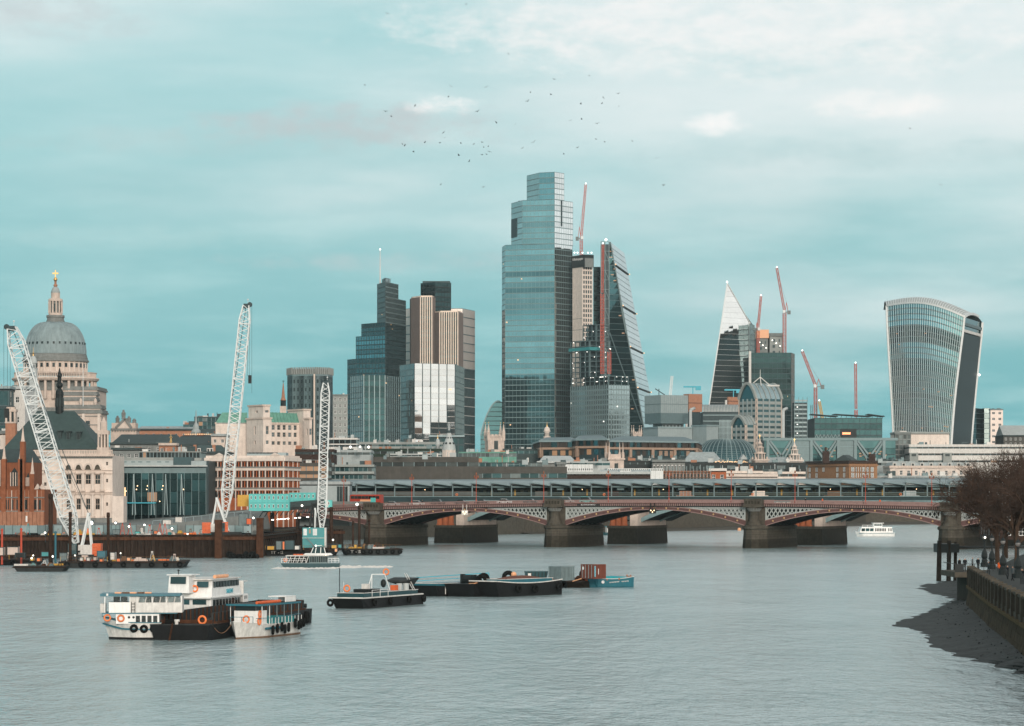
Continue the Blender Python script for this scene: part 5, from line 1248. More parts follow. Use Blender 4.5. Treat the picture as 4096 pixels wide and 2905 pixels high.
# churches
def church(label, px, d, ybot, ybody, w, pins, ytop, mat='stone', style='pinnacle'):
    T = Thing('church_tower', label, 'church', (X(px,d),d,GZ)); hw = S(w,d)/2; zb = Z(ybody,d)-GZ; a = R(12)
    c, s = math.cos(a), math.sin(a); rot = lambda x,y: (x*c-y*s, x*s+y*c)
    lp = [Vector(rot(-hw,hw)),Vector(rot(-hw,-hw)),Vector(rot(hw,-hw)),Vector(rot(hw,hw))]
    for f in [Face(lp[i],lp[(i+1)%4]) for i in range(4)]:
        ow = f.W*.26; op = [(f.W/2-ow/2,f.W/2+ow/2,zb-hw*1.6,zb-hw*.5)]
        T.part('tower_wall', wall_holes(f, f.W, 0, zb, op, .5), mat); windows(T, f, op, win_mesh('pane_dark','stone_grey',1,0), .5, 'belfry_opening')
        frect(T, f, 'cornice', mat, -.3, f.W+.3, zb-.2, zb+.5, -.4, .45); frect(T, f, 'string_course', mat, -.1, f.W+.1, zb-hw*2, zb-hw*2+.3, 0, .3)
    T.part('tower_roof', MB().prism([(p.x,p.y) for p in lp], zb-.5, zb-.1), 'lead')
    zt = Z(ytop,d)-GZ
    if style == 'pinnacle':
        for p in lp:
            q = p*.93; T.part('pinnacle', MB().lathe([(hw*.2,zb-hw*.5),(hw*.2,zb+(zt-zb)*.28),(hw*.24,zb+(zt-zb)*.3),(hw*.17,zb+(zt-zb)*.36),(.03,zt-.3)],8,tuple(q)), mat)
            T.part('finial', MB().ball((q.x,q.y,zt),.35,6,4), 'gold' if pins else mat)
        for f in [Face(lp[i],lp[(i+1)%4]) for i in range(4)]:
            for k in range(3): frect(T, f, 'merlon', mat, f.W*(.2+.22*k), f.W*(.33+.22*k), zb+.5, zb+1.3, -.4, .2)
    elif style == 'obelisk':
        for p in lp:
            for m_ in (.9,.5): 
                q = p*m_ if m_ > .8 else Vector((p.x*.9,p.y*.35)); T.part('obelisk', MB().lathe([(hw*.17,zb),(hw*.17,zb+(zt-zb)*.35),(hw*.2,zb+(zt-zb)*.37),(hw*.09,zb+(zt-zb)*.42),(.05,zt)],6,tuple(q)), mat)
        T.part('gallery', MB().box(-hw*.8,-hw*.8,zb,hw*.8,hw*.8,zb+(zt-zb)*.3), mat)
    else:
        z = zb; r = hw*.78; H = zt-zb; n = 3
        for k, (fr_, rr) in enumerate(((.34,.8),(.26,.55),(.16,.36))):
            r = hw*rr; h = H*fr_
            T.part('lantern_base', MB().lathe([(r*1.12,z),(r*1.12,z+h*.15),(r*.6,z+h*.16)],12), mat)
            T.part('lantern_core', MB().lathe([(r*.62,z+h*.1),(r*.62,z+h*.86)],12), 'stone_grey')
            for i in range(8): t = math.pi*2*(i+.5)/8; T.part('column', MB().cyl((r*.9*math.cos(t),r*.9*math.sin(t),z+h*.14),(r*.9*math.cos(t),r*.9*math.sin(t),z+h*.86),r*.13,r*.11,6,False), mat)
            T.part('entablature', MB().lathe([(r*.8,z+h*.84),(r*1.15,z+h*.86),(r*1.15,z+h),(r*.3,z+h)],12), mat); z += h
        T.part('spirelet', MB().lathe([(hw*.3,z),(hw*.16,z+(zt-z)*.35),(.05,zt)],8), mat); T.part('weathervane', MB().beam((0,0,zt-.5),(0,0,zt+1.6),.14).beam((-.5,0,zt+1),(.5,0,zt+1),.12), 'gold')
        for p in lp: q = p*.85; T.part('corner_urn', MB().lathe([(.1,zb),(hw*.14,zb+hw*.1),(hw*.17,zb+hw*.32),(.05,zb+hw*.6)],8,tuple(q)), mat)
    return T
church('pale stone church tower with four gold tipped pinnacles beside the tallest tower', 1978, 1700, 1800, 1747, 66, 1, 1692)
church('stone church tower with a crown of slender obelisks before the brown headquarters', 2458, 1200, 1875, 1838, 62, 0, 1770, style='obelisk')
church('stone church steeple of stacked lanterns right of the glass dome', 3039, 1280, 1870, 1842, 54, 0, 1752, style='steeple')
church('slender white church spire before the crossbraced office', 3178, 1270, 1870, 1844, 52, 0, 1768, style='steeple', mat='stone_pale')
church('small pair of church pinnacles at the foot of the wedge tower', 2546, 1900, 1760, 1735, 34, 0, 1704)
# domed cupola turret
def cupola(label, px, d, ytop, ydome, ydrum, ybase, r, mat='stone_pale', fin='gold'):
    T = Thing('cupola_turret', label, 'turret', (X(px,d),d,GZ)); zt, z1, z2, z3 = [Z(y,d)-GZ for y in (ytop,ydome,ydrum,ybase)]; r = S(r,d)
    T.part('stem', MB().lathe([(r*1.15,0),(r*1.15,z3),(r*1.3,z3+.3),(r*1.0,z3+.6)],8), mat)
    T.part('drum', MB().lathe([(r*.85,z3),(r*.8,z2),(r*1.15,z2+.2),(r*1.15,z2+.6)],12), mat)
    for i in range(8): t = 2*math.pi*(i+.5)/8; T.part('opening', MB().beam((r*.86*math.cos(t),r*.86*math.sin(t),z3+(z2-z3)*.25),(r*.86*math.cos(t),r*.86*math.sin(t),z3+(z2-z3)*.8),r*.22), 'pane_dark')
    T.part('dome', MB().lathe([(r*math.cos(k*math.pi/14)+.02,z2+.5+(z1-z2)*math.sin(k*math.pi/14)) for k in range(8)],14), mat, smooth=True)
    T.part('finial', MB().lathe([(.3,z1),(.25,z1+(zt-z1)*.3),(.45,z1+(zt-z1)*.4),(.08,z1+(zt-z1)*.5),(.05,zt)],6), fin); return T
cupola('pale domed cupola turret above the left end of the brown headquarters', 2188, 1650, 1688, 1710, 1728, 1750, 12)
cupola('small grey cupola turret left of the lead cone steeple', 1751, 1300, 1738, 1758, 1782, 1800, 9, 'lead_pale')
# lead cone steeple
T = Thing('lead_cone_steeple', 'pale lead covered cone steeple with round openings and a small lantern', 'church', (X(1796,1330),1330,GZ)); z_ = lambda y: Z(y,1330)-GZ; s_ = lambda n: S(n,1330)
T.part('base', MB().prism([(s_(28)*math.cos(k*math.pi/4+.4), s_(28)*math.sin(k*math.pi/4+.4)) for k in range(8)], 0, z_(1800)), 'stone_pale')
T.part('cone', MB().lathe([(s_(27),z_(1802)),(s_(25),z_(1785)),(s_(17),z_(1765)),(s_(10),z_(1740)),(s_(8),z_(1732))],16), 'lead_pale', smooth=True)
for i in range(8):
    t = 2*math.pi*(i+.3)/8; T.part('round_opening', MB().ball((s_(20)*math.cos(t),s_(20)*math.sin(t),z_(1774)),.55,8,5), 'pane_dark'); T.part('round_opening', MB().ball((s_(13)*math.cos(t+.3),s_(13)*math.sin(t+.3),z_(1752)),.4,8,5), 'pane_dark')
T.part('balcony', MB().lathe([(s_(7),z_(1733)),(s_(10),z_(1731)),(s_(10),z_(1722)),(s_(6),z_(1722))],14), 'grey_dark')
T.part('lantern', MB().lathe([(s_(4),z_(1722)),(s_(4),z_(1712)),(s_(6),z_(1711)),(s_(2),z_(1706)),(.05,z_(1688))],10), 'lead_pale')
# spire beyond the cream stone building
T = Thing('needle_spire', 'slim church spire with a dark lantern behind the cream stone building', 'church', (X(1133,1500),1500,GZ)); z_ = lambda y: Z(y,1500)-GZ; s_ = lambda n: S(n,1500)
T.part('tower', MB().box(-s_(12),-s_(12),0,s_(12),s_(12),z_(1625)), 'stone'); T.part('lantern', MB().lathe([(s_(11),z_(1625)),(s_(11),z_(1604)),(s_(13),z_(1602))],8), 'black_iron')
T.part('spire', MB().lathe([(s_(11),z_(1602)),(s_(7),z_(1590)),(s_(4),z_(1560)),(.15,z_(1532))],8), 'terracotta'); T.part('weathervane', MB().beam((0,0,z_(1534)),(0,0,z_(1522)),.25).beam((-.7,0,z_(1525)),(.8,0,z_(1525)),.2), 'black_iron')

# ---------------------------------------------------------------- brown offices, left half
strip_office('brown_long_office', 'long brown concrete office with a window strip behind the railway roof', flat(1480,2268,1075,1,24), 1867, 'concrete_brown', ((1894,1912),), 'pane_teal', bay=3.4)
strip_office('brown_upper_office', 'brown concrete upper office storey set back above the long window strip', flat(1484,1915,1110,1,24), 1828, 'concrete_brown', ((1849,1866),), 'pane_dark', bay=4)
strip_office('curved_slab_office', 'brown office with two pale projecting slabs beside the white crane boom', flat(1304,1489,1040,0,20), 1860, 'concrete', ((1867,1886),(1900,1916)), 'pane_teal', bay=1.6)
T = ALL[-1]; f = Face(*local(flat(1304,1489,1040,0,20)[1:3],T))
for y in (1861,1889): frect(T, f, 'projecting_slab', 'concrete_pale', f.W*.2, f.W+.8, Z(y+7,1040)-GZ, Z(y-2,1040)-GZ, .5, 2.2)
strip_office('brown_parapet_office', 'plain brown brick office top between the orange brick building and the crane', flat(1180,1330,1120,0,20), 1797, 'brick_dark', ((1808,1818),), 'pane_dark', bay=6)
strip_office('lit_window_office', 'brown office with warm lit windows right of the orange brick building', flat(1196,1312,985,0,14), 1852, 'concrete_brown', ((1866,1884),(1898,1912)), 'lit_dim', bay=2.6)
strip_office('white_edged_office', 'white edged modern office with a glazed top floor beside the crane boom', flat(1312,1426,1450,0,20), 1752, 'white_dirty', ((1759,1775),(1780,1788)), 'pane_dark')
strip_office('grey_flat_roofs', 'grey flat roofs with pale plant boxes below the fin block', flat(1420,1790,1500,0,26), 1768, 'concrete_pale', ((1778,1786),), 'pane_teal')
strip_office('dark_hedge_roof', 'dark roof terrace with three bright lamps below the fin block', flat(1390,1760,1330,0,20), 1795, 'foliage_dark', ((1806,1816),), 'pane_dark')
T = ALL[-1]; f = Face(*local(flat(1390,1760,1330,0,20)[1:3],T))
for px in (1402,1441,1475): T.part('bright_lamp', MB().ball(f.at(X(px,1330)-X(1390,1330), Z(1794,1330)-GZ+.6, .8), .55, 8, 5), 'lamp_white')
strip_office('grey_plant_roof', 'low grey roof crowded with pipes behind the brown office', flat(1300,1480,1200,0,20), 1800, 'lead', ((1810,1820),), 'pane_grey')
T, lp, h = block('blue_glass_cube', 'small dark blue glass block left of the gold tipped church tower', flat(1716,1856,1560,0,20), 1748, 'grey_dark', fh=4, bw=3, ww=.8, wh=.8, top='grey_light', winmat=('pane_teal','grey_dark',0,0,.04))
strip_office('green_terrace_office', 'curved office with pale green terrace edges below the church tower', flat(1834,2066,1280,0,22), 1808, 'copper', ((1813,1828),), 'pane_grey', bay=2)
strip_office('green_glass_row', 'low row of green glass panels on the brown office roof', flat(1896,2170,1120,0,12), 1850, 'slate', ((1853,1866),), 'pane_teal', bay=2.2)
T = Thing('white_lattice_screen', 'white lattice screen on the brown office roof', 'screen', (X(1812,1085),1085,Z(1868,1085)))
for i in range(13): T.bx('upright', 'white_metal', i*.5,0,0,i*.5+.1,.1,1.3)
for k in range(4): T.bx('rail', 'white_metal', 0,-.03,.1+k*.36,6.1,.0,.2+k*.36)
strip_office('teal_low_offices', 'teal grey roofs in front of the tallest tower foot', flat(2010,2160,1600,0,30), 1795, 'slate', ((1803,1815),), 'pane_teal')
block('stone_chimney_block', 'brown stone stair turret at the end of the long brown office', flat(2228,2262,1060,4,8), 1858, 'stone_grey', fh=5, bw=3, ww=.4, wh=.5, zwin=15)
T, lp, h = block('pale_hip_roof', 'large pale grey hipped roof below the brown headquarters', flat(2150,2310,1300,0,26), 1853, 'stone_grey', ww=0, top='lead_pale'); gable_roof(T, lp, h, Z(1822,1300)-Z(1853,1300), 'lead_pale', hip=.16)
strip_office('pale_green_roofs', 'low roofs with pale green plant screens left of the church tower', flat(2290,2440,1220,0,20), 1846, 'lead_pale', ((1852,1862),), 'pane_teal')
strip_office('dark_mid_roofs', 'dark flat roofs behind the pinnacled church tower', flat(2480,2740,1400,0,30), 1832, 'slate', ((1838,1846),), 'pane_dark')
strip_office('pale_mid_roofs', 'pale flat roofs left of the lead cone steeple', flat(1560,1760,1180,0,20), 1815, 'lead_pale', ((1820,1826),), 'pane_dark')
strip_office('grey_right_roofs', 'grey roof line behind the mansard terrace', flat(3500,3660,1350,0,20), 1845, 'lead', ((1852,1862),), 'pane_dark')
# --- small rooftop things scattered over the middle distance
k = 0
for (px, py, d) in [(1500,1764,1490),(1545,1766,1495),(1590,1765,1490),(1640,1745,1500),(1655,1762,1495),(1700,1820,1175),(1600,1812,1178),(1350,1798,1190),(1440,1797,1195),(1540,1826,1105),(1700,1826,1105),(1870,1800,1275),(2030,1806,1275),(2100,1848,1118),(2180,1848,1118),(2330,1843,1215),(2400,1842,1216),(2560,1830,1390),(2640,1830,1390),(2700,1828,1390),(3520,1842,1345),(3600,1843,1345),(3560,1900,1038),(3700,1901,1038),(3820,1900,1038),(3000,1883,1068),(3120,1885,1058),(2960,1846,1218),(3100,1848,1216)]:
    k += 1; s = random.uniform(.3,.75); mb = MB().box(-1.6*s,-1,-1,1.6*s,1.5,1.1*s).box(-1.7*s,-1.1,1.1*s,1.7*s,1.6,1.25*s).cyl((1.0*s,0,1.2*s),(1.0*s,0,2.0*s),.3,.3,8)
    mt = random.choice(['lead_pale','white_dirty','cladding','grey_metal']); wh = next(w for lim, w in ((1700,'below the fin and cream glass blocks'),(2000,'left of the gold tipped church tower'),(2300,'below the tallest tower'),(2750,'near the obelisk crowned church tower'),(3200,'near the glass dome'),(9999,'near the mansard terrace')) if px < lim)
    single('rooftop_plant_box', f"small {dict(lead_pale='pale lead',white_dirty='white',cladding='light grey',grey_metal='dark grey')[mt]} ventilation box on a flat roof {wh}", 'plant box', mb, mt, (X(px,d),d,Z(py,d)-.1), 0, 'rooftop plant boxes')

# --- stand every one of these on the land behind the river bend: distance and true size follow the bank line
BANK = [(0,1015),(1500,1015),(1700,1100),(2000,1200),(2300,1290),(2650,1365),(2960,1445),(3250,1575),(3463,1700),(3800,1735),(4300,1765)]
eye = Vector((0,0,HC))
for o in [o for o in col.objects if o.parent is None and o.name not in city_mark]:
    d = o.location.y; px = min(4290, CX+o.location.x/d*F+(120 if o.type == 'EMPTY' else 0))
    if d >= 2050: continue
    bk = next(a[1]+(b[1]-a[1])*(px-a[0])/(b[0]-a[0]) for a, b in zip(BANK,BANK[1:]) if px <= b[0])
    k = (bk+15+(d-1030)*(2050-bk-15)/1020)/d if d > 1000 else 1.0
    if k > 1.001: o.location = eye+(o.location-eye)*k; o.scale = o.scale*k
# ================================================================ cathedral
T = Thing('cathedral', 'domed stone cathedral with lead dome, lantern and gold cross', 'cathedral', (X(222,1400),1400,GZ))
s_ = lambda n: S(n,1400); z_ = lambda y: Z(y,1400)-GZ
T.part('cross', MB().box(-.22,-.2,z_(1113),.22,.2,z_(1081)).box(-s_(12),-.18,z_(1097),s_(12),.18,z_(1091)), 'gold')
T.part('ball', MB().ball((0,0,z_(1118)),s_(8),12,8), 'gold', smooth=True)
T.part('finial', MB().lathe([(s_(5),z_(1126)),(s_(4),z_(1135)),(s_(9),z_(1142)),(s_(6),z_(1148))],12), 'terracotta')
T.part('lantern_dome', MB().lathe([(s_(7),z_(1148)),(s_(13),z_(1154)),(s_(18),z_(1168)),(s_(19),z_(1172))],16), 'lead', smooth=True)
T.part('lantern_upper', MB().lathe([(s_(18),z_(1172)),(s_(18),z_(1194)),(s_(27),z_(1196)),(s_(29),z_(1200)),(s_(29),z_(1206))],16), 'stone')
T.part('lantern_core', MB().lathe([(s_(20),z_(1206)),(s_(20),z_(1255))],12), 'stone_grey')
for i in range(12): t = 2*math.pi*(i+.5)/12; T.part('lantern_column', MB().cyl((s_(26)*math.cos(t),s_(26)*math.sin(t),z_(1254)),(s_(26)*math.cos(t),s_(26)*math.sin(t),z_(1206)),s_(3.2),s_(3),8,False), 'stone')
for i in range(4): t = -math.pi/2+math.pi/2*i; T.part('lantern_opening', MB().beam((s_(20.5)*math.cos(t),s_(20.5)*math.sin(t),z_(1246)),(s_(20.5)*math.cos(t),s_(20.5)*math.sin(t),z_(1216)),s_(8)), 'pane_dark')
T.part('lantern_base', MB().lathe([(s_(28),z_(1264)),(s_(28),z_(1253)),(s_(22),z_(1252))],16), 'stone')
T.part('golden_gallery', MB().lathe([(s_(37),z_(1292)),(s_(37),z_(1284)),(s_(34),z_(1282)),(s_(34),z_(1272)),(s_(37),z_(1270)),(s_(36),z_(1262)),(s_(30),z_(1262))],24), 'stone_grey')
pr = [(s_(121*math.cos(a*math.pi/2/14*.82)), z_(1418)+(z_(1291)-z_(1418))*math.sin(a*math.pi/2/14)) for a in range(15)]
pr = [(s_(38+84*math.cos(a*math.pi/28)**.86), z_(1418)+(z_(1290)-z_(1418))*math.sin(a*math.pi/28)) for a in range(15)]
T.part('dome', MB().lathe(pr, 64), 'dome_lead', smooth=True)
for i in range(32):
    t = 2*math.pi*i/32
    if math.sin(t) < .3:
        m = MB()
        for (r0,z0),(r1,z1) in zip(pr,pr[1:]): m.beam((r0*math.cos(t),r0*math.sin(t),z0),(r1*math.cos(t),r1*math.sin(t),z1),s_(3.5)*(.35+.65*r0/pr[0][0]),s_(2.5))
        T.part('dome_rib', m, 'dome_lead')
    t2 = t+math.pi/32
    if math.sin(t2) < .1: r, z = pr[3][0], pr[3][1]; T.part('dome_opening', MB().box(-s_(3.5),-.3,-s_(5),s_(3.5),.3,s_(4)), 'pane_dark').matrix_local = Matrix.Translation((r*1.0*math.cos(t2),r*1.0*math.sin(t2),z)) @ Matrix.Rotation(t2+math.pi/2,4,'Z')
T.part('dome_cornice', MB().lathe([(s_(118),z_(1416)),(s_(125),z_(1422)),(s_(125),z_(1428)),(s_(128),z_(1432)),(s_(128),z_(1440)),(s_(133),z_(1443)),(s_(133),z_(1449)),(s_(122),z_(1452))][::-1],48), 'stone_grey')
T.part('attic_drum', MB().lathe([(s_(124),z_(1498)),(s_(124),z_(1449))],48), 'stone')
for i in range(32):
    t = 2*math.pi*(i+.5)/32
    if math.sin(t) < .25:
        w = T.part('attic_window', MB().box(-s_(5),-.25,-s_(8),s_(5),.25,s_(8)), 'pane_dark'); w.matrix_local = Matrix.Translation((s_(124)*math.cos(t),s_(124)*math.sin(t),z_(1465))) @ Matrix.Rotation(t+math.pi/2,4,'Z')
        p = T.part('attic_pilaster', MB().box(-s_(2),-.3,z_(1498),s_(2),.3,z_(1449)), 'stone_pale'); t += math.pi/32; p.matrix_local = Matrix.Translation((s_(125)*math.cos(t),s_(125)*math.sin(t),0)) @ Matrix.Rotation(t+math.pi/2,4,'Z')
bal = MB().lathe([(s_(160),z_(1492)),(s_(164),z_(1492)),(s_(164),z_(1496)),(s_(161),z_(1497))][::-1],48); T.part('balustrade_rail', bal, 'stone')
for i in range(72):
    t = math.pi+math.pi*i/71; T.part('baluster', MB().cyl((s_(161)*math.cos(t),s_(161)*math.sin(t),z_(1514)),(s_(161)*math.cos(t),s_(161)*math.sin(t),z_(1495)),s_(2.4),s_(1.8),6,False), 'stone')
T.part('peristyle_cornice', MB().lathe([(s_(150),z_(1530)),(s_(168),z_(1526)),(s_(174),z_(1518)),(s_(172),z_(1514)),(s_(124),z_(1512))],48), 'stone')
T.part('drum', MB().lathe([(s_(132),z_(1640)),(s_(132),z_(1528))],48), 'stone_grey')
for i in range(32):
    t = 2*math.pi*(i+.5)/32
    if math.sin(t) < .2: T.part('peristyle_column', MB().cyl((s_(158)*math.cos(t),s_(158)*math.sin(t),z_(1600)),(s_(158)*math.cos(t),s_(158)*math.sin(t),z_(1528)),s_(6.5),s_(5.5),8,False), 'stone')
def cblock(x0, x1, yt, yb, y0, y1, mat='stone', cornice=True):
    a, b = s_(x0-222), s_(x1-222); o = T.part('wall', MB().box(a,y0,z_(yb),b,y1,z_(yt)), mat)
    if cornice: T.part('cornice', MB().box(a-.5,y0-.6,z_(yt)-1.4,b+.7,y1+.3,z_(yt)-.5).box(a-.2,y0-.25,z_(yt)-.5,b+.3,y1+.2,z_(yt)+.4), 'stone_grey', o)
    return o
cblock(40, 408, 1555, 1760, -17, 15, 'stone'); cblock(260, 412, 1578, 1700, -24, -16); cblock(262, 414, 1600, 1700, -27, -16)
o = cblock(268, 447, 1652, 2100, -36, -16); cblock(300, 440, 1632, 1655, -33, -18)
cblock(150, 270, 1640, 2100, -26, -12, 'stone_grey')
for px in (320,395): T.part('window_niche', MB().box(s_(px-8-222),-36.15,z_(1722),s_(px+8-222),-35.9,z_(1692)), 'pane_dark')
for i in range(5): T.part('string_course', MB().box(s_(268-222)-.2,-36.4,z_(1675+i*34),s_(447-222)+.3,-35.9,z_(1672+i*34)), 'stone_grey')
for px in (282,330,378,438): T.part('pilaster', MB().box(s_(px-5-222),-36.5,z_(1840),s_(px+5-222),-35.95,z_(1662)), 'stone_pale')
T.part('small_window', MB().box(s_(245-222),-17.2,z_(1580),s_(250-222),-16.9,z_(1568)), 'pane_dark')
for px, y in ((360,1635),(417,1635)): T.part('pineapple_urn', MB().lathe([(s_(3),z_(y)),(s_(4),z_(y-8)),(s_(7),z_(y-18)),(s_(5),z_(y-28)),(.05,z_(y-34))],10,(s_(px-222),-30)), 'stone')
T.part('flagpole', MB().cyl((s_(374-222),-34,z_(1635)),(s_(374-222),-34,z_(1490)),.22,.12,6), 'white_metal')
# temple front with statues
T = Thing('pediment_front', 'stone pediment front with rooftop statues right of the cathedral', 'building', (X(495,1440),1440,GZ)); s_ = lambda n: S(n-495,1440); z_ = lambda y: Z(y,1440)-GZ
T.part('wall', MB().box(s_(443),0,0,s_(545),12,z_(1718)), 'stone'); T.part('cornice', MB().box(s_(443),-.8,z_(1722),s_(549),12,z_(1714)), 'stone_grey')
T.part('attic', MB().box(s_(446),.5,z_(1714),s_(541),11,z_(1692)), 'stone')
T.part('pediment', MB()._add([(s_(465),-.3,z_(1714)),(s_(524),-.3,z_(1714)),(s_(501),-.3,z_(1678)),(s_(465),9,z_(1714)),(s_(524),9,z_(1714)),(s_(501),9,z_(1678))],[(0,1,2),(1,4,5,2),(2,5,3,0),(3,5,4)]), 'stone_pale')
T.part('raking_cornice', MB().beam((s_(463),-.5,z_(1713)),(s_(501),-.5,z_(1675)),1.2).beam((s_(501),-.5,z_(1675)),(s_(526),-.5,z_(1713)),1.2), 'stone_grey')
for px, y0, y1 in ((468,1692,1662),(492,1676,1638),(514,1690,1664),(535,1692,1674)): T.part('statue', MB().lathe([(1.1,z_(y0)),(1.1,z_(y0-3)),(.9,z_(y0-6)),(1.1,z_(y0-.62*(y0-y1))),(.55,z_(y0-.78*(y0-y1))),(.6,z_(y0-.9*(y0-y1))),(.05,z_(y1))],8,(s_(px),2)), 'stone_grey')
for i in range(9): T.part('bracket', MB().box(s_(448+i*11),-.6,z_(1727),s_(452+i*11),0,z_(1722)), 'stone_grey')
cupola('pale lead cupola with a gilded statue in front of the cathedral dome', 133, 1320, 1390, 1428, 1455, 1478, 15, 'lead_pale')

# ================================================================ arcaded stone building with hipped roof
D1 = 800; P0 = flat(58,450,D1,0,24)
T = Thing('arcaded_stone_building', 'pale stone building with arcaded windows and a steep grey hipped roof', 'building', loc_of(P0)); lp = local(P0,T); f = Face(lp[1],lp[2]); z_ = lambda y: Z(y,D1)-GZ
def u_(px): return X(px,D1)-X(58,D1)
ops = []
for zx in (685,785,880,975): px = zx*.4002; ops += [(u_(px-11),u_(px+11),z_(1938),z_(1898)), (u_(px-9),u_(px+9),z_(2040),z_(1994))]
for px in (428,): ops += [(u_(px-4),u_(px+4),z_(y+14),z_(y)) for y in (1848,1916,2010)]
for px in (181,): ops += [(u_(px-5),u_(px+5),z_(y+14),z_(y)) for y in (1880,1930,2006)]
masonry(T, f, 0, z_(1822), 'stone_pale', ops, win_mesh('pane_dark','stone',1,1,.08), .5)
T.part('side_wall', MB().poly([f.at(f.W,0),f.at(f.W,0,-24),f.at(f.W,z_(1822),-24),f.at(f.W,z_(1822))]), 'stone_pale')
frect(T, f, 'cornice', 'stone', -.4, f.W+.5, z_(1826), z_(1818), -.2, 1.0); frect(T, f, 'frieze', 'stone_grey', 0, f.W, z_(1834), z_(1829), 0, .2)
for i in range(56): frect(T, f, 'dentil', 'stone_grey', f.W*(i+.2)/56, f.W*(i+.7)/56, z_(1831), z_(1826), .2, .7)
for y in (1880,1893,1968,1974): frect(T, f, 'string_course', 'stone', 0, f.W+.1, z_(y+2.5), z_(y), 0, .45)
for zx in (685,785,880,975):
    px = zx*.4002; c = u_(px); r = S(13,D1); zc = z_(1876)
    T.part('arch_panel', MB().poly([f.at(c-r,z_(1880),.03),f.at(c+r,z_(1880),.03)]+[f.at(c+r*math.cos(t*math.pi/10),zc+r*1.45*math.sin(t*math.pi/10),.03) for t in range(11)]), 'stone_dark')
    m = MB()
    for t in range(10): m.beam(f.at(c+r*1.1*math.cos(t*math.pi/10),zc+r*1.55*math.sin(t*math.pi/10),.2),f.at(c+r*1.1*math.cos((t+1)*math.pi/10),zc+r*1.55*math.sin((t+1)*math.pi/10),.2),.5)
    T.part('archivolt', m, 'stone_pale')
    frect(T, f, 'window_hood', 'stone', c-r*1.1, c+r*1.1, z_(1898)+.1, z_(1898)+.5, .0, .5)
for zx in (640,735,833,930,1025):
    px = zx*.4002; c = u_(px)
    for y0, y1 in ((1966,1893),(2072,1978)): T.part('column', MB().cyl(f.at(c,z_(y0),.6),f.at(c,z_(y1),.6),.42,.36,10,False), 'stone_pale'); frect(T, f, 'capital', 'stone', c-.6, c+.6, z_(y1)-.1, z_(y1)+.35, .0, 1.1); frect(T, f, 'column_base', 'stone', c-.6, c+.6, z_(y0), z_(y0)+.5, 0, 1.1)
c = u_(142); T.part('great_window', MB().poly([f.at(c-1.4,z_(1940),.04),f.at(c+1.4,z_(1940),.04)]+[f.at(c+1.4*math.cos(t*math.pi/10),z_(1868)+1.5*math.sin(t*math.pi/10),.04) for t in range(11)]), 'pane_dark')
for k in range(3): frect(T, f, 'window_bar', 'stone_pale', c-1.4, c+1.4, z_(1925-k*20), z_(1923-k*20), .05, .15)
frect(T, f, 'plinth', 'stone_grey', -.1, f.W+.2, 0, z_(2072), 0, .8); T.part('area_wall', MB().box(lp[2].x,lp[2].y-1,0,lp[2].x+S(46,D1),lp[2].y+6,z_(1985)), 'stone_pale')
frect(T, f, 'balustrade', 'stone', 0, f.W, z_(1817), z_(1800), -.3, .1)
for i in range(60): frect(T, f, 'baluster_gap', 'stone_grey', f.W*(i+.3)/60, f.W*(i+.6)/60, z_(1815), z_(1803), .1, .14)
zr = z_(1638); ze = z_(1797); y0 = lp[1].y+1.0; y1 = lp[0].y+6; xa = lambda px: X(px,D1)-T.loc.x
T.part('hipped_roof', MB()._add([(xa(8),y0,ze),(xa(394),y0,ze),(xa(394),y1,ze),(xa(8),y1,ze),(xa(112),(y0+y1)/2,zr),(xa(264),(y0+y1)/2,zr)],[(0,1,5,4),(1,2,5),(2,3,4,5),(3,0,4)]), 'slate_green')
for px, y in ((120,1705),(226,1735),(262,1738),(304,1740)):
    d0 = y0+(1797-y)/(1797-1638)*(y1-y0)/2; o = T.part('dormer', MB().box(xa(px-8),d0-1.6,z_(y+18),xa(px+8),d0+3,z_(y-12)), 'slate'); T.part('dormer_window', MB().box(xa(px-5),d0-1.66,z_(y+16),xa(px+5),d0-1.6,z_(y-9)), 'pane_dark', o)
    T.part('dormer_hood', MB().box(xa(px-11),d0-2.2,z_(y-12),xa(px+11),d0+3,z_(y-15)), 'slate', o)
sp = 203; T.part('spirelet', MB().lathe([(S(17,D1),z_(1660)),(S(17,D1),z_(1628)),(S(15,D1),z_(1590)),(S(17,D1),z_(1570)),(S(16,D1),z_(1560)),(S(8,D1),z_(1545)),(S(14,D1),z_(1535)),(S(13,D1),z_(1527)),(S(8,D1),z_(1520)),(S(8,D1),z_(1500)),(S(10,D1),z_(1496)),(S(6,D1),z_(1482)),(.1,z_(1462))],12,(xa(sp),(y0+y1)/2)), 'black_iron')
for i in range(6): t = math.pi+math.pi*i/5; T.part('lantern_opening', MB().beam((xa(sp)+S(16,D1)*math.cos(t),(y0+y1)/2+S(16,D1)*math.sin(t),z_(1620)),(xa(sp)+S(15,D1)*math.cos(t),(y0+y1)/2+S(15,D1)*math.sin(t),z_(1585)),.35), 'pane_dark')
px = 412; T.part('corner_turret', MB().box(xa(388),lp[1].y-.3,z_(1822),xa(436),lp[1].y+3.5,z_(1790)).box(xa(390),lp[1].y,z_(1738),xa(434),lp[1].y+3,z_(1722)).lathe([(S(14,D1),z_(1722)),(S(14,D1),z_(1690)),(S(8,D1),z_(1682)),(.1,z_(1668))],8,(xa(412),lp[1].y+1.5)), 'stone')
for i in range(4): T.part('turret_column', MB().cyl((xa(393+i*12.5),lp[1].y+.3,z_(1790)),(xa(393+i*12.5),lp[1].y+.3,z_(1738)),.28,.26,8,False), 'stone')
T.part('turret_core', MB().box(xa(399),lp[1].y+.8,z_(1790),xa(425),lp[1].y+2.8,z_(1738)), 'stone_dark')

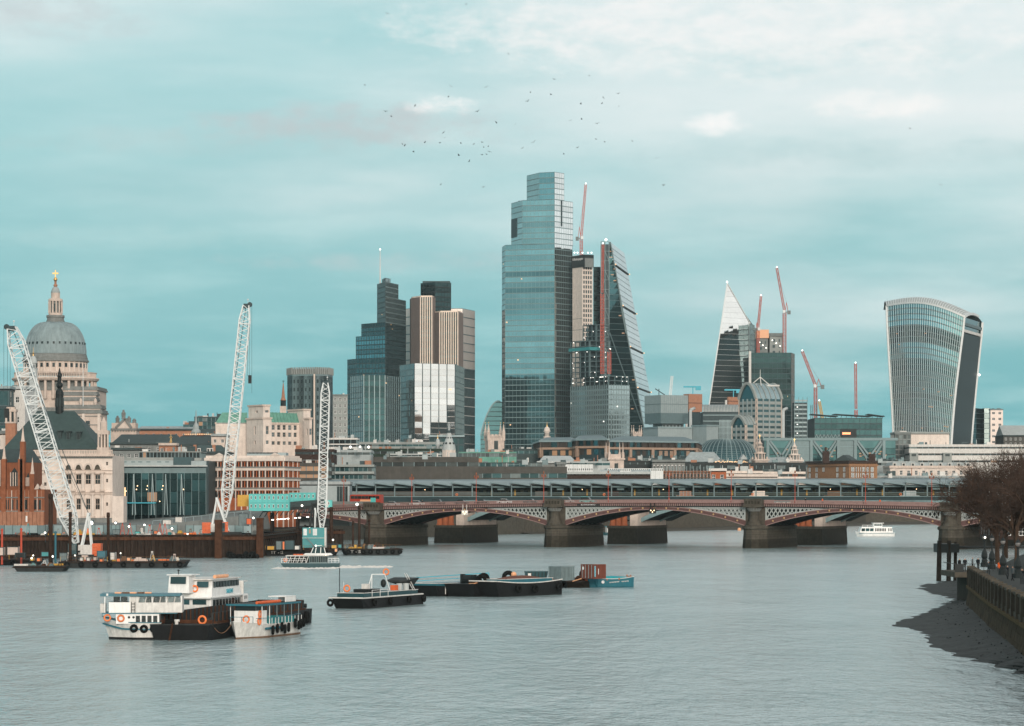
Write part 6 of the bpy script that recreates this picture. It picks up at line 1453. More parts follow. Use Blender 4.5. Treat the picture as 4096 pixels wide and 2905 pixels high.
# ================================================================ red brick gothic hall
D2 = 745; P2 = flat(-60,178,D2,0,20); T = Thing('gothic_brick_hall', 'red brick gothic hall with pale stone tracery windows and gables', 'building', loc_of(P2)); lp = local(P2,T); f = Face(lp[1],lp[2]); z_ = lambda y: Z(y,D2)-GZ
u_ = lambda px: X(px,D2)-X(-60,D2)
T.part('wall', MB().poly([f.at(0,0),f.at(f.W,0),f.at(f.W,z_(1958)),f.at(0,z_(1958))]), 'brick_red'); T.part('side_wall', MB().poly([f.at(f.W,0),f.at(f.W,0,-20),f.at(f.W,z_(1958),-20),f.at(f.W,z_(1958))]), 'brick_red')
T.part('upper_hall', MB().box(lp[1].x,lp[1].y+1.2,z_(1958),f.at(u_(128),0)[0],lp[1].y+16,z_(1850)), 'brick_red')
T.part('hall_roof', MB()._add([(lp[1].x,lp[1].y+1,z_(1850)),(f.at(u_(128),0)[0],lp[1].y+1,z_(1850)),(f.at(u_(128),0)[0],lp[1].y+16,z_(1850)),(lp[1].x,lp[1].y+16,z_(1850)),(lp[1].x,lp[1].y+8,z_(1795)),(f.at(u_(110),0)[0],lp[1].y+8,z_(1795))],[(0,1,5,4),(1,2,5),(2,3,4,5),(3,0,4)]), 'slate')
for px, yb, yt, w in ((10,1945,1820,12),(55,1945,1870,15),(110,1945,1890,8)):
    c = u_(px); hw = S(w,D2)
    T.part('traceried_window', MB().poly([f.at(c-hw,z_(yb),-1.1),f.at(c+hw,z_(yb),-1.1),f.at(c+hw,z_(yt+22),-1.1),f.at(c,z_(yt),-1.1),f.at(c-hw,z_(yt+22),-1.1)]), 'pane_dark')
    for k in range(4): frect(T, f, 'stone_mullion', 'stone', c-hw+2*hw*k/3-.12, c-hw+2*hw*k/3+.12, z_(yb), z_(yt+20), -1.15, -.9)
for px, yt in ((15,1790),(82,1790),(90,1720),(128,1850)):
    c = u_(px); w = S(9,D2); zt = z_(yt); T.part('buttress', MB().box(f.at(c-w,0)[0],lp[1].y-.5,0,f.at(c+w,0)[0],lp[1].y+2,zt-3), 'brick_red')
    T.part('pinnacle', MB().lathe([(w*1.1,zt-3.2),(w*1.1,zt-2.6),(w*.9,zt-2.4),(.05,zt+1.2)],4,(f.at(c,0)[0],lp[1].y+.7),math.pi/4), 'stone')
for px in (150,168): c = u_(px); T.part('gable', MB()._add([f.at(c-.9,z_(1958),.1),f.at(c+.9,z_(1958),.1),f.at(c,z_(1935),.1),f.at(c-.9,z_(1958),-1),f.at(c+.9,z_(1958),-1),f.at(c,z_(1935),-1)],[(0,1,2),(1,4,5,2),(2,5,3,0)]), 'stone')
for i in range(14): frect(T, f, 'stone_strip', 'stone' if i % 3 == 0 else 'terracotta', f.W*(i+.2)/14, f.W*(i+.2)/14+.22, z_(2045), z_(1962), 0, .25)
for y in (1990,2045): frect(T, f, 'string_course', 'stone_grey', 0, f.W, z_(y+3), z_(y-2), 0, .35)
for i in range(9): c = f.W*(.3+.078*i); frect(T, f, 'window', 'pane_dark', c-.35, c+.35, z_(2038), z_(2000), .02, .08)
for i in range(16): frect(T, f, 'boundary_panel', 'terracotta', f.W*i/16+.04, f.W*(i+1)/16-.04, 0, z_(2047), .9, 1.2)
frect(T, f, 'white_sign', 'white_paint', u_(106), u_(113), z_(2088), z_(2064), 1.25, 1.35)
block('dark_glass_corner', 'dark green glass office cut by the left edge of the photo', flat(-40,40,1000,0,20), 1555, 'grey_dark', fh=6, bw=6, ww=.9, wh=.85, winmat=('pane_teal','grey_metal',0,0,.03), top='grey_light')
block('white_panel_wall', 'white panelled office wall between the dark corner office and crane', flat(38,100,1010,0,20), 1556, 'white_dirty', fh=7, bw=14, ww=.25, wh=.3, top='lead_pale')
T = Thing('belfry_tower', 'small pink stone belfry tower near the left edge', 'tower', (X(45,860),860,GZ)); z_ = lambda y: Z(y,860)-GZ; w = S(20,860)
T.part('shaft', MB().box(-w,-w,0,w,w,z_(1690)), 'terracotta'); T.part('belfry', MB().box(-w*.7,-w*.7,z_(1690),w*.7,w*.7,z_(1645)), 'pane_dark')
for sx in (-1,0,1): T.part('belfry_pier', MB().box(sx*w*.85-w*.18,-w,z_(1690),sx*w*.85+w*.18,w,z_(1645)), 'stone')
T.part('cornice', MB().box(-w*1.15,-w*1.15,z_(1648),w*1.15,w*1.15,z_(1638)).box(-w*.8,-w*.8,z_(1638),w*.8,w*.8,z_(1629)).box(-w*1.1,-w*1.1,z_(1694),w*1.1,w*1.1,z_(1688)), 'stone')
block('stone_side_block', 'pale stone block behind the red brick gothic hall', flat(-30,60,880,0,14), 1735, 'stone_pale', fh=5, bw=3.4, ww=.4, wh=.5)

# ================================================================ glass pavilion
D3 = 830; P3 = flat(452,824,D3,0,30); T = Thing('glass_pavilion', 'wide dark glass front with slanted white struts and warm lights inside', 'building', loc_of(P3)); lp = local(P3,T); z_ = lambda y: Z(y,D3)-GZ; f = Face(lp[1],lp[2]); u_ = lambda px: X(px,D3)-X(452,D3)
T.part('back_wall', MB().box(lp[1].x,lp[1].y+7,0,lp[2].x,lp[1].y+30,z_(1842)), 'grey_dark'); T.part('floor', MB().box(lp[1].x,lp[1].y-2,0,lp[2].x,lp[1].y+7,.3), 'concrete')
for i in range(13):
    for k in range(4): frect(T, f, 'pane', 'glass_black' if (i*3+k)%5 else 'glass_dark', f.W*i/13+.08, f.W*(i+1)/13-.08, z_(2062)+k*(z_(1872)-z_(2062))/4+.06, z_(2062)+(k+1)*(z_(1872)-z_(2062))/4-.06, .0, .05)
for i in range(14): frect(T, f, 'mullion', 'grey_metal', f.W*i/13-.07, f.W*i/13+.07, 0, z_(1872), .05, .2)
frect(T, f, 'louvre_band', 'grey_metal', 0, f.W, z_(1893), z_(1872), .1, .3); frect(T, f, 'cornice', 'lead_pale', -.4, f.W+.4, z_(1867), z_(1861), -.4, 1.4)
frect(T, f, 'parapet_wall', 'cladding', 0, u_(692), z_(1861), z_(1842), -1.2, -.4); frect(T, f, 'roof_band', 'concrete_pale', 0, u_(692), z_(1842), z_(1830), -3, -2)
for px in (490,524,552,585,628,660): frect(T, f, 'slot', 'grey_metal', u_(px), u_(px+16), z_(1850), z_(1846), -.4, -.35)
T.part('plant_box', MB().box(f.at(u_(692),0)[0],lp[1].y+1,z_(1861),f.at(u_(764),0)[0],lp[1].y+9,z_(1829)), 'teal_dark'); frect(T, f, 'parapet_wall', 'cladding', u_(764), f.W, z_(1861), z_(1844), -1.2, -.4)
for px in (537,612,665,728): T.part('strut', MB().beam(f.at(u_(px),z_(1897),1.2), f.at(u_(px-6),z_(2060),.6), .28).beam(f.at(u_(px),z_(1897),1.2), f.at(u_(px+9),z_(2060),1.8), .2), 'grey_light')
for px, y in ((551,1944),(591,1944),(653,1944),(547,1958),(588,1958),(650,1958),(735,1958),(505,1965),(608,2006),(640,2006)): T.part('hanging_lamp', MB().ball(f.at(u_(px),z_(y),.7),.14,8,5), 'lamp_warm')
frect(T, f, 'lit_panel', 'lit_dim', u_(590), u_(628), z_(2006), z_(1970), .08, .12); frect(T, f, 'lit_panel', 'lit_warm', u_(497), u_(503), z_(2006), z_(1950), .08, .12)
frect(T, f, 'blue_awning', 'blue_bright', u_(494), u_(626), z_(2014), z_(2010), .3, 2.0)
# ================================================================ orange brick corner building
D4 = 850; P4 = rect(824,1134,1198,D4,26); P4 = pts((824,858),(1134,850),(1198,866),(1190,890),(824,890)); T = Thing('orange_brick_building', 'orange brick office with white stone bands and rows of dark windows', 'building', loc_of(P4)); lp = local(P4,T); z_ = lambda y: Z(y,D4)-GZ; h = z_(1844)
for f, nc, kk in ((Face(lp[0],lp[1]),26,0),(Face(lp[1],lp[2]),7,1)):
    ops = []
    for (a, b) in ((1866,1848),(1908,1884),(1949,1924),(1992,1965)):
        for c in range(nc):
            u = f.W*(c+.5)/nc; w = f.W/nc*(.36 if c % 2 else .3); ops.append((u-w,u+w,z_(a),z_(b)))
    masonry(T, f, 0, h, 'brick_orange', ops, win_mesh('pane_dark','brick_dark',0,1,.05), .35)
    for c in range(0,nc+1,2): frect(T, f, 'stone_pier', 'stone_pale', max(0,f.W*c/nc-.16), min(f.W,f.W*c/nc+.16), 0, h, 0, .18)
    for y0, y1 in ((1882,1869),(1923,1912),(1962,1953)): frect(T, f, 'stone_band', 'stone_pale', -.1, f.W+.1, z_(y0), z_(y1)-.15, .0, .3); frect(T, f, 'ledge', 'stone_grey', -.2, f.W+.2, z_(y1)-.15, z_(y1)+.2, 0, .6)
    frect(T, f, 'cornice', 'stone_pale', -.3, f.W+.3, h, z_(1830), -.4, .6); frect(T, f, 'blocking_course', 'stone_pale', 0, f.W, z_(1830), z_(1822), -.6, .1)
T.part('rear_wall', MB().poly([(lp[2].x,lp[2].y,0),(lp[3].x,lp[3].y,0),(lp[3].x,lp[3].y,h),(lp[2].x,lp[2].y,h)]), 'brick_orange'); T.part('roof', MB().prism([(p.x,p.y) for p in lp], h-.2, h), 'lead_pale')
f = Face(lp[0],lp[1])
for px in (876,1100): u = (px-824)/310*f.W; T.part('small_pediment', MB()._add([f.at(u-1.6,z_(1822),.3),f.at(u+1.6,z_(1822),.3),f.at(u,z_(1811),.3),f.at(u-1.6,z_(1822),-.6),f.at(u+1.6,z_(1822),-.6),f.at(u,z_(1811),-.6)],[(0,1,2),(1,4,5,2),(2,5,3,0)]), 'stone_pale')
T.part('penthouse', MB().box(f.at(f.W*.5,0)[0],lp[0].y+4,h,f.at(f.W*.99,0)[0],lp[0].y+14,z_(1808)), 'cladding')
for i in range(22): T.bx('penthouse_window', 'pane_dark', f.at(f.W*(.5+.0175*i),0)[0]+.1,lp[0].y+3.95,z_(1813),f.at(f.W*(.5+.0175*i),0)[0]+.42,lp[0].y+4.02,z_(1807)+.0)
# white wall building beside it
block('white_station_wall', 'plain white wall of the station with one dark glazed bay', flat(1196,1398,900,0,14), 1938, 'cladding', ww=0, top='lead')
T = ALL[-1]; f = Face(*local(flat(1196,1398,900,0,14),T)[1:3]); u = X(1348,900)-X(1196,900)
for i in range(4): frect(T, f, 'glazed_bay', 'pane_dark', u+i*.85, u+i*.85+.75, 2, Z(1946,900)-GZ, .02, .1)
# ================================================================ cream stone building with copper roofs
D5 = 1250; T = Thing('copper_roof_building', 'large cream stone building with green copper roofs and square corner towers', 'building', loc_of(rect(862,1053,1247,D5,40))); z_ = lambda y: Z(y,D5)-GZ
sashd = win_mesh('pane_grey','stone',0,1,.06)
def cream(poly, ytop, opsf, capy=None):
    lp = local(poly,T); h = z_(ytop)
    for i, f in enumerate(faces(T, lp)[:2]): masonry(T, f, 0, h, 'stone_pale', opsf(f,i), sashd, .4); frect(T, f, 'cornice', 'stone', -.2, f.W+.2, h-.5, h+.2, -.3, .5)
    n = len(lp); bk = MB()
    for i in range(n):
        g = Face(lp[i],lp[(i+1)%n])
        if not facing(T,g): bk.poly([g.at(0,0),g.at(g.W,0),g.at(g.W,h),g.at(0,h)])
    T.part('rear_wall', bk, 'stone_pale'); T.part('flat_roof', MB().prism([(p.x,p.y) for p in lp], h-.4, h-.05), 'lead'); return lp, h
wl = lambda f: [(f.W*(i+.5)/8-.8,f.W*(i+.5)/8+.8,z_(yb),z_(yt)) for i in range(8) for yb, yt in ((1718,1698),(1746,1728),(1778,1764))]
lpw, h = cream(rect(1040,1060,1236,1256,33), 1690, lambda f,i: wl(f) if f.W > 20 else [])
L, C, R_, Bk = [Vector((p[0],p[1],h)) for p in lpw]; m0, m1 = (L+C)/2+Vector((0,0,z_(1646)-h)), (R_+Bk)/2+Vector((0,0,z_(1650)-h))
T.part('copper_roof', MB()._add([L,C,R_,Bk,m0,m1],[(1,2,5,4),(3,0,4,5),(0,1,4),(2,3,5)]), 'copper')
for i in range(14): T.part('roof_seam', MB().beam(lerp(C,R_,i/13)+Vector((0,-.1,.1)), lerp(m0,m1,i/13)+Vector((0,-.1,.1)), .22), 'copper')
tl, h2 = cream(rect(986,1053,1086,1240,33), 1674, lambda f,i: [(f.W*.5-.7,f.W*.5+.7,z_(1740),z_(1706)),(f.W*.5-.7,f.W*.5+.7,z_(1778),z_(1764))])
cream(rect(994,1053,1080,1244,33), 1622, lambda f,i: [(f.W*.55-.9,f.W*.55+.9,z_(1652),z_(1643))])
cream(rect(1216,1238,1248,1252,33), 1672, lambda f,i: [(f.W*.5-.6,f.W*.5+.6,z_(1740),z_(1714))]); cream(rect(1152,1214,1242,1262,33), 1634, lambda f,i: [])
ll, h3 = cream(rect(862,864,990,1262,4), 1690, lambda f,i: [(f.W*(k+.5)/4-.9,f.W*(k+.5)/4+.9,z_(yb),z_(yt)) for k in range(4) for yb, yt in ((1716,1696),(1742,1724))] if f.W > 8 else [])
L, C, R_, Bk = [Vector((p[0],p[1],h3)) for p in ll]; m0, m1 = (L+C)/2+Vector((S(26,D5),0,z_(1648)-h3)), (R_+Bk)/2+Vector((0,0,z_(1648)-h3)); T.part('copper_roof', MB()._add([L,C,R_,Bk,m0,m1],[(1,2,5,4),(3,0,4,5),(0,1,4),(2,3,5)]), 'copper')
# ================================================================ roofs between the cathedral and the crane
strip_office('dark_grid_office', 'dark teal glass grid office left of the copper roofed building', flat(777,880,1500,0,20), 1667, 'grey_dark', ((1671,1686),(1688,1703),(1705,1716)), 'pane_teal', bay=2.4)
strip_office('dark_low_office', 'low dark teal roof left of the glass grid office', flat(733,780,1490,0,20), 1698, 'teal_dark', ((1702,1714),), 'pane_teal')
block('long_slate_block', 'long low slate roofs on the skyline right of the pediment front', flat(540,780,1480,0,24), 1722, 'terracotta', ww=.3, wh=.3, fh=4, top='slate'); T = ALL[-1]; lp = local(flat(540,780,1480,0,24),T); gable_roof(T, lp, Z(1722,1480)-GZ, Z(1703,1480)-Z(1722,1480), 'lead', hip=.06)
for a, b, yt, ye, d, mt, lab in ((440,720,1735,1778,1300,'slate','broad teal grey slate roof behind the glass pavilion, left part'),(690,870,1742,1785,1290,'slate','broad teal grey slate roof behind the glass pavilion, right part'),(742,905,1778,1815,1150,'slate_green','dark mansard roof with white dormers left of the tall white crane')):
    T, lp, h = block('slate_roof_block', lab, flat(a,b,d,0,30), ye, 'stone_grey', ww=.3, top='slate'); gable_roof(T, lp, h, Z(yt,d)-Z(ye,d), mt, hip=.1 if d > 1200 else .22)
    if d == 1150:
        f = Face(lp[1],lp[2])
        for px in (795,832,845): u = X(px,d)-X(a,d); frect(T, f, 'dormer', 'white_dirty', u-.6, u+.6, h+.3, h+2.2, -2.4, -1.0); frect(T, f, 'dormer_window', 'pane_dark', u-.35, u+.35, h+.6, h+1.9, -1.0, -.95)
        for px in (775,851): u = X(px,d)-X(a,d); frect(T, f, 'chimney', 'terracotta', u-.6, u+.6, h, h+3.6, -5, -4)
strip_office('grey_strip_office', 'grey office with a dark strip of upright windows above the glass pavilion', flat(557,800,1040,0,18), 1806, 'concrete_pale', ((1810,1832),), 'pane_dark', bay=1.3)
T, lp, h = block('ornate_turret_block', 'ornate stone turret block with a golden finial above the office strip', flat(636,704,1100,0,8), 1782, 'terracotta', ww=.55, wh=.5, fh=3, bw=2.2, top='stone'); f = Face(lp[1],lp[2])
T.part('finial', MB().lathe([(.5,h),(.35,h+1),(.5,h+1.5),(.3,h+2),(.3,h+2.8),(.8,h+3.1),(.15,h+3.4),(.05,h+4.4)],8,f.at(f.W*.68,0,-1)[:2]), 'gold')
T = Thing('thin_spire', 'thin dark church spire on the skyline left of the copper roofed building', 'church', (X(784,1420),1420,GZ)); z_ = lambda y: Z(y,1420)-GZ
T.part('lantern', MB().lathe([(2.2,0),(2.2,z_(1722)),(1.5,z_(1718)),(1.5,z_(1708)),(1.1,z_(1700)),(.5,z_(1690)),(.12,z_(1640))],10), 'lead')
strip_office('terrace_lamps_roof', 'low roof terrace with a string of warm lamps left of the copper roofs', flat(730,860,1380,0,14), 1742, 'brick_dark', ((1746,1752),), 'pane_dark'); T = ALL[-1]; f = Face(*local(flat(730,860,1380,0,14),T)[1:3])
for i in range(16): T.part('terrace_lamp', MB().ball(f.at(f.W*(.08+.055*i), Z(1740,1380)-GZ+.3, .3), .26, 6, 4), 'lit_warm')
block('plain_grey_office', 'plain grey office behind the cathedral transept foot', flat(440,560,1160,0,20), 1800, 'concrete', fh=4, bw=3, ww=.5, wh=.35, top='slate')
block('sandy_low_house', 'low sandy stone house left of the cream copper roofed building', flat(845,905,1225,0,14), 1745, 'stone', fh=3.6, bw=3, ww=.4, wh=.4, top='lead')
# ================================================================ river works on the left: sheet pile cofferdam
CW = Thing('sheet_pile_cofferdam', 'rusty brown sheet pile wall of the river works along the left bank', 'wall', (-100,706,0))
def sheet_run(a, b, ztop, zb=-1.0, mat='rust_dark', n=None):
    f = Face((a[0]+100,a[1]-706),(b[0]+100,b[1]-706)); n = n or round(f.W/.85); w = f.W/n
    m = MB().poly([f.at(0,zb,-.5),f.at(f.W,zb,-.5),f.at(f.W,ztop,-.5),f.at(0,ztop,-.5)]); CW.part('backing', m, 'rust_dark')
    for i in range(n):
        o = .0 if i % 2 else -.32; t = ztop-.15*random.random()
        p = MB().hexa([f.at(i*w+(.12 if i%2 else 0),zb,o),f.at((i+1)*w-(.12 if i%2 else 0),zb,o),f.at((i+1)*w+.02,zb,-.48),f.at(i*w-.02,zb,-.48),f.at(i*w+(.12 if i%2 else 0),t,o),f.at((i+1)*w-(.12 if i%2 else 0),t,o),f.at((i+1)*w+.02,t,-.48),f.at(i*w-.02,t,-.48)])
        CW.part('sheet_pile', p, mat)
    frect(CW, f, 'waling_beam', 'rust', 0, f.W, ztop-1.3, ztop-.5, .02, .35)
sheet_run((-137,686),(-62,704), 5.6); sheet_run((-62,704),(-60,800), 5.6, n=40)
sheet_run((-60,800),(-47,812), 5.8)
CW.part('deck', MB()._add([(-37,-20,5.2),(38,-2,5.2),(40,94,5.2),(-37,94,5.2)],[(0,1,2,3)]), 'concrete_brown')
for px, yb, yt, w, d in ((874,2240,2080,28,694),(1040,2232,2072,27,703)):
    single('square_steel_pile', f'thick square rusty steel pile in front of the cofferdam, {"left" if px < 900 else "right"} of the pair', 'pile', MB().box(-S(w,d)/2,-.8,-1,S(w,d)/2,.8,Z(yt,d)).box(-S(w,d)/2-.1,-.9,Z(yt,d)-.4,S(w,d)/2+.1,.9,Z(yt,d)-.1), 'rust', (X(px,d),d,0), 0, 'square piles at the cofferdam')
PL = ((203,2240,1975,17,600,'tallest brown tubular pile beside the left white crane boom'),(281,2265,2048,12,598,'brown tubular pile just left of the white crane cab'),(433,2265,2050,12,603,'brown tubular pile with a collar right of the orange counterweight'),
      (1325,2205,2028,14,740,'tall rusty tubular pile right of the teal cabin'),(1437,2195,2022,11,790,'tall brown pile with a bright lamp in front of the left bridge span'),(1412,2195,2084,9,795,'short brown pile left of the lamp pile'),(1477,2195,2075,8,798,'short brown pile against the left bridge pier'))
for px, yb, yt, w, d, lab in PL:
    r = S(w,d)/2; zt = Z(yt,d); single('tubular_pile', lab, 'pile', MB().cyl((0,0,-1),(0,0,zt),r,r,12).cyl((0,0,zt-1.0),(0,0,zt-.2),r*1.18,r*1.18,12), 'rust_pile', (X(px,d),d,0), 0, 'tubular piles in the river works', True)
for px, yt, d, mt in ((8,2120,606,'crane_red'),(85,2118,606,'crane_red'),(222,2130,606,'blue_paint')):
    single('thin_marker_post', f'thin {"red" if mt == "crane_red" else "blue"} post on the left barge, {"at the photo edge" if px < 20 else ("second from the edge" if px < 100 else "beside the tallest pile")}', 'post', MB().cyl((0,0,.5),(0,0,Z(yt,d)),.22,.22,8).ball((0,0,Z(yt,d)),.3,8,5), mt, (X(px,d),d,0), 0, 'thin marker posts')
# tyres hung at the foot of the wall
T = Thing('tyre_fender_bundle', 'bundle of black tyre fenders floating at the foot of the cofferdam', 'fender', (X(970,695),695,0))
tm_ = MB().torus((0,0,0),(0,1,0),.5,.24,12,6).mesh('tyre','tyre',True)
for i in range(26): o = T.pc('tyre', None, (random.uniform(-3.6,3.6),random.uniform(-.8,.6),random.uniform(.1,1.1)), (1,1,1), random.uniform(-1,1), None, tm_); o.rotation_euler = (random.uniform(-.5,.5),random.uniform(-.4,.4),random.uniform(-1,1))
# bank wall and road ramp behind the works
struct('embankment_road', MB()._add([(-140,745,7.6),(-84,745,7.6),(-74,800,9.0),(-72,862,11.8),(-72,900,12.0),(-140,900,8.0),(-140,742,4),(-84,742,4),(-72,797,4),(-70,862,4)],[(0,1,2,3,4,5),(6,7,1,0),(7,8,2,1),(8,9,3,2)]), 'concrete')
T = Thing('site_hoarding', 'long grey mesh hoarding along the road above the river works', 'fence', (-140,740,5.2))
for i in range(36):
    x = i*2.1; T.bx('hoarding_panel', random.choice(['grey_metal','concrete','grey_light','steel_teal']), x+.05,0,0,x+2.05,.1,2.3); T.bx('hoarding_post', 'grey_dark', x-.05,-.08,0,x+.05,.0,2.6)
T = Thing('concrete_ramp_wall', 'grey concrete ramp wall rising from the works to the bridge', 'wall', (-92,742,4))
T.part('ramp', MB()._add([(0,0,0),(25,6,0),(25,10,0),(0,8,0),(0,0,3.5),(25,6,6.2),(25,10,6.2),(0,8,3.5)],MB.BF), 'concrete'); 
for i in range(13): x = i*2.05; T.part('railing_post', MB().beam((x,.24*x,3.5+2.7*x/25),(x,.24*x,4.6+2.7*x/25),.1), 'grey_light')
T.part('top_rail', MB().beam((0,0,4.6),(25,6,7.3),.1), 'grey_light')

# ---------------------------------------------------------------- white lattice boom cranes
def taper_boom(p, q, w, n, bar):
    p = Vector(p); q = Vector(q); d = (q-p); L = d.length; d.normalize(); a = Vector((0,1,0)); b = a.cross(d).normalized(); mb = MB()
    def cw(t): return w*(min(1,.3+t/.12*.7) if t < .12 else (1 if t < .93 else 1-(t-.93)/.07*.45))
    def pt(t, i): k = cw(t)/2; return p+(q-p)*t+(b*k*(1 if i in (0,1) else -1))+(a*k*(1 if i in (0,3) else -1))
    br = [0,.12]+[.12+.81*i/10 for i in range(1,11)]+[1]
    for i in range(4):
        for t0, t1 in zip(br,br[1:]): mb.beam(pt(t0,i),pt(t1,i),bar)
    for k in range(n):
        t0, t1 = k/n, (k+1)/n
        for i in range(4):
            j = (i+1)%4; mb.beam(pt(t0,i if k%2 else j),pt(t1,j if k%2 else i),bar*.55); 
            if k % 6 == 0: mb.beam(pt(t0,i),pt(t0,j),bar*.8)
    return mb, b
def crawler(label, px, yb, tip, d, w, ygantry, pxg, n, cw_px, ground_z, ropes=True):
    x0 = X(px,d); T = Thing('lattice_boom_crane', label, 'crane', (x0,d,ground_z), 0, 'white lattice boom cranes'); zf = lambda y: Z(y,d)-ground_z; xf = lambda p: X(p,d)-x0
    p, q = (0,0,zf(yb)), (xf(tip[0]),0,zf(tip[1])); bm, b = taper_boom(p, q, w, n, .26); T.part('boom', bm, 'white_metal')
    hd = MB().box(q[0]-w*.25,-w*.25,q[2]-.6,q[0]+w*.25,w*.25,q[2]+.4).cyl((q[0]+(.35 if tip[0] > px else -.35)*w,-.3,q[2]+.2),(q[0]+(.35 if tip[0] > px else -.35)*w,.3,q[2]+.2),.6,.6,12); T.part('boom_head', hd, 'grey_dark')
    T.part('tip_lamp', MB().ball((q[0]+.4,0,q[2]+1.4),.22,8,5).beam((q[0]+.4,0,q[2]),(q[0]+.4,0,q[2]+1.3),.06), 'white_metal'); g = (xf(pxg),0,zf(ygantry))
    T.part('gantry', MB().beam((.9,-.9,1.2),(g[0],-.9,g[2]),.42).beam((.9,.9,1.2),(g[0],.9,g[2]),.42).beam((g[0],-1.1,g[2]),(g[0],1.1,g[2]),.5).beam((xf(cw_px)*.75,-.9,1.5),(g[0],-.9,g[2]),.3).beam((xf(cw_px)*.75,.9,1.5),(g[0],.9,g[2]),.3), 'white_metal')
    if ropes:
        rp = MB()
        for y in (-.35,.35): rp.beam((g[0],y,g[2]),(q[0],y,q[2]),.07)
        rp.beam((g[0],0,g[2]),lerp(Vector(p),Vector(q),.45)+b*w*.5,.06); T.part('luffing_rope', rp, 'grey_dark')
    dv = -1 if tip[0] < px else 1
    hr = MB()
    for o in (.2,.5,.9): hr.beam((q[0]+dv*w*.6*o,0,q[2]),(q[0]+dv*w*.6*o,0,q[2]-16-6*o),.06)
    T.part('hoist_rope', hr, 'grey_dark'); T.part('hook_block', MB().box(q[0]+dv*w*.2,-.3,q[2]-19,q[0]+dv*w*.5,.3,q[2]-17), 'black_iron')
    T.part('machine_house', MB().box(min(.6,xf(cw_px)),-1.4,.9,max(.6,xf(cw_px)),1.4,2.9), 'white_dirty'); T.part('operator_cab', MB().box(-1.4,-2.2,1.0,.3,-.9,3.2), 'teal_dark'); T.part('cab_window', MB().box(-1.3,-2.24,1.8,.2,-2.2,3.0), 'pane_grey')
    T.part('track', MB().box(-3,-2.2,0,4,-1.3,.9), 'black_iron'); T.part('track', MB().box(-3,1.3,0,4,2.2,.9), 'black_iron')
    c = xf(cw_px)
    for k in range(8): T.bx('counterweight_slab', 'crane_orange', c-S(17,d),-1.6,.6+k*.33,c+S(17,d),1.5,.6+k*.33+.29)
    return T
crawler('white lattice boom crane leaning far left across the cathedral', 305, 2172, (48,1312), 612, 3.2, 2056, 355, 46, 390, 1.6)
crawler('tallest white lattice boom crane in front of the orange brick building', 898, 2070, (985,1222), 706, 2.5, 1994, 868, 46, 828, 5.3)
T = ALL[-1]
for k in range(8): T.bx('counterweight_slab', 'crane_orange', -S(17,706),-1.9,.5+k*.36,S(17,706),-1.7,.5+k*.36+.31)
crawler('short white lattice boom crane standing on the barge with the teal cabin', 1286, 2122, (1303,1532), 735, 2.1, 2036, 1262, 34, 1250, 2.0)
T = ALL[-1]; T.part('black_a_frame', MB().beam((-3.0,-1,5),(-2.3,-1,11),.35).beam((-.6,-1,5),(-1.3,-1,11),.35).beam((-3.0,1,5),(-2.3,1,11),.35).beam((-.6,1,5),(-1.3,1,11),.35).box(-2.6,-1.1,10.8,-1.0,1.1,11.3).box(-2.2,-.2,5,-1.5,.2,11), 'black_iron')

# ---------------------------------------------------------------- stacked turquoise cabins
cabm = win_mesh('pane_grey','white_paint',0,0,.12)
def cabin(px, y, d, L, h, lab, mat='turquoise', name='site_cabin', grp='turquoise site cabins', nwin=3):
    T = Thing(name, lab, 'cabin', (X(px,d),d,Z(y,d)), 0, grp)
    T.part('shell', MB().box(0,0,.08,L,2.5,h), mat); T.part('frame', MB().box(-.05,-.06,0,.1,2.55,h+.06).box(L-.1,-.06,0,L+.05,2.55,h+.06).box(.1,-.06,h-.05,L-.1,2.55,h+.08).box(.1,-.06,-.02,L-.1,2.55,.1), 'turquoise' if mat == 'turquoise' else mat)
    for i in range(nwin): T.pc('window', None, (L*(i+.5)/nwin,-.02,h*.58), (L/nwin*.32,1,h*.42), 0, None, cabm)
    if nwin < 3: T.part('door', MB().box(L*.06,-.05,.12,L*.06+.8,.0,2.1), 'white_dirty')
    return T
w = ['first','second','third','fourth']
for i in range(3):
    for r in range(2): cabin(996+i*54, 2011+34*(1-r)-1, 792, S(53,792), S(33,792), f'turquoise site cabin, {w[i]} from the left in the {"upper" if r else "lower"} row of the front stack')
for i in range(2):
    for r in range(2): cabin(1158+i*52, 2003+32*(1-r), 806, S(51,806), S(31,806), f'turquoise site cabin, {w[i]} from the left in the {"upper" if r else "lower"} row of the right stack')
cabin(1300, 2030, 800, S(27,800), S(28,800), 'single low turquoise site cabin right of the short white crane', nwin=1)
single('yellow_board', 'bright yellow orange site board left of the turquoise cabins', 'board', MB().box(0,0,0,S(46,800),.3,S(46,800)), 'orange_light' if False else 'yellow', (X(950,800),800,Z(2026,800)))
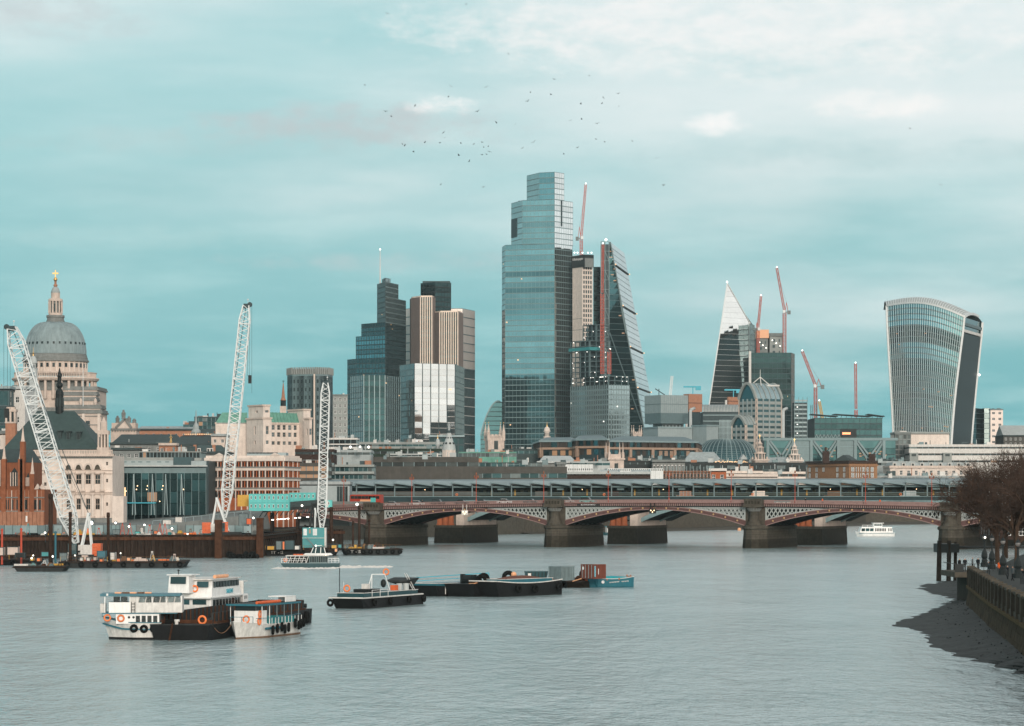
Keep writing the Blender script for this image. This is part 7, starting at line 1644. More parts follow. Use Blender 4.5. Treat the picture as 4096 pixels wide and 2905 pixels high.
# temporary access bridge with lamps under it
T = Thing('access_bridge', 'dark temporary steel access bridge with lamps below, left of the red bridge', 'bridge', (X(1050,800),800,0)); x1 = X(1300,800)-X(1050,800); z0, z1 = Z(2050,800), Z(2030,800)
T.part('deck', MB()._add([(0,0,z0),(x1,4,z1),(x1,12,z1),(0,8,z0),(0,0,z0+.8),(x1,4,z1+.8),(x1,12,z1+.8),(0,8,z0+.8)],MB.BF), 'black_iron')
T.part('parapet', MB()._add([(0,-.1,z0+.8),(x1,3.9,z1+.8),(x1,4.0,z1+.8),(0,0,z0+.8),(0,-.1,z0+2.3),(x1,3.9,z1+2.3),(x1,4.0,z1+2.3),(0,0,z0+2.3)],MB.BF), 'slate')
for i in range(13): t = i/12; x = x1*t; T.part('curved_rib', MB().beam((x,4*t-.1,z0+(z1-z0)*t),(x-.9,4*t-.1,z0+(z1-z0)*t-1.4),.25), 'grey_dark')
for i, px in enumerate((1090,1112,1124,1136,1150,1180,1196,1228)): t = (px-1050)/250; T.part('under_lamp', MB().box(x1*t-.35,4*t-.4,z0+(z1-z0)*t-1.9-.5,x1*t+.35,4*t-.2,z0+(z1-z0)*t-1.65-.5), 'lamp_white')
for px in (1096,1150,1206): t = (px-1050)/250; T.part('parapet_lamp', MB().ball((x1*t,4*t-.4,z0+(z1-z0)*t+1.0),.28,8,5), 'lamp_white')
[T.bx('trestle', 'rust_dark', a,1+a/7,-1,a+.6,8+a/7,z0) for a in (2,9,15)]
# quay behind the short crane
struct('bank_terrace', MB().box(-74,818,-1,-63,880,5.6), 'stone_dark')

# ---------------------------------------------------------------- work barges
TY = MB().torus((0,0,0),(0,1,0),.42,.2,12,6).mesh('tyre','tyre',True)
def barge(label, px0, px1, yw, ydeck, D, yaw=0, mat='hull_grey', tyres=6, name='work_barge', rake=1.2, group='work barges', rail=True, txt=None):
    d = DW(yw); a = R(yaw); x0 = X(px0,d); t = (px1-CX)/F; L = (t*d-x0)/(math.cos(a)-t*math.sin(a)); h = Z(ydeck,d)
    T = Thing(name, label, 'barge', (x0,d,0), a, group)
    T.part('hull', MB().hexa([(rake,.3,-.6),(L-rake,.3,-.6),(L-rake,D,-.6),(rake,D,-.6),(0,0,h),(L,0,h),(L,D,h),(0,D,h)]), mat)
    T.part('rubbing_strake', MB().box(-.1,-.14,h-.3,L+.1,-.0,h-.1), 'rust_dark'); T.part('deck', MB().box(.05,.05,h,L-.05,D-.05,h+.06), 'rust_dark')
    for i in range(tyres): T.pc('tyre_fender', None, (L*(i+.6)/tyres,-.25,h*.5+.1), (1,1,1), 0, None, TY)
    if rail:
        for i in range(int(L/1.6)): T.part('rail_post', MB().beam((i*1.6+.3,.3,h),(i*1.6+.3,.3,h+1.05),.06), 'wood' if i % 3 else 'yellow')
        T.part('top_rail', MB().box(.3,.28,h+1.0,L-.3,.32,h+1.05), 'wood')
    if txt: o = T.part('lettering', text_mesh(txt, 1.0, 'white_dirty'), None); o.location = (L*.18,-.03,h*.55)
    return T, L, h, d
barge('low dark pontoon barge at the far left edge', -60, 150, 2262, 2240, 9, 0, 'hull_black', 3)
barge('long low grey pontoon barge in front of the left crane', 52, 262, 2287, 2266, 7, 0, 'hull_grey', 0, rail=False)
barge('wide grey work barge carrying the leftmost white crane', 235, 742, 2273, 2248, 18, 3, 'hull_grey', 9)
barge('black work barge carrying the teal cabin and short crane', 1056, 1345, 2224, 2200, 14, 0, 'hull_black', 3, txt='TTT-42')
barge('rusty work barge with yellow gear in front of the left bridge pier', 1376, 1612, 2222, 2196, 12, 8, 'hull_grey', 8, txt='TTT-35')
# deck cargo
def crate(px, y, d, wpx, hpx, mat, label, name='equipment_box', cat='box', D=2.2, grp=None):
    w, h = S(wpx,d), S(hpx,d); T = Thing(name, label, cat, (X(px,d),d,Z(y,d)), 0, grp)
    T.part('body', MB().box(0,0,.05,w,D,h), mat); T.part('frame', MB().box(-.04,-.05,0,.1,.05,h+.04).box(w-.1,-.05,0,w+.04,.05,h+.04).box(.1,-.05,h-.08,w-.1,.05,h+.04), 'grey_dark')
    for i in range(3): T.bx('rib', mat, w*(i+.8)/4-.05,-.06,.15,w*(i+.8)/4+.05,-.01,h-.12)
    return T
T = Thing('teal_control_cabin', 'two storey teal control cabin with white windows and an outside stair', 'cabin', (X(1210,727),727,2.0)); w, h = S(88,727), S(80,727)
T.part('lower_storey', MB().box(0,0,0,w,4,h*.5-.1), 'teal_paint'); T.part('upper_storey', MB().box(0,0,h*.5,w,4,h), 'teal_paint'); T.part('floor_edge', MB().box(-.1,-.2,h*.5-.1,w+.4,4,h*.5), 'white_dirty'); T.part('end_frame', MB().box(w,-.1,0,w+.35,4,h), 'white_dirty')
for a, b in ((.04,.2),(.47,.66)): T.part('window', MB().box(w*a,-.04,h*.62,w*b,.0,h*.95), 'white_metal')
T.part('small_window', MB().box(w*.3,-.04,h*.72,w*.37,0,h*.92), 'lit_dim'); T.part('stair', MB().beam((w*.2,-.3,h*.48),(w*.55,-.3,.3),.18,.3), 'grey_metal')
crate(1104,2199,722,24,34,'container_grey','pale grey equipment box on the black barge'); crate(1141,2199,722,34,36,'teal_dark','dark green container on the black barge', D=2.4); crate(1130,2199,720,9,33,'orange','narrow upright orange panel on the black barge', D=.3)
crate(1178,2199,722,20,16,'white_dirty','low white machine box left of the teal cabin'); crate(1068,2200,722,30,16,'yellow','yellow machinery frame at the left end of the black barge')
crate(28,2220,604,45,32,'cabin_cream','cream site cabin on the left pontoon barge', 'site_cabin', 'cabin'); crate(-20,2222,604,34,32,'cabin_cream','cream site cabin cut by the left photo edge', 'site_cabin', 'cabin')
crate(165,2226,600,30,18,'teal_paint','teal box on the wide barge left of the tallest pile'); crate(388,2232,600,34,28,'blue_paint','blue equipment box on the wide barge'); crate(440,2240,600,20,30,'white_dirty','white bag crate on the wide barge right of the collared pile')
crate(60,2232,598,38,20,'black_iron','dark machine box on the low left pontoon'); crate(238,2240,600,30,28,'container_grey','grey tank box beside the left crane base')
for i, (px, y, mt) in enumerate(((318,2240,'white_dirty'),(345,2240,'white_dirty'),(372,2238,'cabin_cream'),(396,2246,'orange'),(466,2244,'orange'),(506,2240,'orange_light'),(120,2240,'yellow'),(146,2242,'orange'))):
    crate(px, y+4, 597, 16, 14, mt, ['white sack crate nearest the crane cab','white sack crate second from the crane cab','cream sack crate below the orange counterweight','small orange crate below the blue box','small orange crate right of the collared pile','pale orange crate on the wide barge right end','yellow crate on the left pontoon','orange crate on the left pontoon'][i], 'sack_crate', 'crate', 1.2, 'sack crates on the barges')
for i, (px, y, mt, wp_) in enumerate(((1325,2186,'yellow',22),(1352,2184,'teal_paint',14),(1415,2184,'yellow',13),(1338,2200,'orange_light',12),(1470,2188,'container_grey',18))):
    crate(px, y+8, 724, wp_, 14, mt, ['yellow gear frame beside the rusty tall pile','teal drum box beside the yellow gear frame','yellow upright frame on the rusty barge','pale orange box at the left of the rusty barge','grey box on the rusty barge near the pier'][i], 'gear_box', 'box', 1.4)
# things on the cofferdam deck
for i, (px, y, wp_, hp, mt, lab) in enumerate(((450,2138,30,20,'container_grey','grey box on the cofferdam deck left of the lamps'),(650,2098,36,18,'white_dirty','white covered stack behind the cofferdam wall'),(700,2090,30,22,'white_dirty','tall white cabin behind the cofferdam wall'),(560,2130,14,20,'white_dirty','white gate board on the cofferdam deck'),(800,2135,16,16,'white_dirty','white control box left of the square pile'),(955,2105,38,50,'container_grey','grey ribbed silo cabin right of the tallest crane'),(985,2098,20,24,'crane_orange','orange barrier stack beside the grey cabin'),(615,2136,16,12,'orange','orange barrier on the cofferdam deck'),(540,2136,20,10,'turquoise','turquoise tarp stack on the cofferdam deck'))):
    crate(px, y, 712+ (i%3)*4, wp_, hp, mt, lab, 'site_box', 'box', 2.0)
for i, px in enumerate((490,520,640,660)):
    T = Thing('trestle_frame', f'red steel trestle frame on the cofferdam deck, {w if False else ["leftmost","second","third","rightmost"][i]} of four', 'frame', (X(px,708),708,5.2), 0, 'red trestle frames'); T.part('leg', MB().beam((-.6,0,0),(0,0,3.2),.14), 'crane_red'); T.part('leg', MB().beam((.6,0,0),(0,0,3.2),.14), 'crane_red'); T.part('crossbar', MB().beam((-.4,0,1.2),(.4,0,1.2),.1), 'crane_red')
LAMPS = ((367,2092,690,.75,'largest glowing site lamp below the arcaded building'),(465,2092,700,.4,'site lamp right of the largest glowing lamp'),(518,2106,700,.38,'site lamp above the cofferdam, third along'),(580,2100,702,.36,'site lamp above the cofferdam, fourth along'),(690,2115,704,.4,'site lamp left of the tallest crane base'),(183,2131,690,.35,'site lamp beside the tallest pile'),(752,2136,702,.3,'low site lamp on the cofferdam edge'),(136,2222,600,.22,'small lamp on the left pontoon'),(130,2233,598,.3,'bright work lamp on the long low pontoon'),(214,2226,598,.3,'bright work lamp below the tallest pile'),(303,2222,598,.22,'bright work lamp left of the orange counterweight'),(485,2213,598,.2,'bright work lamp at the wide barge stern'),(1015,2072,720,.4,'long bright lamp beside the right square pile'),(1240,2114,730,.4,'bright lamp above the teal control cabin'),(1429,2018,788,.6,'brilliant lamp on top of the brown pile by the bridge'),(1333,2160,730,.35,'bright lamp beside the rusty tall pile'))
for px, y, d, r, lab in LAMPS:
    T = Thing('site_lamp', lab, 'lamp', (X(px,d),d-1,Z(y,d)-1.8), 0, 'site lamps of the river works'); T.part('bulb', MB().ball((0,0,1.8),r*.62,10,6), 'lamp_white'); T.part('pole', MB().beam((0,.3,-.5),(0,.3,1.7),.1), 'grey_dark'); T.part('housing', MB().box(-r*.8,.1,1.8,r*.8,.1+r*.7,1.8+r), 'grey_dark')
# loose materials lying about the works
rnd = random.Random(4)
def litter(n, x0, x1, d0, d1, z, name, label, cat, grp, mats, hmax=1.3):
    for i in range(n):
        px = rnd.uniform(x0,x1); d = rnd.uniform(d0,d1); k = i % 3; a = rnd.uniform(.3,1.1); mt = rnd.choice(mats); h = rnd.uniform(.3,hmax)
        if k == 0: mb = MB().box(-a,-.5,0,a,.5,h*.4).box(-a*.8,-.45,h*.4,a*.9,.4,h*.7).box(-a*.5,-.4,h*.7,a*.6,.35,h)
        elif k == 1:
            mb = MB()
            for j in range(5): mb.cyl((-a*1.6,-.4+j*.2,.12+.2*(j%2)),(a*1.6,-.4+j*.2,.12+.2*(j%2)),.11,.11,6)
        else: mb = MB().beam((-.5,0,0),(-.1,0,h*1.8),.09).beam((.5,0,0),(.1,0,h*1.8),.09).beam((-.3,0,h*.9),(.3,0,h*.9),.08).box(-.2,-.2,h*1.7,.2,.2,h*2)
        wd = {'white_dirty':'white','orange':'orange','concrete':'pale grey','grey_metal':'steel grey','wood':'timber brown','crane_red':'red','yellow':'yellow','teal_paint':'teal','black_iron':'black','rust':'rusty','cabin_cream':'cream'}[mt]
        where = 'left' if px < x0+(x1-x0)/3 else 'right' if px > x1-(x1-x0)/3 else 'middle'
        single(name, f"{wd} {('stepped stack','bundle of pipes','small A frame')[k]} {label}, {where} part", cat, mb, mt, (X(px,d),d,z), rnd.uniform(-.4,.4), grp)
MX = ['white_dirty','orange','concrete','grey_metal','wood','crane_red','yellow','teal_paint','black_iron','rust','cabin_cream']
litter(70, 20, 1030, 707, 738, 5.25, 'site_material', 'on the cofferdam deck', 'material', 'loose material on the cofferdam deck', MX, 1.6)
litter(26, 250, 730, 599, 606, Z(2248,598), 'barge_gear', 'on the wide grey work barge', 'gear', 'loose gear on the wide barge', MX)
litter(10, 70, 250, 568, 572, Z(2266,566), 'pontoon_gear', 'on the low grey pontoon barge', 'gear', 'loose gear on the low pontoon', MX, .9)
litter(16, 1390, 1600, 733, 738, Z(2196,731), 'deck_gear', 'on the rusty barge by the bridge pier', 'gear', 'loose gear on the rusty barge', ['yellow','rust','wood','grey_metal','orange','black_iron','white_dirty'])
# ================================================================ boats
RING = MB().torus((0,0,0),(0,1,0),.30,.09,16,6).mesh('lifebuoy','orange',True)
TYRE = MB().torus((0,0,0),(0,1,0),.30,.15,14,6).mesh('tyre_fender','tyre',True)
def hull_rings(L, B, zb, zm, zs, bow=.22, stern=.9, keel=-.5, n=12, swim=0.0):
    r = []
    for i in range(n+1):
        t = i/n; x = L*t
        w = B/2*(min(1.0,(t/bow)**.55) if t < bow else (1.0 if t < .8 else 1-(1-stern)*((t-.8)/.2)**2)); w = max(w,.03)
        zg = zb+(zm-zb)*min(1,t/.35) if t < .35 else zm+(zs-zm)*(t-.35)/.65
        fl = .55+.4*min(1,t/bow); xo = (1-min(1,t/bow))*.0
        r.append([(x-.25*(1-t/bow) if t < bow else x,-w,zg),(x+.35*max(0,1-t/bow),-w*fl,.25),(x+.5*max(0,1-t/bow),-w*fl*.8,keel),(x+.5*max(0,1-t/bow),w*fl*.8,keel),(x+.35*max(0,1-t/bow),w*fl,.25),(x-.25*(1-t/bow) if t < bow else x,w,zg)])
    return r
def boat(name, label, px, yw, yaw, cat='boat', group=None):
    d = DW(yw); return Thing(name, label, cat, (X(px,d),d,0), R(yaw), group)
def panes(T, y, x0, x1, z0, z1, n, mat='pane_dark', gap=.1, frame='white_paint', slant=0.0, side=-1):
    w = (x1-x0)/n
    for i in range(n):
        a, b = x0+i*w+gap/2, x0+(i+1)*w-gap/2
        T.part('window', MB().hexa([(a,y,z0),(b,y,z0),(b,y+.05,z0),(a,y+.05,z0),(a+slant,y,z1),(b+slant,y,z1),(b+slant,y+.05,z1),(a+slant,y+.05,z1)]), mat)
def buoy(T, x, y, z, rz=0, s=1.0, mat=None): o = T.pc('lifebuoy', None, (x,y,z), (s,s,s), rz, None, RING); return o
def tyre(T, x, y, z, rz=0, s=1.0): return T.pc('tyre_fender', None, (x,y,z), (s,s,s), rz, None, TYRE)

# --- white boat with blue canopy, bow to the left
T = boat('canopy_passenger_boat', 'white passenger boat with a blue canopy roof, bow to the left', 421, 2556, 4)
rr = hull_rings(5.7,4.4,2.25,1.75,1.7,.55,1.0); T.part('hull', MB().loft(rr), 'white_dirty', smooth=False)
T.part('waterline_band', MB().loft([[(p[1][0],p[1][1]*1.02,-.1),(p[4][0],p[4][1]*1.02,-.1),(p[4][0],p[4][1]*1.04,.22),(p[1][0],p[1][1]*1.04,.22)] for p in rr]), 'hull_black')
T.part('rubbing_strake', MB().loft([[(p[0][0]-.03,p[0][1]*1.03-.03,p[0][2]-.75),(p[5][0]-.03,p[5][1]*1.03+.03,p[5][2]-.75),(p[5][0]-.03,p[5][1]*1.03+.03,p[5][2]-.6),(p[0][0]-.03,p[0][1]*1.03-.03,p[0][2]-.6)] for p in rr]), 'blue_paint')
T.part('gunwale', MB().loft([[(p[0][0]-.02,p[0][1]*1.02-.02,p[0][2]-.05),(p[5][0]-.02,p[5][1]*1.02+.02,p[5][2]-.05),(p[5][0]-.02,p[5][1]*1.02+.02,p[5][2]+.04),(p[0][0]-.02,p[0][1]*1.02-.02,p[0][2]+.04)] for p in rr]), 'blue_paint')
T.part('lower_cabin', MB().box(1.2,-2.0,1.6,5.5,2.0,2.62), 'white_paint'); panes(T,-2.05,3.1,5.4,1.72,2.4,4,gap=.16)
for x in (2.5,2.95): T.part('porthole', MB().cyl((x,-2.06,2.25),(x,-1.98,2.25),.13,.13,10), 'pane_dark')
T.part('upper_deck', MB().box(-.2,-2.15,2.6,7.3,2.15,2.7), 'blue_paint')
T.part('wheelhouse_front', MB().box(.5,-2.0,2.7,2.6,1.6,3.75), 'white_paint'); T.part('locker', MB().box(-.4,-1.6,2.7,.1,.4,3.6), 'white_dirty')
T.part('side_panel', MB().box(3.3,-2.12,2.72,7.8,-2.04,3.72), 'white_dirty'); T.part('side_panel', MB().box(3.3,2.04,2.72,7.8,2.12,3.72), 'white_dirty'); T.part('ladder', MB().beam((2.75,-2.1,2.7),(2.75,-2.1,3.8),.06).beam((3.1,-2.1,2.7),(3.1,-2.1,3.8),.06).beam((2.75,-2.1,3.0),(3.1,-2.1,3.0),.05).beam((2.75,-2.1,3.3),(3.1,-2.1,3.3),.05).beam((2.75,-2.1,3.6),(3.1,-2.1,3.6),.05), 'black_iron')
panes(T,-1.95,.9,2.4,3.76,4.32,2,'pane_dark'); panes(T,-2.0,3.4,7.7,3.74,4.3,6,'pane_grey',slant=.12); T.part('saloon_wall', MB().box(2.6,-1.9,2.7,7.8,1.9,4.35), 'white_dirty')
for x in (.1,2.6,3.3,4.8,6.2,7.7): T.part('roof_post', MB().beam((x,-2.02,2.7),(x,-2.02,4.4),.09), 'white_paint')
T.part('canopy_roof', MB()._add([(-.35,-2.3,4.35),(7.6,-2.3,4.35),(7.6,2.3,4.35),(-.35,2.3,4.35),(-.35,-2.3,4.6),(7.6,-2.3,4.55),(7.6,2.3,4.55),(-.35,2.3,4.6)],MB.BF), 'blue_paint')
for i in range(5): T.part('life_float', MB().box(1.0+i*.75,-.8,4.6,1.65+i*.75,.2,4.72), 'wood' if i % 2 else 'orange_light')
T.part('search_light', MB().ball((.35,-2.2,4.5),.16,8,5), 'white_paint')
for x in (.35,1.7): buoy(T,x,-2.1-.0,2.15 if x > 1 else 2.2)
for x, z in ((3.0,1.15),(4.0,1.1),(5.0,1.1)): tyre(T,x,-2.3,z,0,.95)
T.part('bow_rail', MB().beam((-.3,-.2,2.25),(-.3,-.2,2.7),.05).beam((.5,-1.2,2.2),(.5,-1.2,2.7),.05).beam((-.3,-.2,2.7),(.5,-1.2,2.7),.05), 'blue_paint')

# --- two deck white boat behind
T = boat('two_deck_boat', 'white two deck boat with the name SALIENT on its side', 668, 2521, 0); T.o.rotation_euler = (0,0,R(-12))
# own frame: x across the front to the right, y towards the stern
T.part('hull', MB().loft([[(-.2,0,2.3),(4.9,0,2.3),(4.6,.3,-.5),(.1,.3,-.5)],[(-.3,3,2.0),(5.0,3,2.0),(4.8,3,-.5),(-.1,3,-.5)],[(-.3,14,1.9),(5.0,14,1.9),(4.8,14,-.5),(-.1,14,-.5)]]), 'white_dirty')
T.part('lower_saloon', MB().loft([[(.3,.9,2.0),(4.6,.9,2.0),(4.6,13,2.0),(.3,13,2.0)],[(.3,1.2,3.45),(4.6,1.2,3.45),(4.6,12.8,3.45),(.3,12.8,3.45)]]), 'white_paint')
T.part('upper_saloon', MB().loft([[(.35,1.2,3.55),(4.65,1.2,3.55),(4.65,12,3.55),(.35,12,3.55)],[(.5,1.8,5.35),(4.5,1.8,5.35),(4.5,11,5.35),(.5,11,5.35)]]), 'white_paint')
T.part('deck_edge', MB().box(.0,.2,3.42,4.85,13.6,3.56), 'white_paint'); T.part('roof', MB().box(.2,1.2,5.35,4.7,11.4,5.47), 'white_dirty')
T.part('wheelhouse', MB().loft([[(.2,-.3,4.0),(2.6,-.3,4.0),(2.6,2.2,4.0),(.2,2.2,4.0)],[(.3,-.1,5.9),(2.5,-.1,5.9),(2.5,2.2,5.9),(.3,2.2,5.9)]]), 'white_paint'); T.part('wheelhouse_roof', MB().box(.1,-.4,5.9,2.9,2.4,6.0), 'white_paint')
T.part('bow_bulwark', MB().box(-.1,.0,2.3,4.7,.12,2.75), 'white_dirty')
for a, b, z0, z1, y in ((.5,2.2,5.0,5.75,-.26),(2.95,4.2,4.6,5.2,1.33)): T.part('front_window', MB().hexa([(a,y-.1,z0),(b,y-.1,z0),(b,y+.1,z0),(a,y+.1,z0),(a,y+.02,z1),(b,y+.02,z1),(b,y+.2,z1),(a,y+.2,z1)]), 'pane_teal')
for a in (.7,2.6): T.part('front_window', MB().box(a,.86,2.5,a+1.5,.99,3.25), 'pane_teal')
for i in range(9):
    y = 2.0+i*1.02; T.part('window', MB().box(4.5+.06,y,4.55,4.66,y+.72,5.2), 'pane_dark')
    y = 1.7+i*1.12; T.part('window', MB().box(4.56,y,2.45,4.66,y+.85,3.25), 'pane_dark' if i != 6 else 'brick_dark')
o = T.part('lettering', text_mesh('SALIENT', .68, 'blue_bright', sx=.95), None); o.location = (4.72,7.4,4.02); o.rotation_euler = (0,0,R(90))
for i in range(4): T.part('life_raft', MB().cyl((4.0,4.2+i*1.15,5.66),(4.0,5.2+i*1.15,5.66),.2,.2,10), 'orange_light')
buoy(T,2.75,1.15,4.45,0,1.05); T.part('aft_gantry', MB().box(.4,12.4,3.5,4.7,12.5,4.9).box(.4,12.4,4.9,4.7,14,5.0), 'white_dirty'); T.part('mast_light', MB().beam((1.2,.3,6),(1.2,.3,6.4),.08).box(1.1,.2,6.35,1.3,.4,6.5), 'black_iron')
for i in range(3): T.part('vent_slot', MB().box(4.86,12.2+i*.4,3.0,4.9,12.35+i*.4,3.35), 'pane_dark')
T.part('side_door_panel', MB().box(4.8,11.8,2.3,4.88,13.6,3.42), 'white_paint')

# --- big black barge between them
T = boat('open_hold_barge', 'big black open barge with a rusty brown hold between the white boats', 600, 2561, -10, 'barge')
W, L = 6.1, 42.0; h = 1.5
T.part('hull', MB().loft([[(0,0,h),(W,0,h),(W*.93,.5,-.6),(W*.07,.5,-.6)],[(-.1,2.2,h-.1),(W+.1,2.2,h-.1),(W,2.4,-.6),(0,2.4,-.6)],[(-.1,L,h+.15),(W+.1,L,h+.15),(W,L,-.6),(0,L,-.6)]]), 'hull_black')
T.part('bow_deck', MB().box(-.05,.02,h,W+.05,2.6,h+.08), 'hull_grey')
for x in (0.35,W-.55):
    T.part('coaming', MB().box(x,2.7,h,x+.22,L-2,h+1.15), 'hull_grey')
    for i in range(24): T.part('coaming_stiffener', MB().box(x-.08,2.9+i*1.55,h,x+.32,3.05+i*1.55,h+1.12), 'rust')
T.part('hold_floor', MB().box(.6,2.7,h-.8,W-.5,L-2,h-.6), 'rust'); T.part('end_coaming', MB().box(.4,2.6,h,W-.4,2.8,h+.45), 'rust'); T.part('end_coaming', MB().box(.4,L-2.1,h,W-.4,L-1.9,h+1.2), 'rust')
T.part('waling', MB().box(.1,2.7,h+.02,.34,L-2,h+.28).box(W-.32,2.7,h+.02,W-.05,L-2,h+.28), 'rust')
T.part('mooring_bitt', MB().cyl((2.6,.5,h),(2.6,.5,h+.5),.16,.2,10).cyl((2.4,.5,h+.45),(2.9,.5,h+.45),.12,.12,8), 'white_dirty')
ch = MB()
for i in range(22): ch.torus((2.35-.02*i,-.08-.0*i,h+.15-i*.1),(0,1,0) if i % 2 else (1,0,0),.085,.03,8,5)
T.part('anchor_chain', ch, 'rust', kind='stuff')
buoy(T,4.7,2.4,h+.45,0,1.25); tyre(T,W+.25,18,h*.5,R(90),2.0); tyre(T,W+.25,39,.8,R(90),1.6)
T.part('stern_rollers', MB().cyl((1,L-1,h+.5),(5.8,L-1,h+.5),.25,.25,10), 'black_iron')
T.part('rope_fender', MB().box(1.2,1.2,h+.08,2.4,2.2,h+.5), 'tyre')
# --- small white boat on the right
T = boat('small_white_boat', 'small white open boat with a dark canopy, hung with black tyres', 938, 2557, 70.5); T.o.scale = (.94,.9,1)
rr = hull_rings(14,3.9,1.75,1.35,1.3,.3,.85); T.part('hull', MB().loft(rr), 'white_dirty')
T.part('waterline_band', MB().loft([[(p[1][0],p[1][1]*1.02,-.1),(p[4][0],p[4][1]*1.02,-.1),(p[4][0],p[4][1]*1.04,.15),(p[1][0],p[1][1]*1.04,.15)] for p in rr]), 'wood')
T.part('foredeck', MB().loft([[(p[0][0],p[0][1]*.97,p[0][2]),(p[5][0],p[5][1]*.97,p[5][2]),(p[5][0],p[5][1]*.97,p[5][2]+.05),(p[0][0],p[0][1]*.97,p[0][2]+.05)] for p in rr[:5]]), 'white_paint')
T.part('deck_floor', MB().box(4,-1.9,.9,13.4,1.9,1.0), 'teal_dark')
T.part('cabin', MB().box(3.0,-1.5,1.4,5.2,1.5,2.75), 'white_paint'); T.part('cabin_door', MB().box(5.21,-.9,1.4,5.27,-.2,2.6), 'wood'); T.part('wheel_window', MB().box(2.95,-1.1,2.75,5.1,1.3,3.3), 'pane_dark')
T.part('canopy_roof', MB()._add([(2.4,-2.1,3.32),(13,-2.1,3.32),(13,2.1,3.32),(2.4,2.1,3.32),(2.4,-2.1,3.42),(13,-2.1,3.42),(13,2.1,3.42),(2.4,2.1,3.42)],MB.BF), 'slate'); T.part('canopy_trim', MB().box(2.35,-2.15,3.26,13.05,-2.1,3.44).box(2.3,-2.15,3.26,2.36,2.15,3.44), 'blue_paint')
for i in range(6):
    x = 3.0+i*1.95
    for y in (-1.95,1.95): T.part('roof_post', MB().beam((x,y,1.3),(x,y,3.35),.07), 'white_paint' if i < 2 else 'grey_light')
for i in range(8): T.part('life_float', MB().cyl((3.4+i*.78,-1.1,3.55),(4.1+i*.78,-1.1,3.55),.16,.16,8), 'crane_orange')
T.part('roof_rack', MB().box(10,-1.6,3.45,12.8,-1.5,4.0).box(10,-1.6,3.95,12.8,.6,4.05).box(12.7,-1.6,3.45,12.8,.6,4.0), 'white_paint')
for i in range(7): T.part('seat', MB().box(5.8+i*1.05,-1.5,1.0,6.2+i*1.05,1.5,1.5).box(6.15+i*1.05,-1.5,1.5,6.25+i*1.05,1.5,1.95), 'teal_paint')
T.part('side_rail', MB().beam((1.6,-1.9,2.05),(6,-2.0,1.95),.06).beam((6,-2.0,1.95),(13.6,-1.8,2.15),.06), 'blue_paint')
for i in range(10): T.part('stanchion', MB().beam((5.5+i*.88,-2.0,1.3),(5.5+i*.88,-2.0,2.0),.05), 'white_paint')
T.part('fender_pipe', MB().cyl((3.6,-2.15,.95),(7.2,-2.25,.95),.12,.12,8), 'blue_paint')
for i, x in enumerate((5.0,6.2,7.4,8.2,9.2,11.0,12.0,12.6,13.3)): tyre(T,x,-2.35,.75+.12*(i%3)+.25*(x > 10),R(20),1.15)
buoy(T,3.2,-1.62,2.4,0,1.1); buoy(T,3.0,-1.62,1.72,0,1.15); buoy(T,1.1,-.9,1.95,R(-50),1.1); T.part('bow_rail', MB().beam((.4,-.7,1.7),(.4,-.7,2.2),.05).beam((.4,.7,1.7),(.4,.7,2.2),.05).beam((.4,-.7,2.2),(.4,.7,2.2),.05).beam((1.6,-1.5,1.6),(1.6,-1.5,2.2),.05).beam((.4,-.7,2.2),(1.6,-1.5,2.2),.05), 'blue_paint')
rp = MB()
for k in range(8): a, b = k/8, (k+1)/8; rp.beam(lerp(Vector((X(846,290),290,1.6)),Vector((X(925,291),291,1.5)),a)+Vector((0,0,-.9*math.sin(math.pi*a))), lerp(Vector((X(846,290),290,1.6)),Vector((X(925,291),291,1.5)),b)+Vector((0,0,-.9*math.sin(math.pi*b))), .06)
single('mooring_rope', 'sagging mooring rope from the black barge to the small white boat', 'rope', rp, 'wood')
single('blue_bin', 'blue plastic bin on the stern of the black barge', 'bin', MB().loft([[(-.35,-.35,0),(.35,-.35,0),(.35,.35,0),(-.35,.35,0)],[(-.45,-.45,.75),(.45,-.45,.75),(.45,.45,.75),(-.45,.45,.75)],[(-.5,-.5,.76),(.5,-.5,.76),(.5,.5,.76),(-.5,.5,.76)],[(-.5,-.5,.85),(.5,-.5,.85),(.5,.5,.85),(-.5,.5,.85)]]), 'blue_paint', (X(1133,322),322,1.7))

# --- black workboat
def swim_barge(name, label, pxc, yw, yaw, W, L, h, mat, cat='barge', sheer=.0, swim=2.0):
    "square ended barge: own frame x across the near end from its right corner leftwards is negative, y along"
    T = boat(name, label, pxc, yw, yaw, cat)
    n = 10; r = []
    for i in range(n+1):
        t = i/n; y = L*t; zg = h+sheer*(2*t-1)**2; k = max(0,1-y/swim); inw = .06*W*k
        r.append([(-W+inw,y-(.5*k if k else 0),zg),(-inw*.2,y-(.5*k if k else 0),zg),(-inw,y+.4*k,.25*k),(-inw*2-.1,y+.9*k,-.6),(-W+inw*2+.1,y+.9*k,-.6),(-W+inw,y+.4*k,.25*k)])
    T.part('hull', MB().loft(r), mat); return T
T = swim_barge('black_workboat', 'black hulled workboat with teal coamings and lifebuoys on deck', 1455, 2436, -22, 4.6, 19, 1.35, 'hull_black', 'boat', .15)
T.part('gunwale', MB().box(-4.75,-.5,1.32,.1,-.35,1.48).box(-.05,-.4,1.3,.12,18.8,1.46).box(-4.75,-.4,1.3,-4.6,18.8,1.46), 'white_dirty'); T.part('deck', MB().box(-4.55,-.3,1.3,-.05,18.9,1.36), 'grey_dark')
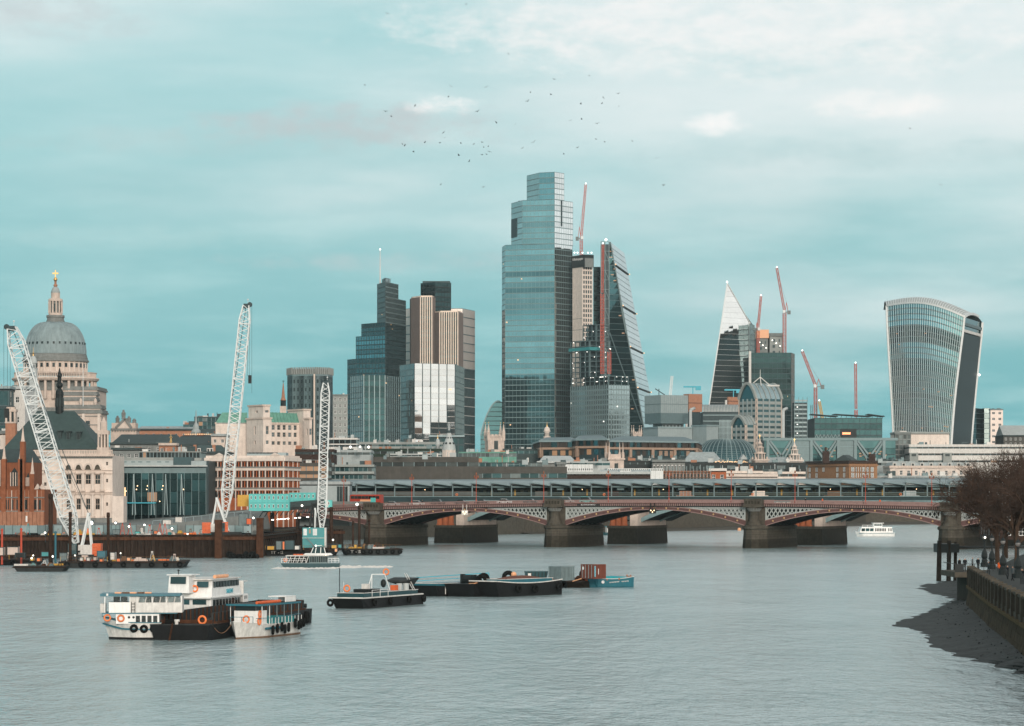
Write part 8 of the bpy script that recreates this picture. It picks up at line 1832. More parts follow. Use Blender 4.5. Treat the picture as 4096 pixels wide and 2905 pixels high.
T.part('coaming', MB().box(-.55,1,1.36,-.4,18,1.95).box(-4.2,1,1.36,-4.05,18,1.95).box(-4.2,.9,1.36,-.4,1.05,1.95), 'teal_dark'); T.part('coaming_cap', MB().box(-.6,.9,1.95,-.35,18.1,2.02).box(-4.25,.85,1.95,-.35,1.1,2.02), 'white_dirty'); T.part('hatch', MB().box(-4.0,1.2,1.36,-.6,17.8,1.9), 'grey_metal')
T.part('deck_house', MB().box(-3.8,5,1.9,-1.6,8.5,2.35), 'black_iron'); T.part('funnel_box', MB().box(-3.4,6.6,2.35,-2.5,7.4,3.0), 'white_dirty')
T.part('mast', MB().beam((-4.0,1.2,1.9),(-4.0,1.2,5.2),.08), 'black_iron'); T.part('aerial', MB().beam((-3.7,1.8,1.9),(-3.7,1.8,3.4),.06), 'white_metal'); T.part('gantry_frame', MB().beam((-3.2,8,2.0),(-3.0,9,4.2),.08).beam((-3.0,9,4.2),(-1.6,10,4.2),.08).beam((-1.6,10,4.2),(-1.3,11,2.0),.08).beam((-2.8,8.5,2.0),(-3.0,9,4.2),.08), 'white_paint')
buoy(T,-3.1,1.5,2.55,0,1.3); buoy(T,-1.5,10.2,4.5,R(40),1.2); T.part('round_fender', MB().ball((-1.8,10,3.0),.38,10,6,1.5), 'black_iron', smooth=True)
T.part('orange_drum_rack', MB().box(-1.8,12.2,2.0,-1.0,13,2.7), 'crane_orange'); T.part('keg', MB().cyl((-1.2,13.8,2.0),(-1.2,13.8,2.9),.4,.4,12), 'lead_pale'); T.part('keg', MB().cyl((-.7,14.8,2.0),(-.7,14.8,2.9),.4,.4,12), 'lead_pale')
T.part('skiff', MB().loft([[(-3.4,14.5,3.3),(-.2,14.5,3.3),(-.6,14.5,3.0),(-3.0,14.5,3.0)],[(-3.6,17.5,3.6),(.1,17.5,3.6),(-.6,17.2,2.6),(-2.9,17.2,2.6)]]), 'hull_grey'); T.part('skiff_cradle', MB().beam((-3,15,2),(-3,15,3),.1).beam((-.7,15,2),(-.7,15,3),.1).beam((-.7,17,2),(-.7,17,2.7),.1), 'grey_light'); T.part('boat_ladder', MB().beam((-.3,16.3,1.9),(-.9,14.8,4.2),.07).beam((.0,16.3,1.9),(-.6,14.8,4.2),.07), 'white_dirty')
T.part('hand_rail', MB().beam((-.2,3,2.3),(-.2,8,2.3),.05).beam((-.2,3,1.4),(-.2,3,2.3),.05).beam((-.2,5.5,1.4),(-.2,5.5,2.3),.05).beam((-.2,8,1.4),(-.2,8,2.3),.05), 'white_paint')
for x, y, rz in ((.2,3,90),(.2,8,90),(.2,14,90),(-4.4,-.75,0),(.2,18.8,90)): tyre(T,x,y,.75,R(rz),1.15)
# --- barge train
T = swim_barge('low_black_lighter', 'low black lighter with a teal rail, leftmost of the barge group', 1752, 2387, -32, 6.0, 16, 1.3, 'hull_black', sheer=.3)
T.part('deck', MB().box(-5.9,0,1.3,-.1,15.6,1.36), 'grey_dark'); T.part('coaming', MB().box(-5.2,1.5,1.36,-.9,15,1.8), 'blue_paint'); T.part('coaming_cap', MB().box(-5.3,1.4,1.8,-.8,1.6,1.88).box(-.95,1.4,1.8,-.8,15,1.88), 'white_dirty')
T.part('teal_rail', MB().beam((-5.6,2,2.6),(-.8,15,3.1),.1).beam((-5.6,2,2.1),(-.8,15,2.6),.08).beam((-5.6,2,1.4),(-5.6,2,2.6),.08).beam((-.8,15,1.4),(-.8,15,3.1),.08), 'blue_bright')
T = swim_barge('dark_steel_barge', 'dark steel barge with deck winches in the middle of the barge group', 1900, 2388, -30, 5.2, 15, 1.75, 'hull_black', sheer=.1)
T.part('deck', MB().box(-5.1,0,1.75,-.1,14.6,1.82), 'grey_dark'); T.part('winch', MB().cyl((-3.6,3,2.5),(-2.2,3,2.5),.6,.6,12).box(-4.0,2.5,1.8,-3.7,3.5,3.2).box(-2.1,2.5,1.8,-1.8,3.5,3.1), 'black_iron'); T.part('engine_box', MB().box(-4.6,5,1.8,-3,7,2.9), 'teal_dark'); T.part('draught_mark', MB().box(-5.05,-.02,.3,-4.9,.0,1.5), 'white_dirty')
for x, y, z, s in ((-1.0,3.5,2.3,2.0),(-.9,4.0,2.5,2.0),(-.8,11,2.6,2.2)): tyre(T,x,y,z,R(25),s)
T.part('deck_rope', MB().beam((-1.6,1,1.9),(-.2,.2,1.95),.12).beam((-.2,.2,1.95),(0,1.5,2.1),.1), 'orange_light')
T = swim_barge('timber_topped_barge', 'largest black barge with white trimmed gunwale and red brown cargo', 1994, 2389, -37, 5.0, 15.5, 1.9, 'hull_black', sheer=.35, swim=4.0)
T.part('gunwale', MB().loft([[(.05,15.5*i/10-(.4 if i == 0 else 0),1.9+.35*(2*i/10-1)**2-.06),(.16,15.5*i/10,1.9+.35*(2*i/10-1)**2-.06),(.16,15.5*i/10,1.9+.35*(2*i/10-1)**2+.08),(.05,15.5*i/10,1.9+.35*(2*i/10-1)**2+.08)] for i in range(11)]).box(-5.0,-.55,2.2,.1,-.35,2.36), 'white_dirty')
T.part('deck', MB().box(-4.9,.0,1.9,-.1,15.2,1.95), 'lead_pale'); T.part('coaming', MB().box(-.75,2.6,1.95,-.6,14,2.45).box(-4.6,2.6,1.95,-4.4,14,2.45).box(-4.5,2.5,1.95,-.6,2.65,2.45), 'blue_paint'); T.part('coaming_cap', MB().box(-.8,2.5,2.45,-.55,14.1,2.52).box(-4.65,2.45,2.45,-.55,2.7,2.52).box(-4.65,2.5,2.45,-4.4,14.1,2.52), 'white_dirty')
cg = MB(); NX, NY = 10, 18
vs = [(-4.3+3.5*i/NX, 2.8+11*j/NY, 2.15+.75*math.sin(math.pi*i/NX)**.7*math.sin(math.pi*j/NY)**.5+random.uniform(-.05,.05)) for j in range(NY+1) for i in range(NX+1)]
cg._add(vs, [(j*(NX+1)+i,j*(NX+1)+i+1,(j+1)*(NX+1)+i+1,(j+1)*(NX+1)+i) for j in range(NY) for i in range(NX)]); T.part('cargo_heap', cg, 'cargo_red')
for y, z in ((4.5,1.1),(8.5,1.0),(14.5,1.2)): tyre(T,.3,y,z,R(90),1.5)
T.part('yellow_bollard', MB().cyl((-1.2,14.4,1.95),(-1.2,14.4,2.5),.35,.3,10).cyl((-2.2,14.6,1.95),(-2.2,14.6,2.4),.3,.3,10), 'orange_light'); T.part('white_buoy', MB().ball((-4.4,9.5,3.0),.42,10,6), 'orange_light')
T = swim_barge('container_raft', 'rusty raft of pontoons under the grey and red containers', 2330, 2352, -20, 9.5, 16, .9, 'wood_dark')
T.part('deck', MB().box(-9.4,0,.9,-.1,15.6,1.0), 'rust_dark')
for i in range(6): tyre(T,-8.5+i*1.1,-.5,.5,0,1.5)
for i in range(3): tyre(T,-2.6+i*.8,9,1.9,R(30),2.2)
T.part('yellow_rope', MB().beam((-7.5,-.3,1.1),(-3.5,-.3,1.0),.14).beam((-1.5,-.4,1.05),(.2,-1.2,1.5),.14), 'orange_light'); T.part('scrap_heap', MB().ball((-2,5,1.2),1.0,8,5,.7).ball((-3,4,1.1),.8,8,5,.6), 'rust')
def container(label, xl, xc, xr, d, ytop, ybot, mat, a, doors=False):
    pl = rect(xl,xc,xr,d,a); T = Thing('shipping_container', label, 'container', (pl[1].x,pl[1].y,Z(ybot,d)), R(a)); W = (pl[2]-pl[1]).length; D = (pl[0]-pl[1]).length; h = Z(ytop,d)-Z(ybot,d)
    T.part('box', MB().box(.06,.06,.05,W-.06,D-.06,h-.05), mat)
    T.part('corner_post', MB().box(0,0,0,.16,.16,h), mat); T.part('corner_post', MB().box(W-.16,0,0,W,.16,h), mat); T.part('corner_post', MB().box(0,D-.16,0,.16,D,h), mat); T.part('top_rail', MB().box(.16,0,h-.14,W-.16,.1,h).box(0,.16,h-.14,.1,D-.16,h), mat); T.part('bottom_rail', MB().box(.16,0,0,W-.16,.1,.14).box(0,.16,0,.1,D-.16,.14), mat)
    n = int((W-.4)/.28)
    for i in range(n): T.bx('corrugation', mat, .25+i*.28,-.0,.15,.39+i*.28,.06,h-.15)
    if doors:
        for k in range(2): T.bx('door', mat, .0,.2+k*(D-.4)/2,.15,.055,.2+(k+1)*(D-.4)/2-.05,h-.15)
        for k in range(4): T.part('lock_rod', MB().cyl((-.03,.4+k*(D-.8)/3,.1),(-.03,.4+k*(D-.8)/3,h-.1),.035,.035,6), 'grey_light')
        T.bx('label_plate', 'white_paint', -.03,D-.75,h*.62,-.01,D-.35,h*.82)
        
        for k in range(7): T.bx('letter_mark', 'white_paint', .24+.05*(k%2),-.03,.4+k*.24,.38,-.021,.5+k*.24)
        T.bx('blue_stripe', 'blue_bright', .2,-.02,.3,.45,-.008,h-.25)
        T.bx('white_stripe', 'white_paint', 1.0,-.02,h*.3,1.1,-.008,h*.7)
    else:
        m = int((D-.4)/.28)
        for i in range(m): T.bx('corrugation', mat, -.0,.25+i*.28,.15,.06,.39+i*.28,h-.15)
    return T
container('grey corrugated shipping container on the raft', 2194, 2244, 2298, 452, 2266, 2323, 'container_grey', 42)
container('red brown shipping container with white lettering on the raft', 2323, 2374, 2424, 458, 2258, 2316, 'container_red', 40, True)
T = Thing('waste_skip', 'dark green open waste skip left of the grey container', 'skip', (X(2104,455),455,Z(2314,455)), R(8)); T.part('body', MB().loft([[(.2,.2,0),(3.3,.2,0),(3.3,1.8,0),(.2,1.8,0)],[(0,0,1.1),(3.5,0,1.1),(3.5,2,1.1),(0,2,1.1)]]), 'teal_dark')
for i in range(6): T.bx('rib', 'black_iron', .3+i*.55,-.06,.1,.4+i*.55,.04,1.05)
T.bx('label_plate', 'white_dirty', .3,-.08,.4,.8,-.065,.8)
# --- blue open boat
T = boat('blue_open_boat', 'bright blue open barge with orange bow and turquoise tarpaulin', 2345, 2349, 14)
L = 7.6; rb = []
for i in range(11):
    t = i/10; w = 1.7*min(1,(.55+t*2.2)); w = w*(1 if t < .85 else 1-.25*(t-.85)/.15); zg = 1.35+.35*(2*t-1)**2
    rb.append([(L*t,-w,zg),(L*t+(.5 if t < .2 else .0),-w*.85,.12),(L*t+.3*(1-t),-w*.6,-.4),(L*t+.3*(1-t),w*.6,-.4),(L*t+(.5 if t < .2 else 0),w*.85,.12),(L*t,w,zg)])
T.part('hull', MB().loft(rb), 'blue_paint'); T.part('bow_plate', MB().poly([(-.04,-.85,1.25),(-.04,.85,1.25),(.42,.75,.08),(.42,-.75,.08)]), 'crane_orange')
T.part('gunwale', MB().loft([[(p[0][0],p[0][1]-.05,p[0][2]-.04),(p[0][0],p[0][1]+.12,p[0][2]-.04),(p[0][0],p[0][1]+.12,p[0][2]+.06),(p[0][0],p[0][1]-.05,p[0][2]+.06)] for p in rb]), 'white_dirty'); T.part('deck', MB().loft([[(p[0][0],p[0][1]*.96,p[0][2]-.02),(p[5][0],p[5][1]*.96,p[5][2]-.02),(p[5][0],p[5][1]*.96,p[5][2]+.0),(p[0][0],p[0][1]*.96,p[0][2]+.0)] for p in rb]), 'lead')
tp = MB(); NX, NY = 12, 6; vs = [(1.6+5.2*i/NX, -1.15+2.3*j/NY, 1.35+.42*math.sin(math.pi*j/NY)**.6*(.6+.4*math.sin(math.pi*i/NX))+random.uniform(-.03,.03)) for j in range(NY+1) for i in range(NX+1)]
T.part('tarpaulin', tp._add(vs, [(j*(NX+1)+i,j*(NX+1)+i+1,(j+1)*(NX+1)+i+1,(j+1)*(NX+1)+i) for j in range(NY) for i in range(NX)]), 'tarp_blue')
for x, y, z in ((7.0,.6,1.95),(7.2,-.7,1.95),(6.8,-1.2,1.7),(3.0,-1.6,1.45),(5.0,-1.65,1.5)): T.part('bollard', MB().cyl((x,y,z-.35),(x,y,z),.13,.16,8), 'terracotta')
T.part('number_disc', MB().cyl((2.3,-1.72,.85),(2.3,-1.66,.85),.24,.24,14), 'white_paint'); o = T.part('lettering', text_mesh('3', .3, 'black_iron'), None); o.location = (2.3,-1.74,.85)
gm_ = MB()
for k in range(19):
    x = 3.4+k*.15+(.35 if k > 10 else 0); gm_.box(x,-1.73,.66+.04*(k%3)+.012*k,x+.09,-1.7,.86+.012*k)
T.part('lettering', gm_, 'white_dirty', kind='stuff')
# --- river bus catamaran under way
T = boat('river_bus', 'dark hulled river bus with glazed cabin and raised wheelhouse under way', 1122, 2272, 1)
T.part('hull', MB().hexa([(.9,0,-.4),(12.0,0,-.4),(12.0,4.5,-.4),(.9,4.5,-.4),(0,-.1,.95),(12.1,-.1,.95),(12.1,4.6,.95),(0,4.6,.95)]), 'teal_dark'); T.part('deck', MB().box(.1,0,.95,12,4.5,1.02), 'grey_light')
T.part('cabin', MB().box(5.9,.35,1.02,9.6,4.1,2.45), 'grey_metal'); panes(T,.3,6.0,9.6,1.15,2.35,8,'pane_dark',.1); T.part('front_cabin', MB().box(1.6,.9,1.02,5.9,3.6,2.3), 'pane_dark')
for i in range(6): x = 1.0+i*.9; T.part('glazing_bar', MB().beam((x-.25,.4,1.0),(x+.25,.45,2.4),.09), 'white_paint')
T.part('cabin_roof', MB()._add([(.9,.1,2.4),(9.9,.1,2.45),(9.9,4.3,2.45),(.9,4.3,2.4),(1.1,.2,2.55),(9.8,.2,2.62),(9.8,4.2,2.62),(1.1,4.2,2.55)],MB.BF), 'white_dirty')
T.part('hand_rail', MB().box(.2,.0,1.9,5.2,.06,1.96).box(.2,0,1.5,5.2,.05,1.54).box(9.8,0,1.9,12,.06,1.96).box(9.8,0,1.5,12,.05,1.54), 'white_paint')
for x in (.2,1.2,2.2,3.2,4.2,5.2,9.8,10.5,11.2,12): T.part('rail_post', MB().beam((x,.03,1.0),(x,.03,1.95),.06), 'white_paint')
T.part('wheelhouse_deck', MB()._add([(4.6,.3,2.7),(10.6,.3,2.6),(10.6,4.2,2.6),(4.6,4.2,2.7),(5.0,.5,2.95),(10.2,.5,3.0),(10.2,4,3.0),(5.0,4,2.95)],MB.BF), 'white_paint'); T.part('wheelhouse', MB().loft([[(6.2,1,3.0),(9.2,1,3.0),(9.2,3.6,3.0),(6.2,3.6,3.0)],[(6.7,1.2,4.2),(8.9,1.2,4.2),(8.9,3.4,4.2),(6.7,3.4,4.2)]]), 'pane_teal')
for a, b in ((6.2,6.7),(7.1,7.3),(8.2,8.25),(9.2,8.9)): T.part('window_post', MB().beam((a,.97,3.0),(b,1.17,4.2),.13), 'white_paint')
T.part('wheelhouse_roof', MB().box(6.4,1,4.2,9.2,3.6,4.32), 'grey_dark'); T.part('mast_lamp', MB().ball((7.2,1.2,4.55),.16,8,5), 'lamp_white'); T.part('radar', MB().box(7.4,2,4.5,8.4,2.2,4.62), 'white_paint'); T.part('side_lamp', MB().ball((9.3,.4,2.6),.14,8,5), 'lamp_warm')
for i in range(4): T.part('life_raft', MB().cyl((2.6+i*.7,1,2.7),(3.2+i*.7,1,2.7),.14,.14,8), 'crane_orange')
buoy(T,1.0,.28,1.6,0,1.1)
wk = MB()
def foam(pxa, pxb, y, n, amp):
    for i in range(n):
        t = i/n; px = pxa+(pxb-pxa)*t; d = DW(y+amp*math.sin(i*1.7)+random.uniform(-1,1)); x = X(px,d); l = random.uniform(.5,1.6); wk._add([(x-l,d,.0),(x,d-.4,.0),(x+l,d,.0),(x,d+.4,.0),(x+.2,d,.12+.16*random.random())],[(0,1,4),(1,2,4),(2,3,4),(3,0,4)])
foam(1095,1330,2275,46,1.2); foam(1335,1560,2268,40,3.0); foam(1325,1430,2271,24,1.5)
o = struct('boat_wake', wk, 'white_dirty'); o['kind'] = 'stuff'
# --- white boat beyond the bridge
T = boat('white_cruise_boat', 'white cruise boat with blue stripe beyond the right hand bridge arch', 3424, 2146, 6)
T.part('hull', MB().loft([[(p[0],p[1],p[2]) for p in r] for r in hull_rings(14.6,4.6,1.9,1.5,1.4,.18,.95)]), 'white_paint'); T.part('stripe', MB().box(.6,-2.34,1.1,14.4,-2.3,1.25), 'blue_paint'); T.part('saloon', MB().loft([[(1,-2,1.5),(14,-2,1.5),(14,2,1.5),(1,2,1.5)],[(1.8,-1.9,3.6),(13.6,-1.9,3.6),(13.6,1.9,3.6),(1.8,1.9,3.6)]]), 'white_paint')
panes(T,-2.06,1.5,6.5,2.0,3.1,3,'pane_teal',.3,slant=.1); panes(T,-2.06,6.9,11.3,2.0,3.1,7,'pane_dark',.25); panes(T,-2.06,12,13.8,2.0,3.1,3,'pane_grey',.3)
T.part('wheelhouse', MB().box(6.6,-1.2,3.6,10,1.2,5.0), 'white_paint'); panes(T,-1.26,6.8,9.8,4.0,4.8,4,'pane_teal',.2); T.part('wheelhouse_roof', MB().box(6.3,-1.5,5.0,10.6,1.5,5.2), 'white_paint'); T.part('top_rail', MB().box(2,-1.9,4.3,6.4,-1.84,4.4).box(2,-1.9,3.6,2.1,-1.84,4.3).box(4,-1.9,3.6,4.1,-1.84,4.3), 'white_paint')
T = boat('teal_workboat', 'small teal workboat moored beside the railway pier under the bridge', 2408, 2141, 20); T.part('hull', MB().loft(hull_rings(6,2.6,1.2,1.0,1.0)), 'teal_dark'); T.part('cabin', MB().box(1.8,-1,1,4.4,1,3.4), 'white_dirty'); panes(T,-1.05,2,4.2,2.2,3.1,3,'pane_dark',.2); T.part('canopy', MB().box(1.5,-1.2,3.4,4.8,1.2,3.55), 'blue_bright')
T = boat('mooring_buoy', 'round orange mooring buoy in front of the third bridge pier', 2957, 2123, 0, 'buoy'); T.part('float', MB().ball((0,0,.5),.85,12,8), 'orange_light', smooth=True); T.part('ring', MB().torus((0,0,1.5),(0,1,0),.22,.06,10,5), 'grey_dark')
T = boat('jetty_platform', 'grey concrete jetty on round legs under the left bridge span', 2060, 2112, 0, 'jetty'); T.part('deck', MB().box(0,0,4.4,16,6,5.8), 'concrete'); 
for x in (1,6.5,11.5,15): T.part('leg', MB().cyl((x,1.4,-1),(x,1.4,4.4),.9,.9,12), 'concrete')
# ================================================================ south bank at right
def lininterp(tab, v):
    for (a, va), (b, vb) in zip(tab, tab[1:]):
        if (v-a)*(v-b) <= 0: return va+(vb-va)*(v-a)/(b-a)
    return tab[0][1] if abs(v-tab[0][0]) < abs(v-tab[-1][0]) else tab[-1][1]
SHX = [(3751,2326),(3675,2341),(3660,2358),(3704,2373),(3774,2388),(3812,2399),(3763,2423),(3710,2446),(3634,2470),(3537,2499),(3593,2510),(3681,2534),(3698,2551),(3716,2587),(3809,2622),(3926,2651),(4043,2680),(4096,2698),(4200,2760)]
sx = [(DW(y),X(p,DW(y))) for p, y in SHX]; wl_ = [(y,x) for x, y in SB[2:8]]
NL, NA = 110, 16; vs = []
for i in range(NL+1):
    d = sx[0][0]+(sx[-1][0]-sx[0][0])*i/NL; a = lininterp(sx,d)+.5*math.sin(i*1.9)+.35*math.sin(i*4.3); b = lininterp(wl_,d)+.4
    for j in range(NA+1):
        t = j/NA; vs.append((a+(b-a)*t, d+.5*math.sin(j*2.1+i), -.02+1.15*t**1.3+random.uniform(-.06,.06)*(0 if j == 0 else 1)))
o = struct('foreshore', MB()._add(vs, [(i*(NA+1)+j,(i+1)*(NA+1)+j,(i+1)*(NA+1)+j+1,i*(NA+1)+j+1) for i in range(NL) for j in range(NA)]), 'shore')
st = MB()
for k in range(900):
    d = random.uniform(sx[-1][0]+2,sx[0][0]); a = lininterp(sx,d); b = lininterp(wl_,d); t = random.random()**1.8*.97; r = random.uniform(.03,.09)*(1.6 if random.random() < .08 else 1); x = a+(b-a)*t; z = -.1+1.25*t**1.3
    n = 6; st.lathe([(r*.6,z-.1),(r,z+r*.2),(r*.6,z+r*.6),(.02,z+r*.7)],5,(x,d),random.random())
o = link('beach_stones', st.mesh('beach_stones','shore_stone')); o['kind'] = 'stuff'; o['label'] = 'scattered dark stones on the foreshore'
WLN = [(36,170),(45,254),(50,300),(57.6,364)]
EW = Thing('embankment_wall', 'mossy stone embankment wall with iron panelled parapet at right', 'wall', (57.6,364,0))
L2 = lambda p: (p[0]-57.6,p[1]-364)
for a, b in zip(WLN[::-1], WLN[::-1][1:]):
    f = Face(L2(a),L2(b)); n = max(1, round(f.W/2.4))
    for i in range(n):
        for r in range(4):
            u0, u1 = f.W*i/n+(.6 if r % 2 else 0), f.W*(i+1)/n+(.6 if r % 2 else 0); z0 = -.3+r*.82; w = .75-.16*r; g = random.uniform(-.02,.02)
            EW.part('stone_block', MB().hexa([f.at(u0+.015,z0,w+.16+g),f.at(u1-.015,z0,w+.16+g),f.at(u1-.015,z0,-.3),f.at(u0+.015,z0,-.3),f.at(u0+.015,z0+.8,w+g),f.at(u1-.015,z0+.8,w+g),f.at(u1-.015,z0+.8,-.3),f.at(u0+.015,z0+.8,-.3)]), 'moss_stone')
    frect(EW, f, 'string_course', 'moss', 0, f.W, 2.98, 3.3, -.3, .62); frect(EW, f, 'backing', 'stone_dark', 0, f.W, -1, 3.4, -.6, -.2)
    frect(EW, f, 'parapet_base', 'stone_dark', 0, f.W, 3.3, 3.75, -.3, .3); frect(EW, f, 'coping', 'stone_dark', 0, f.W, 5.35, 5.6, -.3, .35)
    m = max(1, round(f.W/6.5))
    for i in range(m+1): frect(EW, f, 'parapet_pier', 'stone_dark', max(0,f.W*i/m-.6), min(f.W,f.W*i/m+.6), 3.3, 5.75, -.4, .5)
    for i in range(m):
        pn = frect(EW, f, 'iron_panel', 'black_iron', f.W*i/m+.6, f.W*(i+1)/m-.6, 3.75, 5.35, -.1, .05)
        for k in range(9): u = f.W*i/m+.9+k*(f.W/m-1.8)/8; frect(EW, f, 'iron_bar', 'grey_dark', u-.05, u+.05, 3.8, 5.3, .05, .1)
OP = Thing('viewing_platform', 'small stone viewing platform with railing at the end of the embankment wall', 'platform', (61,392,0))
OP.part('slab', MB().box(-1.6,-3,3.6,12,10,4.3), 'stone_dark'); OP.part('retaining_wall', MB().box(.6,-1,-.5,12,9.5,3.6), 'stone_wet')
for i in range(12): OP.part('rail_post', MB().beam((-1.4+i*.62,-2.8,4.3),(-1.4+i*.62,-2.8,5.4),.06), 'black_iron')
OP.part('top_rail', MB().box(-1.5,-2.85,5.36,6,-2.75,5.44).box(-1.5,-2.85,5.36,-1.4,8,5.44), 'black_iron'); OP.part('end_panel', MB().box(-1.55,-2.9,4.3,-.4,-2.8,5.35), 'black_iron')
DP = Thing('mooring_dolphin', 'cluster of tall dark timber piles joined by beams off the right bank', 'jetty', (X(3790,500),500,0))
for px, dy, w, yt in ((3758,0,15,2163),(3778,6,9,2175),(3797,0,14,2163),(3816,5,9,2178),(3830,2,11,2168)):
    x = X(px,500)-DP.loc.x; DP.part('pile', MB().cyl((x-.15,dy,-1),(x,dy,Z(yt,500)),S(w,500)*.68,S(w,500)*.6,8), 'wood_dark')
DP.part('cap_beam', MB().box(-1.4,-.3,4.9,2.0,7,6.4), 'black_iron'); DP.part('walkway', MB().box(1.8,1,5.6,16,3,6.0), 'black_iron')
LMP = MB()
def lamp_post(label, px, d, y):
    zg = Z(y,d); T = Thing('globe_lamp_post', label, 'street lamp', (X(px,d),d,5.6), 0, 'globe lamps on the embankment wall'); h = zg-5.6
    T.part('plinth', MB().lathe([(.5,0),(.5,.5),(.36,.6),(.36,.9),(.2,1.1)],8), 'black_iron'); T.part('dolphin_base', MB().lathe([(.24,.9),(.42,1.3),(.34,1.8),(.16,2.2)],8), 'black_iron'); T.part('shaft', MB().lathe([(.13,1.6),(.09,h-.5),(.2,h-.45),(.2,h-.32)],8), 'black_iron')
    T.part('globe', MB().ball((0,0,h),.27,12,8), 'lamp_globe', smooth=True); T.part('crown', MB().lathe([(.27,h+.12),(.16,h+.36),(.06,h+.45),(.02,h+.75)],8), 'black_iron')
    return T
for lab, px, d, y in (('globe lamp post farthest along the embankment wall',3938,363,2150),('globe lamp post second farthest along the embankment wall',3968,352,2157),('globe lamp post second nearest on the embankment wall',4012,325,2168),('globe lamp post nearest the right edge of the photo',4072,311,2176)): lamp_post(lab, px, d, y)
ALL[-4].part('lit_bulb', MB().ball((0,-.38,Z(2150,363)-5.6),.12,8,5), 'lamp_white')
# bare trees
def bare_tree(label, x, y, h, seed, spread=.72, z0=4.4):
    rnd = random.Random(seed); T = Thing('bare_tree', label, 'tree', (x,y,z0), 0, 'bare trees on the south bank'); tk = MB(); tw = MB()
    def grow(p, d, L, r, lv):
        q = p+d*L; (tk if lv < 3 else tw).cyl(p, q, r, r*.66, 6 if lv < 2 else 3, False)
        if lv >= 6: return
        n = (6,5,4,4,3,3)[lv]
        for i in range(n):
            a = rnd.uniform(0,6.283); s = spread*rnd.uniform(.55,1.25)*(1.25 if lv > 2 else 1); u = d.orthogonal().normalized(); v = d.cross(u)
            nd = (d*math.cos(s)+(u*math.cos(a)+v*math.sin(a))*math.sin(s)+Vector((0,0,.06))).normalized()
            pos = p+d*L*(rnd.uniform(.35,1.0) if i else 1.0); grow(pos, nd, L*rnd.uniform(.58,.8), max(.022,r*rnd.uniform(.5,.66)), lv+1)
    grow(Vector((0,0,0)), Vector((rnd.uniform(-.06,.06),rnd.uniform(-.06,.06),1)).normalized(), h*.25, h*.016, 0)
    T.part('trunk', tk, 'bark'); T.part('crown', tw, 'twig', kind='stuff'); return T
for lab, x, y, h, sd_ in (('bare brown tree nearest the viewing platform',73,436,25,3),('tall bare brown tree behind the nearest one',81,476,29,11),('bare brown tree cut by the right photo edge',71,408,24,5),('bare brown tree farther along toward the bridge',95,530,27,8),('bare brown tree beside the last bridge pier',110,600,27,21),('large bare tree filling the right edge',86,452,29,15)): bare_tree(lab, x, y, h, sd_)
T, lp, h = block('riverside_shed', 'dark low riverside building behind the bare trees', flat(4000,4300,700,0,30), 2030, 'brick_dark', fh=4, bw=4, ww=.5, wh=.5, z0=4.4)
# people: one continuous skinned figure per pose, shared by copies
def person(label, x, y, z, rz, coat, legs, pose, group, s=1.0):
    me = FIG[pose].copy(); me.materials.clear()
    for mt in (legs, coat, 'skin', 'cloth_dark'): me.materials.append(M(mt))
    for p in me.polygons: c = p.center; p.material_index = 3 if (c.z > 1.7 or (c.z > 1.6 and c.y > .03)) else 2 if c.z > 1.5 or c.z < .0 or (.84 < c.z < .92 and abs(c.x) > .18) else 1 if c.z > .82 else 0
    T = Thing('person', label, 'person', (x,y,z), rz, group); T.o.scale = (s,s,s); T.part('body', me, None); return T
for i, (px, d, yb, coat, lab, rz) in enumerate(((3838,394,2290,'cloth_dark','person in dark clothes standing at the left end of the platform rail',.6),(3860,392,2290,'cloth_dark','taller person in a dark coat standing at the platform rail',-.3),(3890,396,2290,'cloth_grey','person in grey bending toward the platform rail',1.2),(3912,398,2288,'cloth_dark','person in black at the right end of the platform',2.4),(3955,372,2283,'cloth_blue','person in a blue jacket behind the parapet',.2),(4000,372,2290,'cloth_orange','person in a bright orange jacket behind the parapet',-.6),(4030,352,2292,'cloth_dark','person in dark clothes left of the nearest lamp post',.9),(4050,345,2296,'cloth_grey','person in grey walking behind the parapet',1.9),(4088,330,2300,'cloth_dark','person in black at the right photo edge',2.8))):
    person(lab, X(px,d), d, 4.35, rz, coat, 'cloth_dark', i % 2, 'people on the south bank walk', 1.0+.04*(i % 3))

# ================================================================ on the road bridge
def bridge_lamp(px, k):
    s = bs(px,1.2); p = bpt(s,1.2); T = Thing('bridge_lamp', f'red lamp standard on the road bridge, {["first","second","third","fourth","fifth","sixth","seventh","eighth","ninth","tenth"][k]} from the left', 'street lamp', (p[0],p[1],par(s)-1), BA, 'red lamp standards on the bridge'); h = 9.4
    T.part('post', MB().lathe([(.22,0),(.2,1.2),(.09,1.5),(.07,h-1.2)],8), 'crane_red'); T.part('arms', MB().beam((-.55,0,h-1.5),(.55,0,h-1.5),.09).beam((0,0,h-1.5),(0,0,h-.6),.09), 'crane_red')
    for x, z in ((-.55,h-1.5),(.55,h-1.5),(0,h-.6)): T.part('lantern', MB().lathe([(.05,z),(.2,z+.1),(.24,z+.5),(.1,z+.75),(.02,z+.95)],6,(x,0)), 'brick_red')
for k, px in enumerate((1375,1647,1905,2175,2433,2676,2925,3180,3462,3727)): bridge_lamp(px, k)
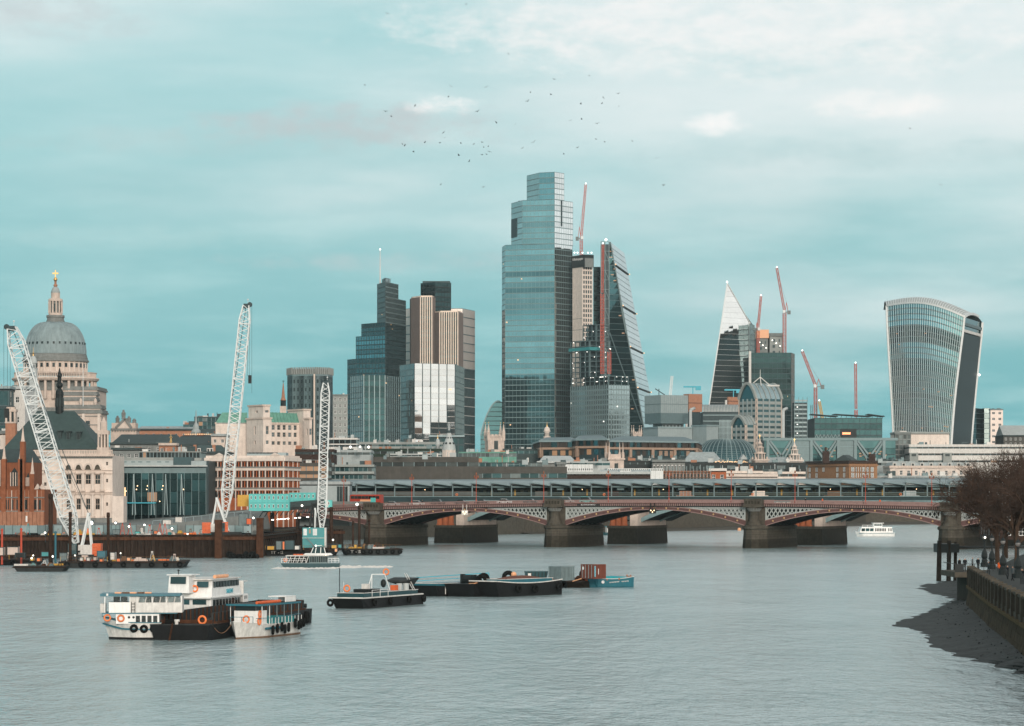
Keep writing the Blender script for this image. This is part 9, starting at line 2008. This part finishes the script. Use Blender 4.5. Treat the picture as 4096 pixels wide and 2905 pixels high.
def car(label, px, y, mat, van=0):
    s = bs(px,y); p = bpt(s,y); T = Thing('car', label, 'car', (p[0],p[1],par(s)-.99), BA+(math.pi if y > 14 else 0), 'cars on the road bridge'); H = 1.9 if van else 1.5
    T.part('body', MB().loft([[(-2.1,-.85,.3),(2.1,-.85,.3),(2.1,.85,.3),(-2.1,.85,.3)],[(-2.15,-.88,.6),(2.15,-.88,.6),(2.15,.88,.6),(-2.15,.88,.6)],[(-2.0,-.82,.92),(2.05,-.82,.85),(2.05,.82,.85),(-2.0,.82,.92)]]), mat)
    cb = [[(-1.8 if van else -1.5,-.78,.9),(1.3,-.78,.88),(1.3,.78,.88),(-1.8 if van else -1.5,.78,.9)],[(-1.75 if van else -.95,-.64,H-.04),(.5,-.64,H-.04),(.5,.64,H-.04),(-1.75 if van else -.95,.64,H-.04)]]
    T.part('cabin_glass', MB().loft(cb), 'pane_dark'); T.part('car_roof', MB().box(-1.8 if van else -1.0,-.66,H-.05,.55,.66,H+.02), mat)
    for x in (-1.3,1.35):
        for yy in (-.8,.8): T.part('wheel', MB().cyl((x,yy-.1,.32),(x,yy+.1,.32),.32,.32,12), 'tyre')
    for yy in (-.6,.6): T.part('headlight', MB().box(2.1,yy-.15,.6,2.17,yy+.15,.72), 'white_paint')
for i, (px, y, m_, lab, v) in enumerate(((1570,4,'lead_pale','silver car on the bridge just right of the left pier',0),(1668,4,'white_paint','white car second from the left on the bridge',0),(1752,9,'hull_black','black taxi on the left bridge span',1),(1846,4,'grey_dark','dark grey car left of the navigation lights',0),(1928,9,'hull_black','black car right of the navigation lights',0),(2018,4,'white_paint','white car left of the second pier',0),(2122,9,'teal_dark','dark teal car beside the second pier',0),(2268,4,'lead_pale','silver van right of the second pier',1),(2348,5,'turquoise','turquoise taxi on the middle bridge span',1))): car(lab, px, y, m_, v)
s = bs(1400,14); p = bpt(s,14); T = Thing('red_bus', 'red city bus with a dark window band crossing the left end of the bridge', 'bus', (p[0],p[1],par(s)-.95), BA); L = 10.2
T.part('body', MB().box(0,0,.3,L,2.5,3.9), 'bus_red'); T.part('bus_roof', MB().box(.1,.1,3.9,L-.1,2.4,4.05), 'bus_red'); T.part('advert', MB().box(3.4,-.05,1.9,7.2,-.01,2.5), 'orange_light')
for i in range(8): T.bx('window', 'pane_dark', .3+i*1.2,-.06,2.75,1.4+i*1.2,.0,3.6); T.bx('lower_window', 'pane_dark', .3+i*1.2,-.06,.9,1.4+i*1.2,.0,1.7)
for x in (1.8,7.8): T.part('wheel', MB().cyl((x,-.05,.5),(x,.3,.5),.5,.5,14), 'tyre')
T = Thing('bridge_barrier', 'grey concrete barrier with turquoise end panel in front of the red bus', 'barrier', (*bpt(bs(1310,2),2),par(-100)-1), BA)
T.bx('barrier_wall', 'concrete', 0,0,0,14.2,.3,1.9); T.bx('end_panel', 'turquoise', 14.3,0,0,15.9,.2,3.0)
for i, (px, coat, lab) in enumerate(((3222,'cloth_dark','person in dark clothes on the bridge above the third pier'),(3290,'cloth_orange','person in an orange top on the bridge right of the third pier'),(3452,'cloth_dark','person in black walking on the right bridge span'),(3520,'cloth_orange','cyclist like figure in bright orange on the right bridge span'),(1690,'cloth_dark','person in dark clothes on the left bridge span'))): p = bpt(bs(px,1.6),1.6); person(lab.replace('cyclist like figure','person'), p[0], p[1], par(bs(px,1.6))-1, .8*i, coat, 'cloth_dark', 1, 'people on the road bridge')
# ================================================================ birds
bm_ = MB().loft([[(-.02,-.16,0),(.02,-.16,0),(.02,-.16,.03),(-.02,-.16,.03)],[(-.06,0,-.03),(.06,0,-.03),(.06,0,.05),(-.06,0,.05)],[(-.03,.2,0),(.03,.2,0),(.03,.2,.03),(-.03,.2,.03)]])
for sg in (-1,1): bm_.slab([(sg*.04,-.06,.03),(sg*.25,-.1,.14),(sg*.55,.02,.08),(sg*.25,.05,.13),(sg*.04,.08,.03)],.02)
BM = bm_.mesh('bird','bird')
for i, (a, b) in enumerate([(866,31),(1043,10),(1137,121),(816,191),(862,250),(875,261),(928,237),(1003,217),(1008,193),(1088,195),(1068,250),(1110,275),(1153,278),(1180,227),(1186,207),(1232,212),(1239,178),(1318,170),(1349,219),(1346,232),(1383,210),(1384,238),(1299,233),(1276,270),(1301,267),(1336,277),(900,323),(905,326),(925,340),(950,319),(984,320),(992,297),(994,308),(1026,348),(1050,361),(1031,321),(1060,323),(1078,319),(1082,330),(1092,328),(1095,340),(1088,346),(1078,347),(1169,332),(1194,318),(1261,345),(1292,331),(1333,312),(1352,318),(1414,316),(1469,354),(1484,415),(986,413),(1081,419),(2035,288),(2104,414)]):
    px, py = a*1.7886, b*1.7886; d = random.uniform(620,900)
    lab = 'small dark bird flying in the loose flock above the towers'
    if b < 130 and i < 3: lab = ['bird with spread wings high at the top left of the flock','tiny bird at the very top edge of the photo','lone bird high above the tallest tower'][i]
    if a > 2000: lab = 'lone bird above the flared tower, the higher one' if a < 2050 else 'lone bird low above the flared tower at far right'
    o = single('bird', lab, 'bird', BM, None, (X(px,d),d,Z(py,d)), random.uniform(0,6.28), 'birds in the sky'); o.rotation_euler = (random.uniform(-.4,.4),random.uniform(-.6,.6),random.uniform(0,6.28)); s = random.uniform(.8,1.25); o.scale = (s,s,s*random.uniform(.8,2.2))
# ================================================================ air
hz_ = link('haze', MB().box(-700,-60,-1.5,700,2750,330).mesh('haze')); hz_['kind'] = 'stuff'
hm = bpy.data.materials.new('haze_air'); hm.use_nodes = True; ht = hm.node_tree; ht.nodes.clear(); pv = ht.nodes.new('ShaderNodeVolumePrincipled'); mo_ = ht.nodes.new('ShaderNodeOutputMaterial')
pv.inputs['Color'].default_value = (.72,.92,.95,1); pv.inputs['Density'].default_value = HAZE; pv.inputs['Anisotropy'].default_value = .1; ht.links.new(pv.outputs[0], mo_.inputs['Volume']); hz_.data.materials.append(hm)
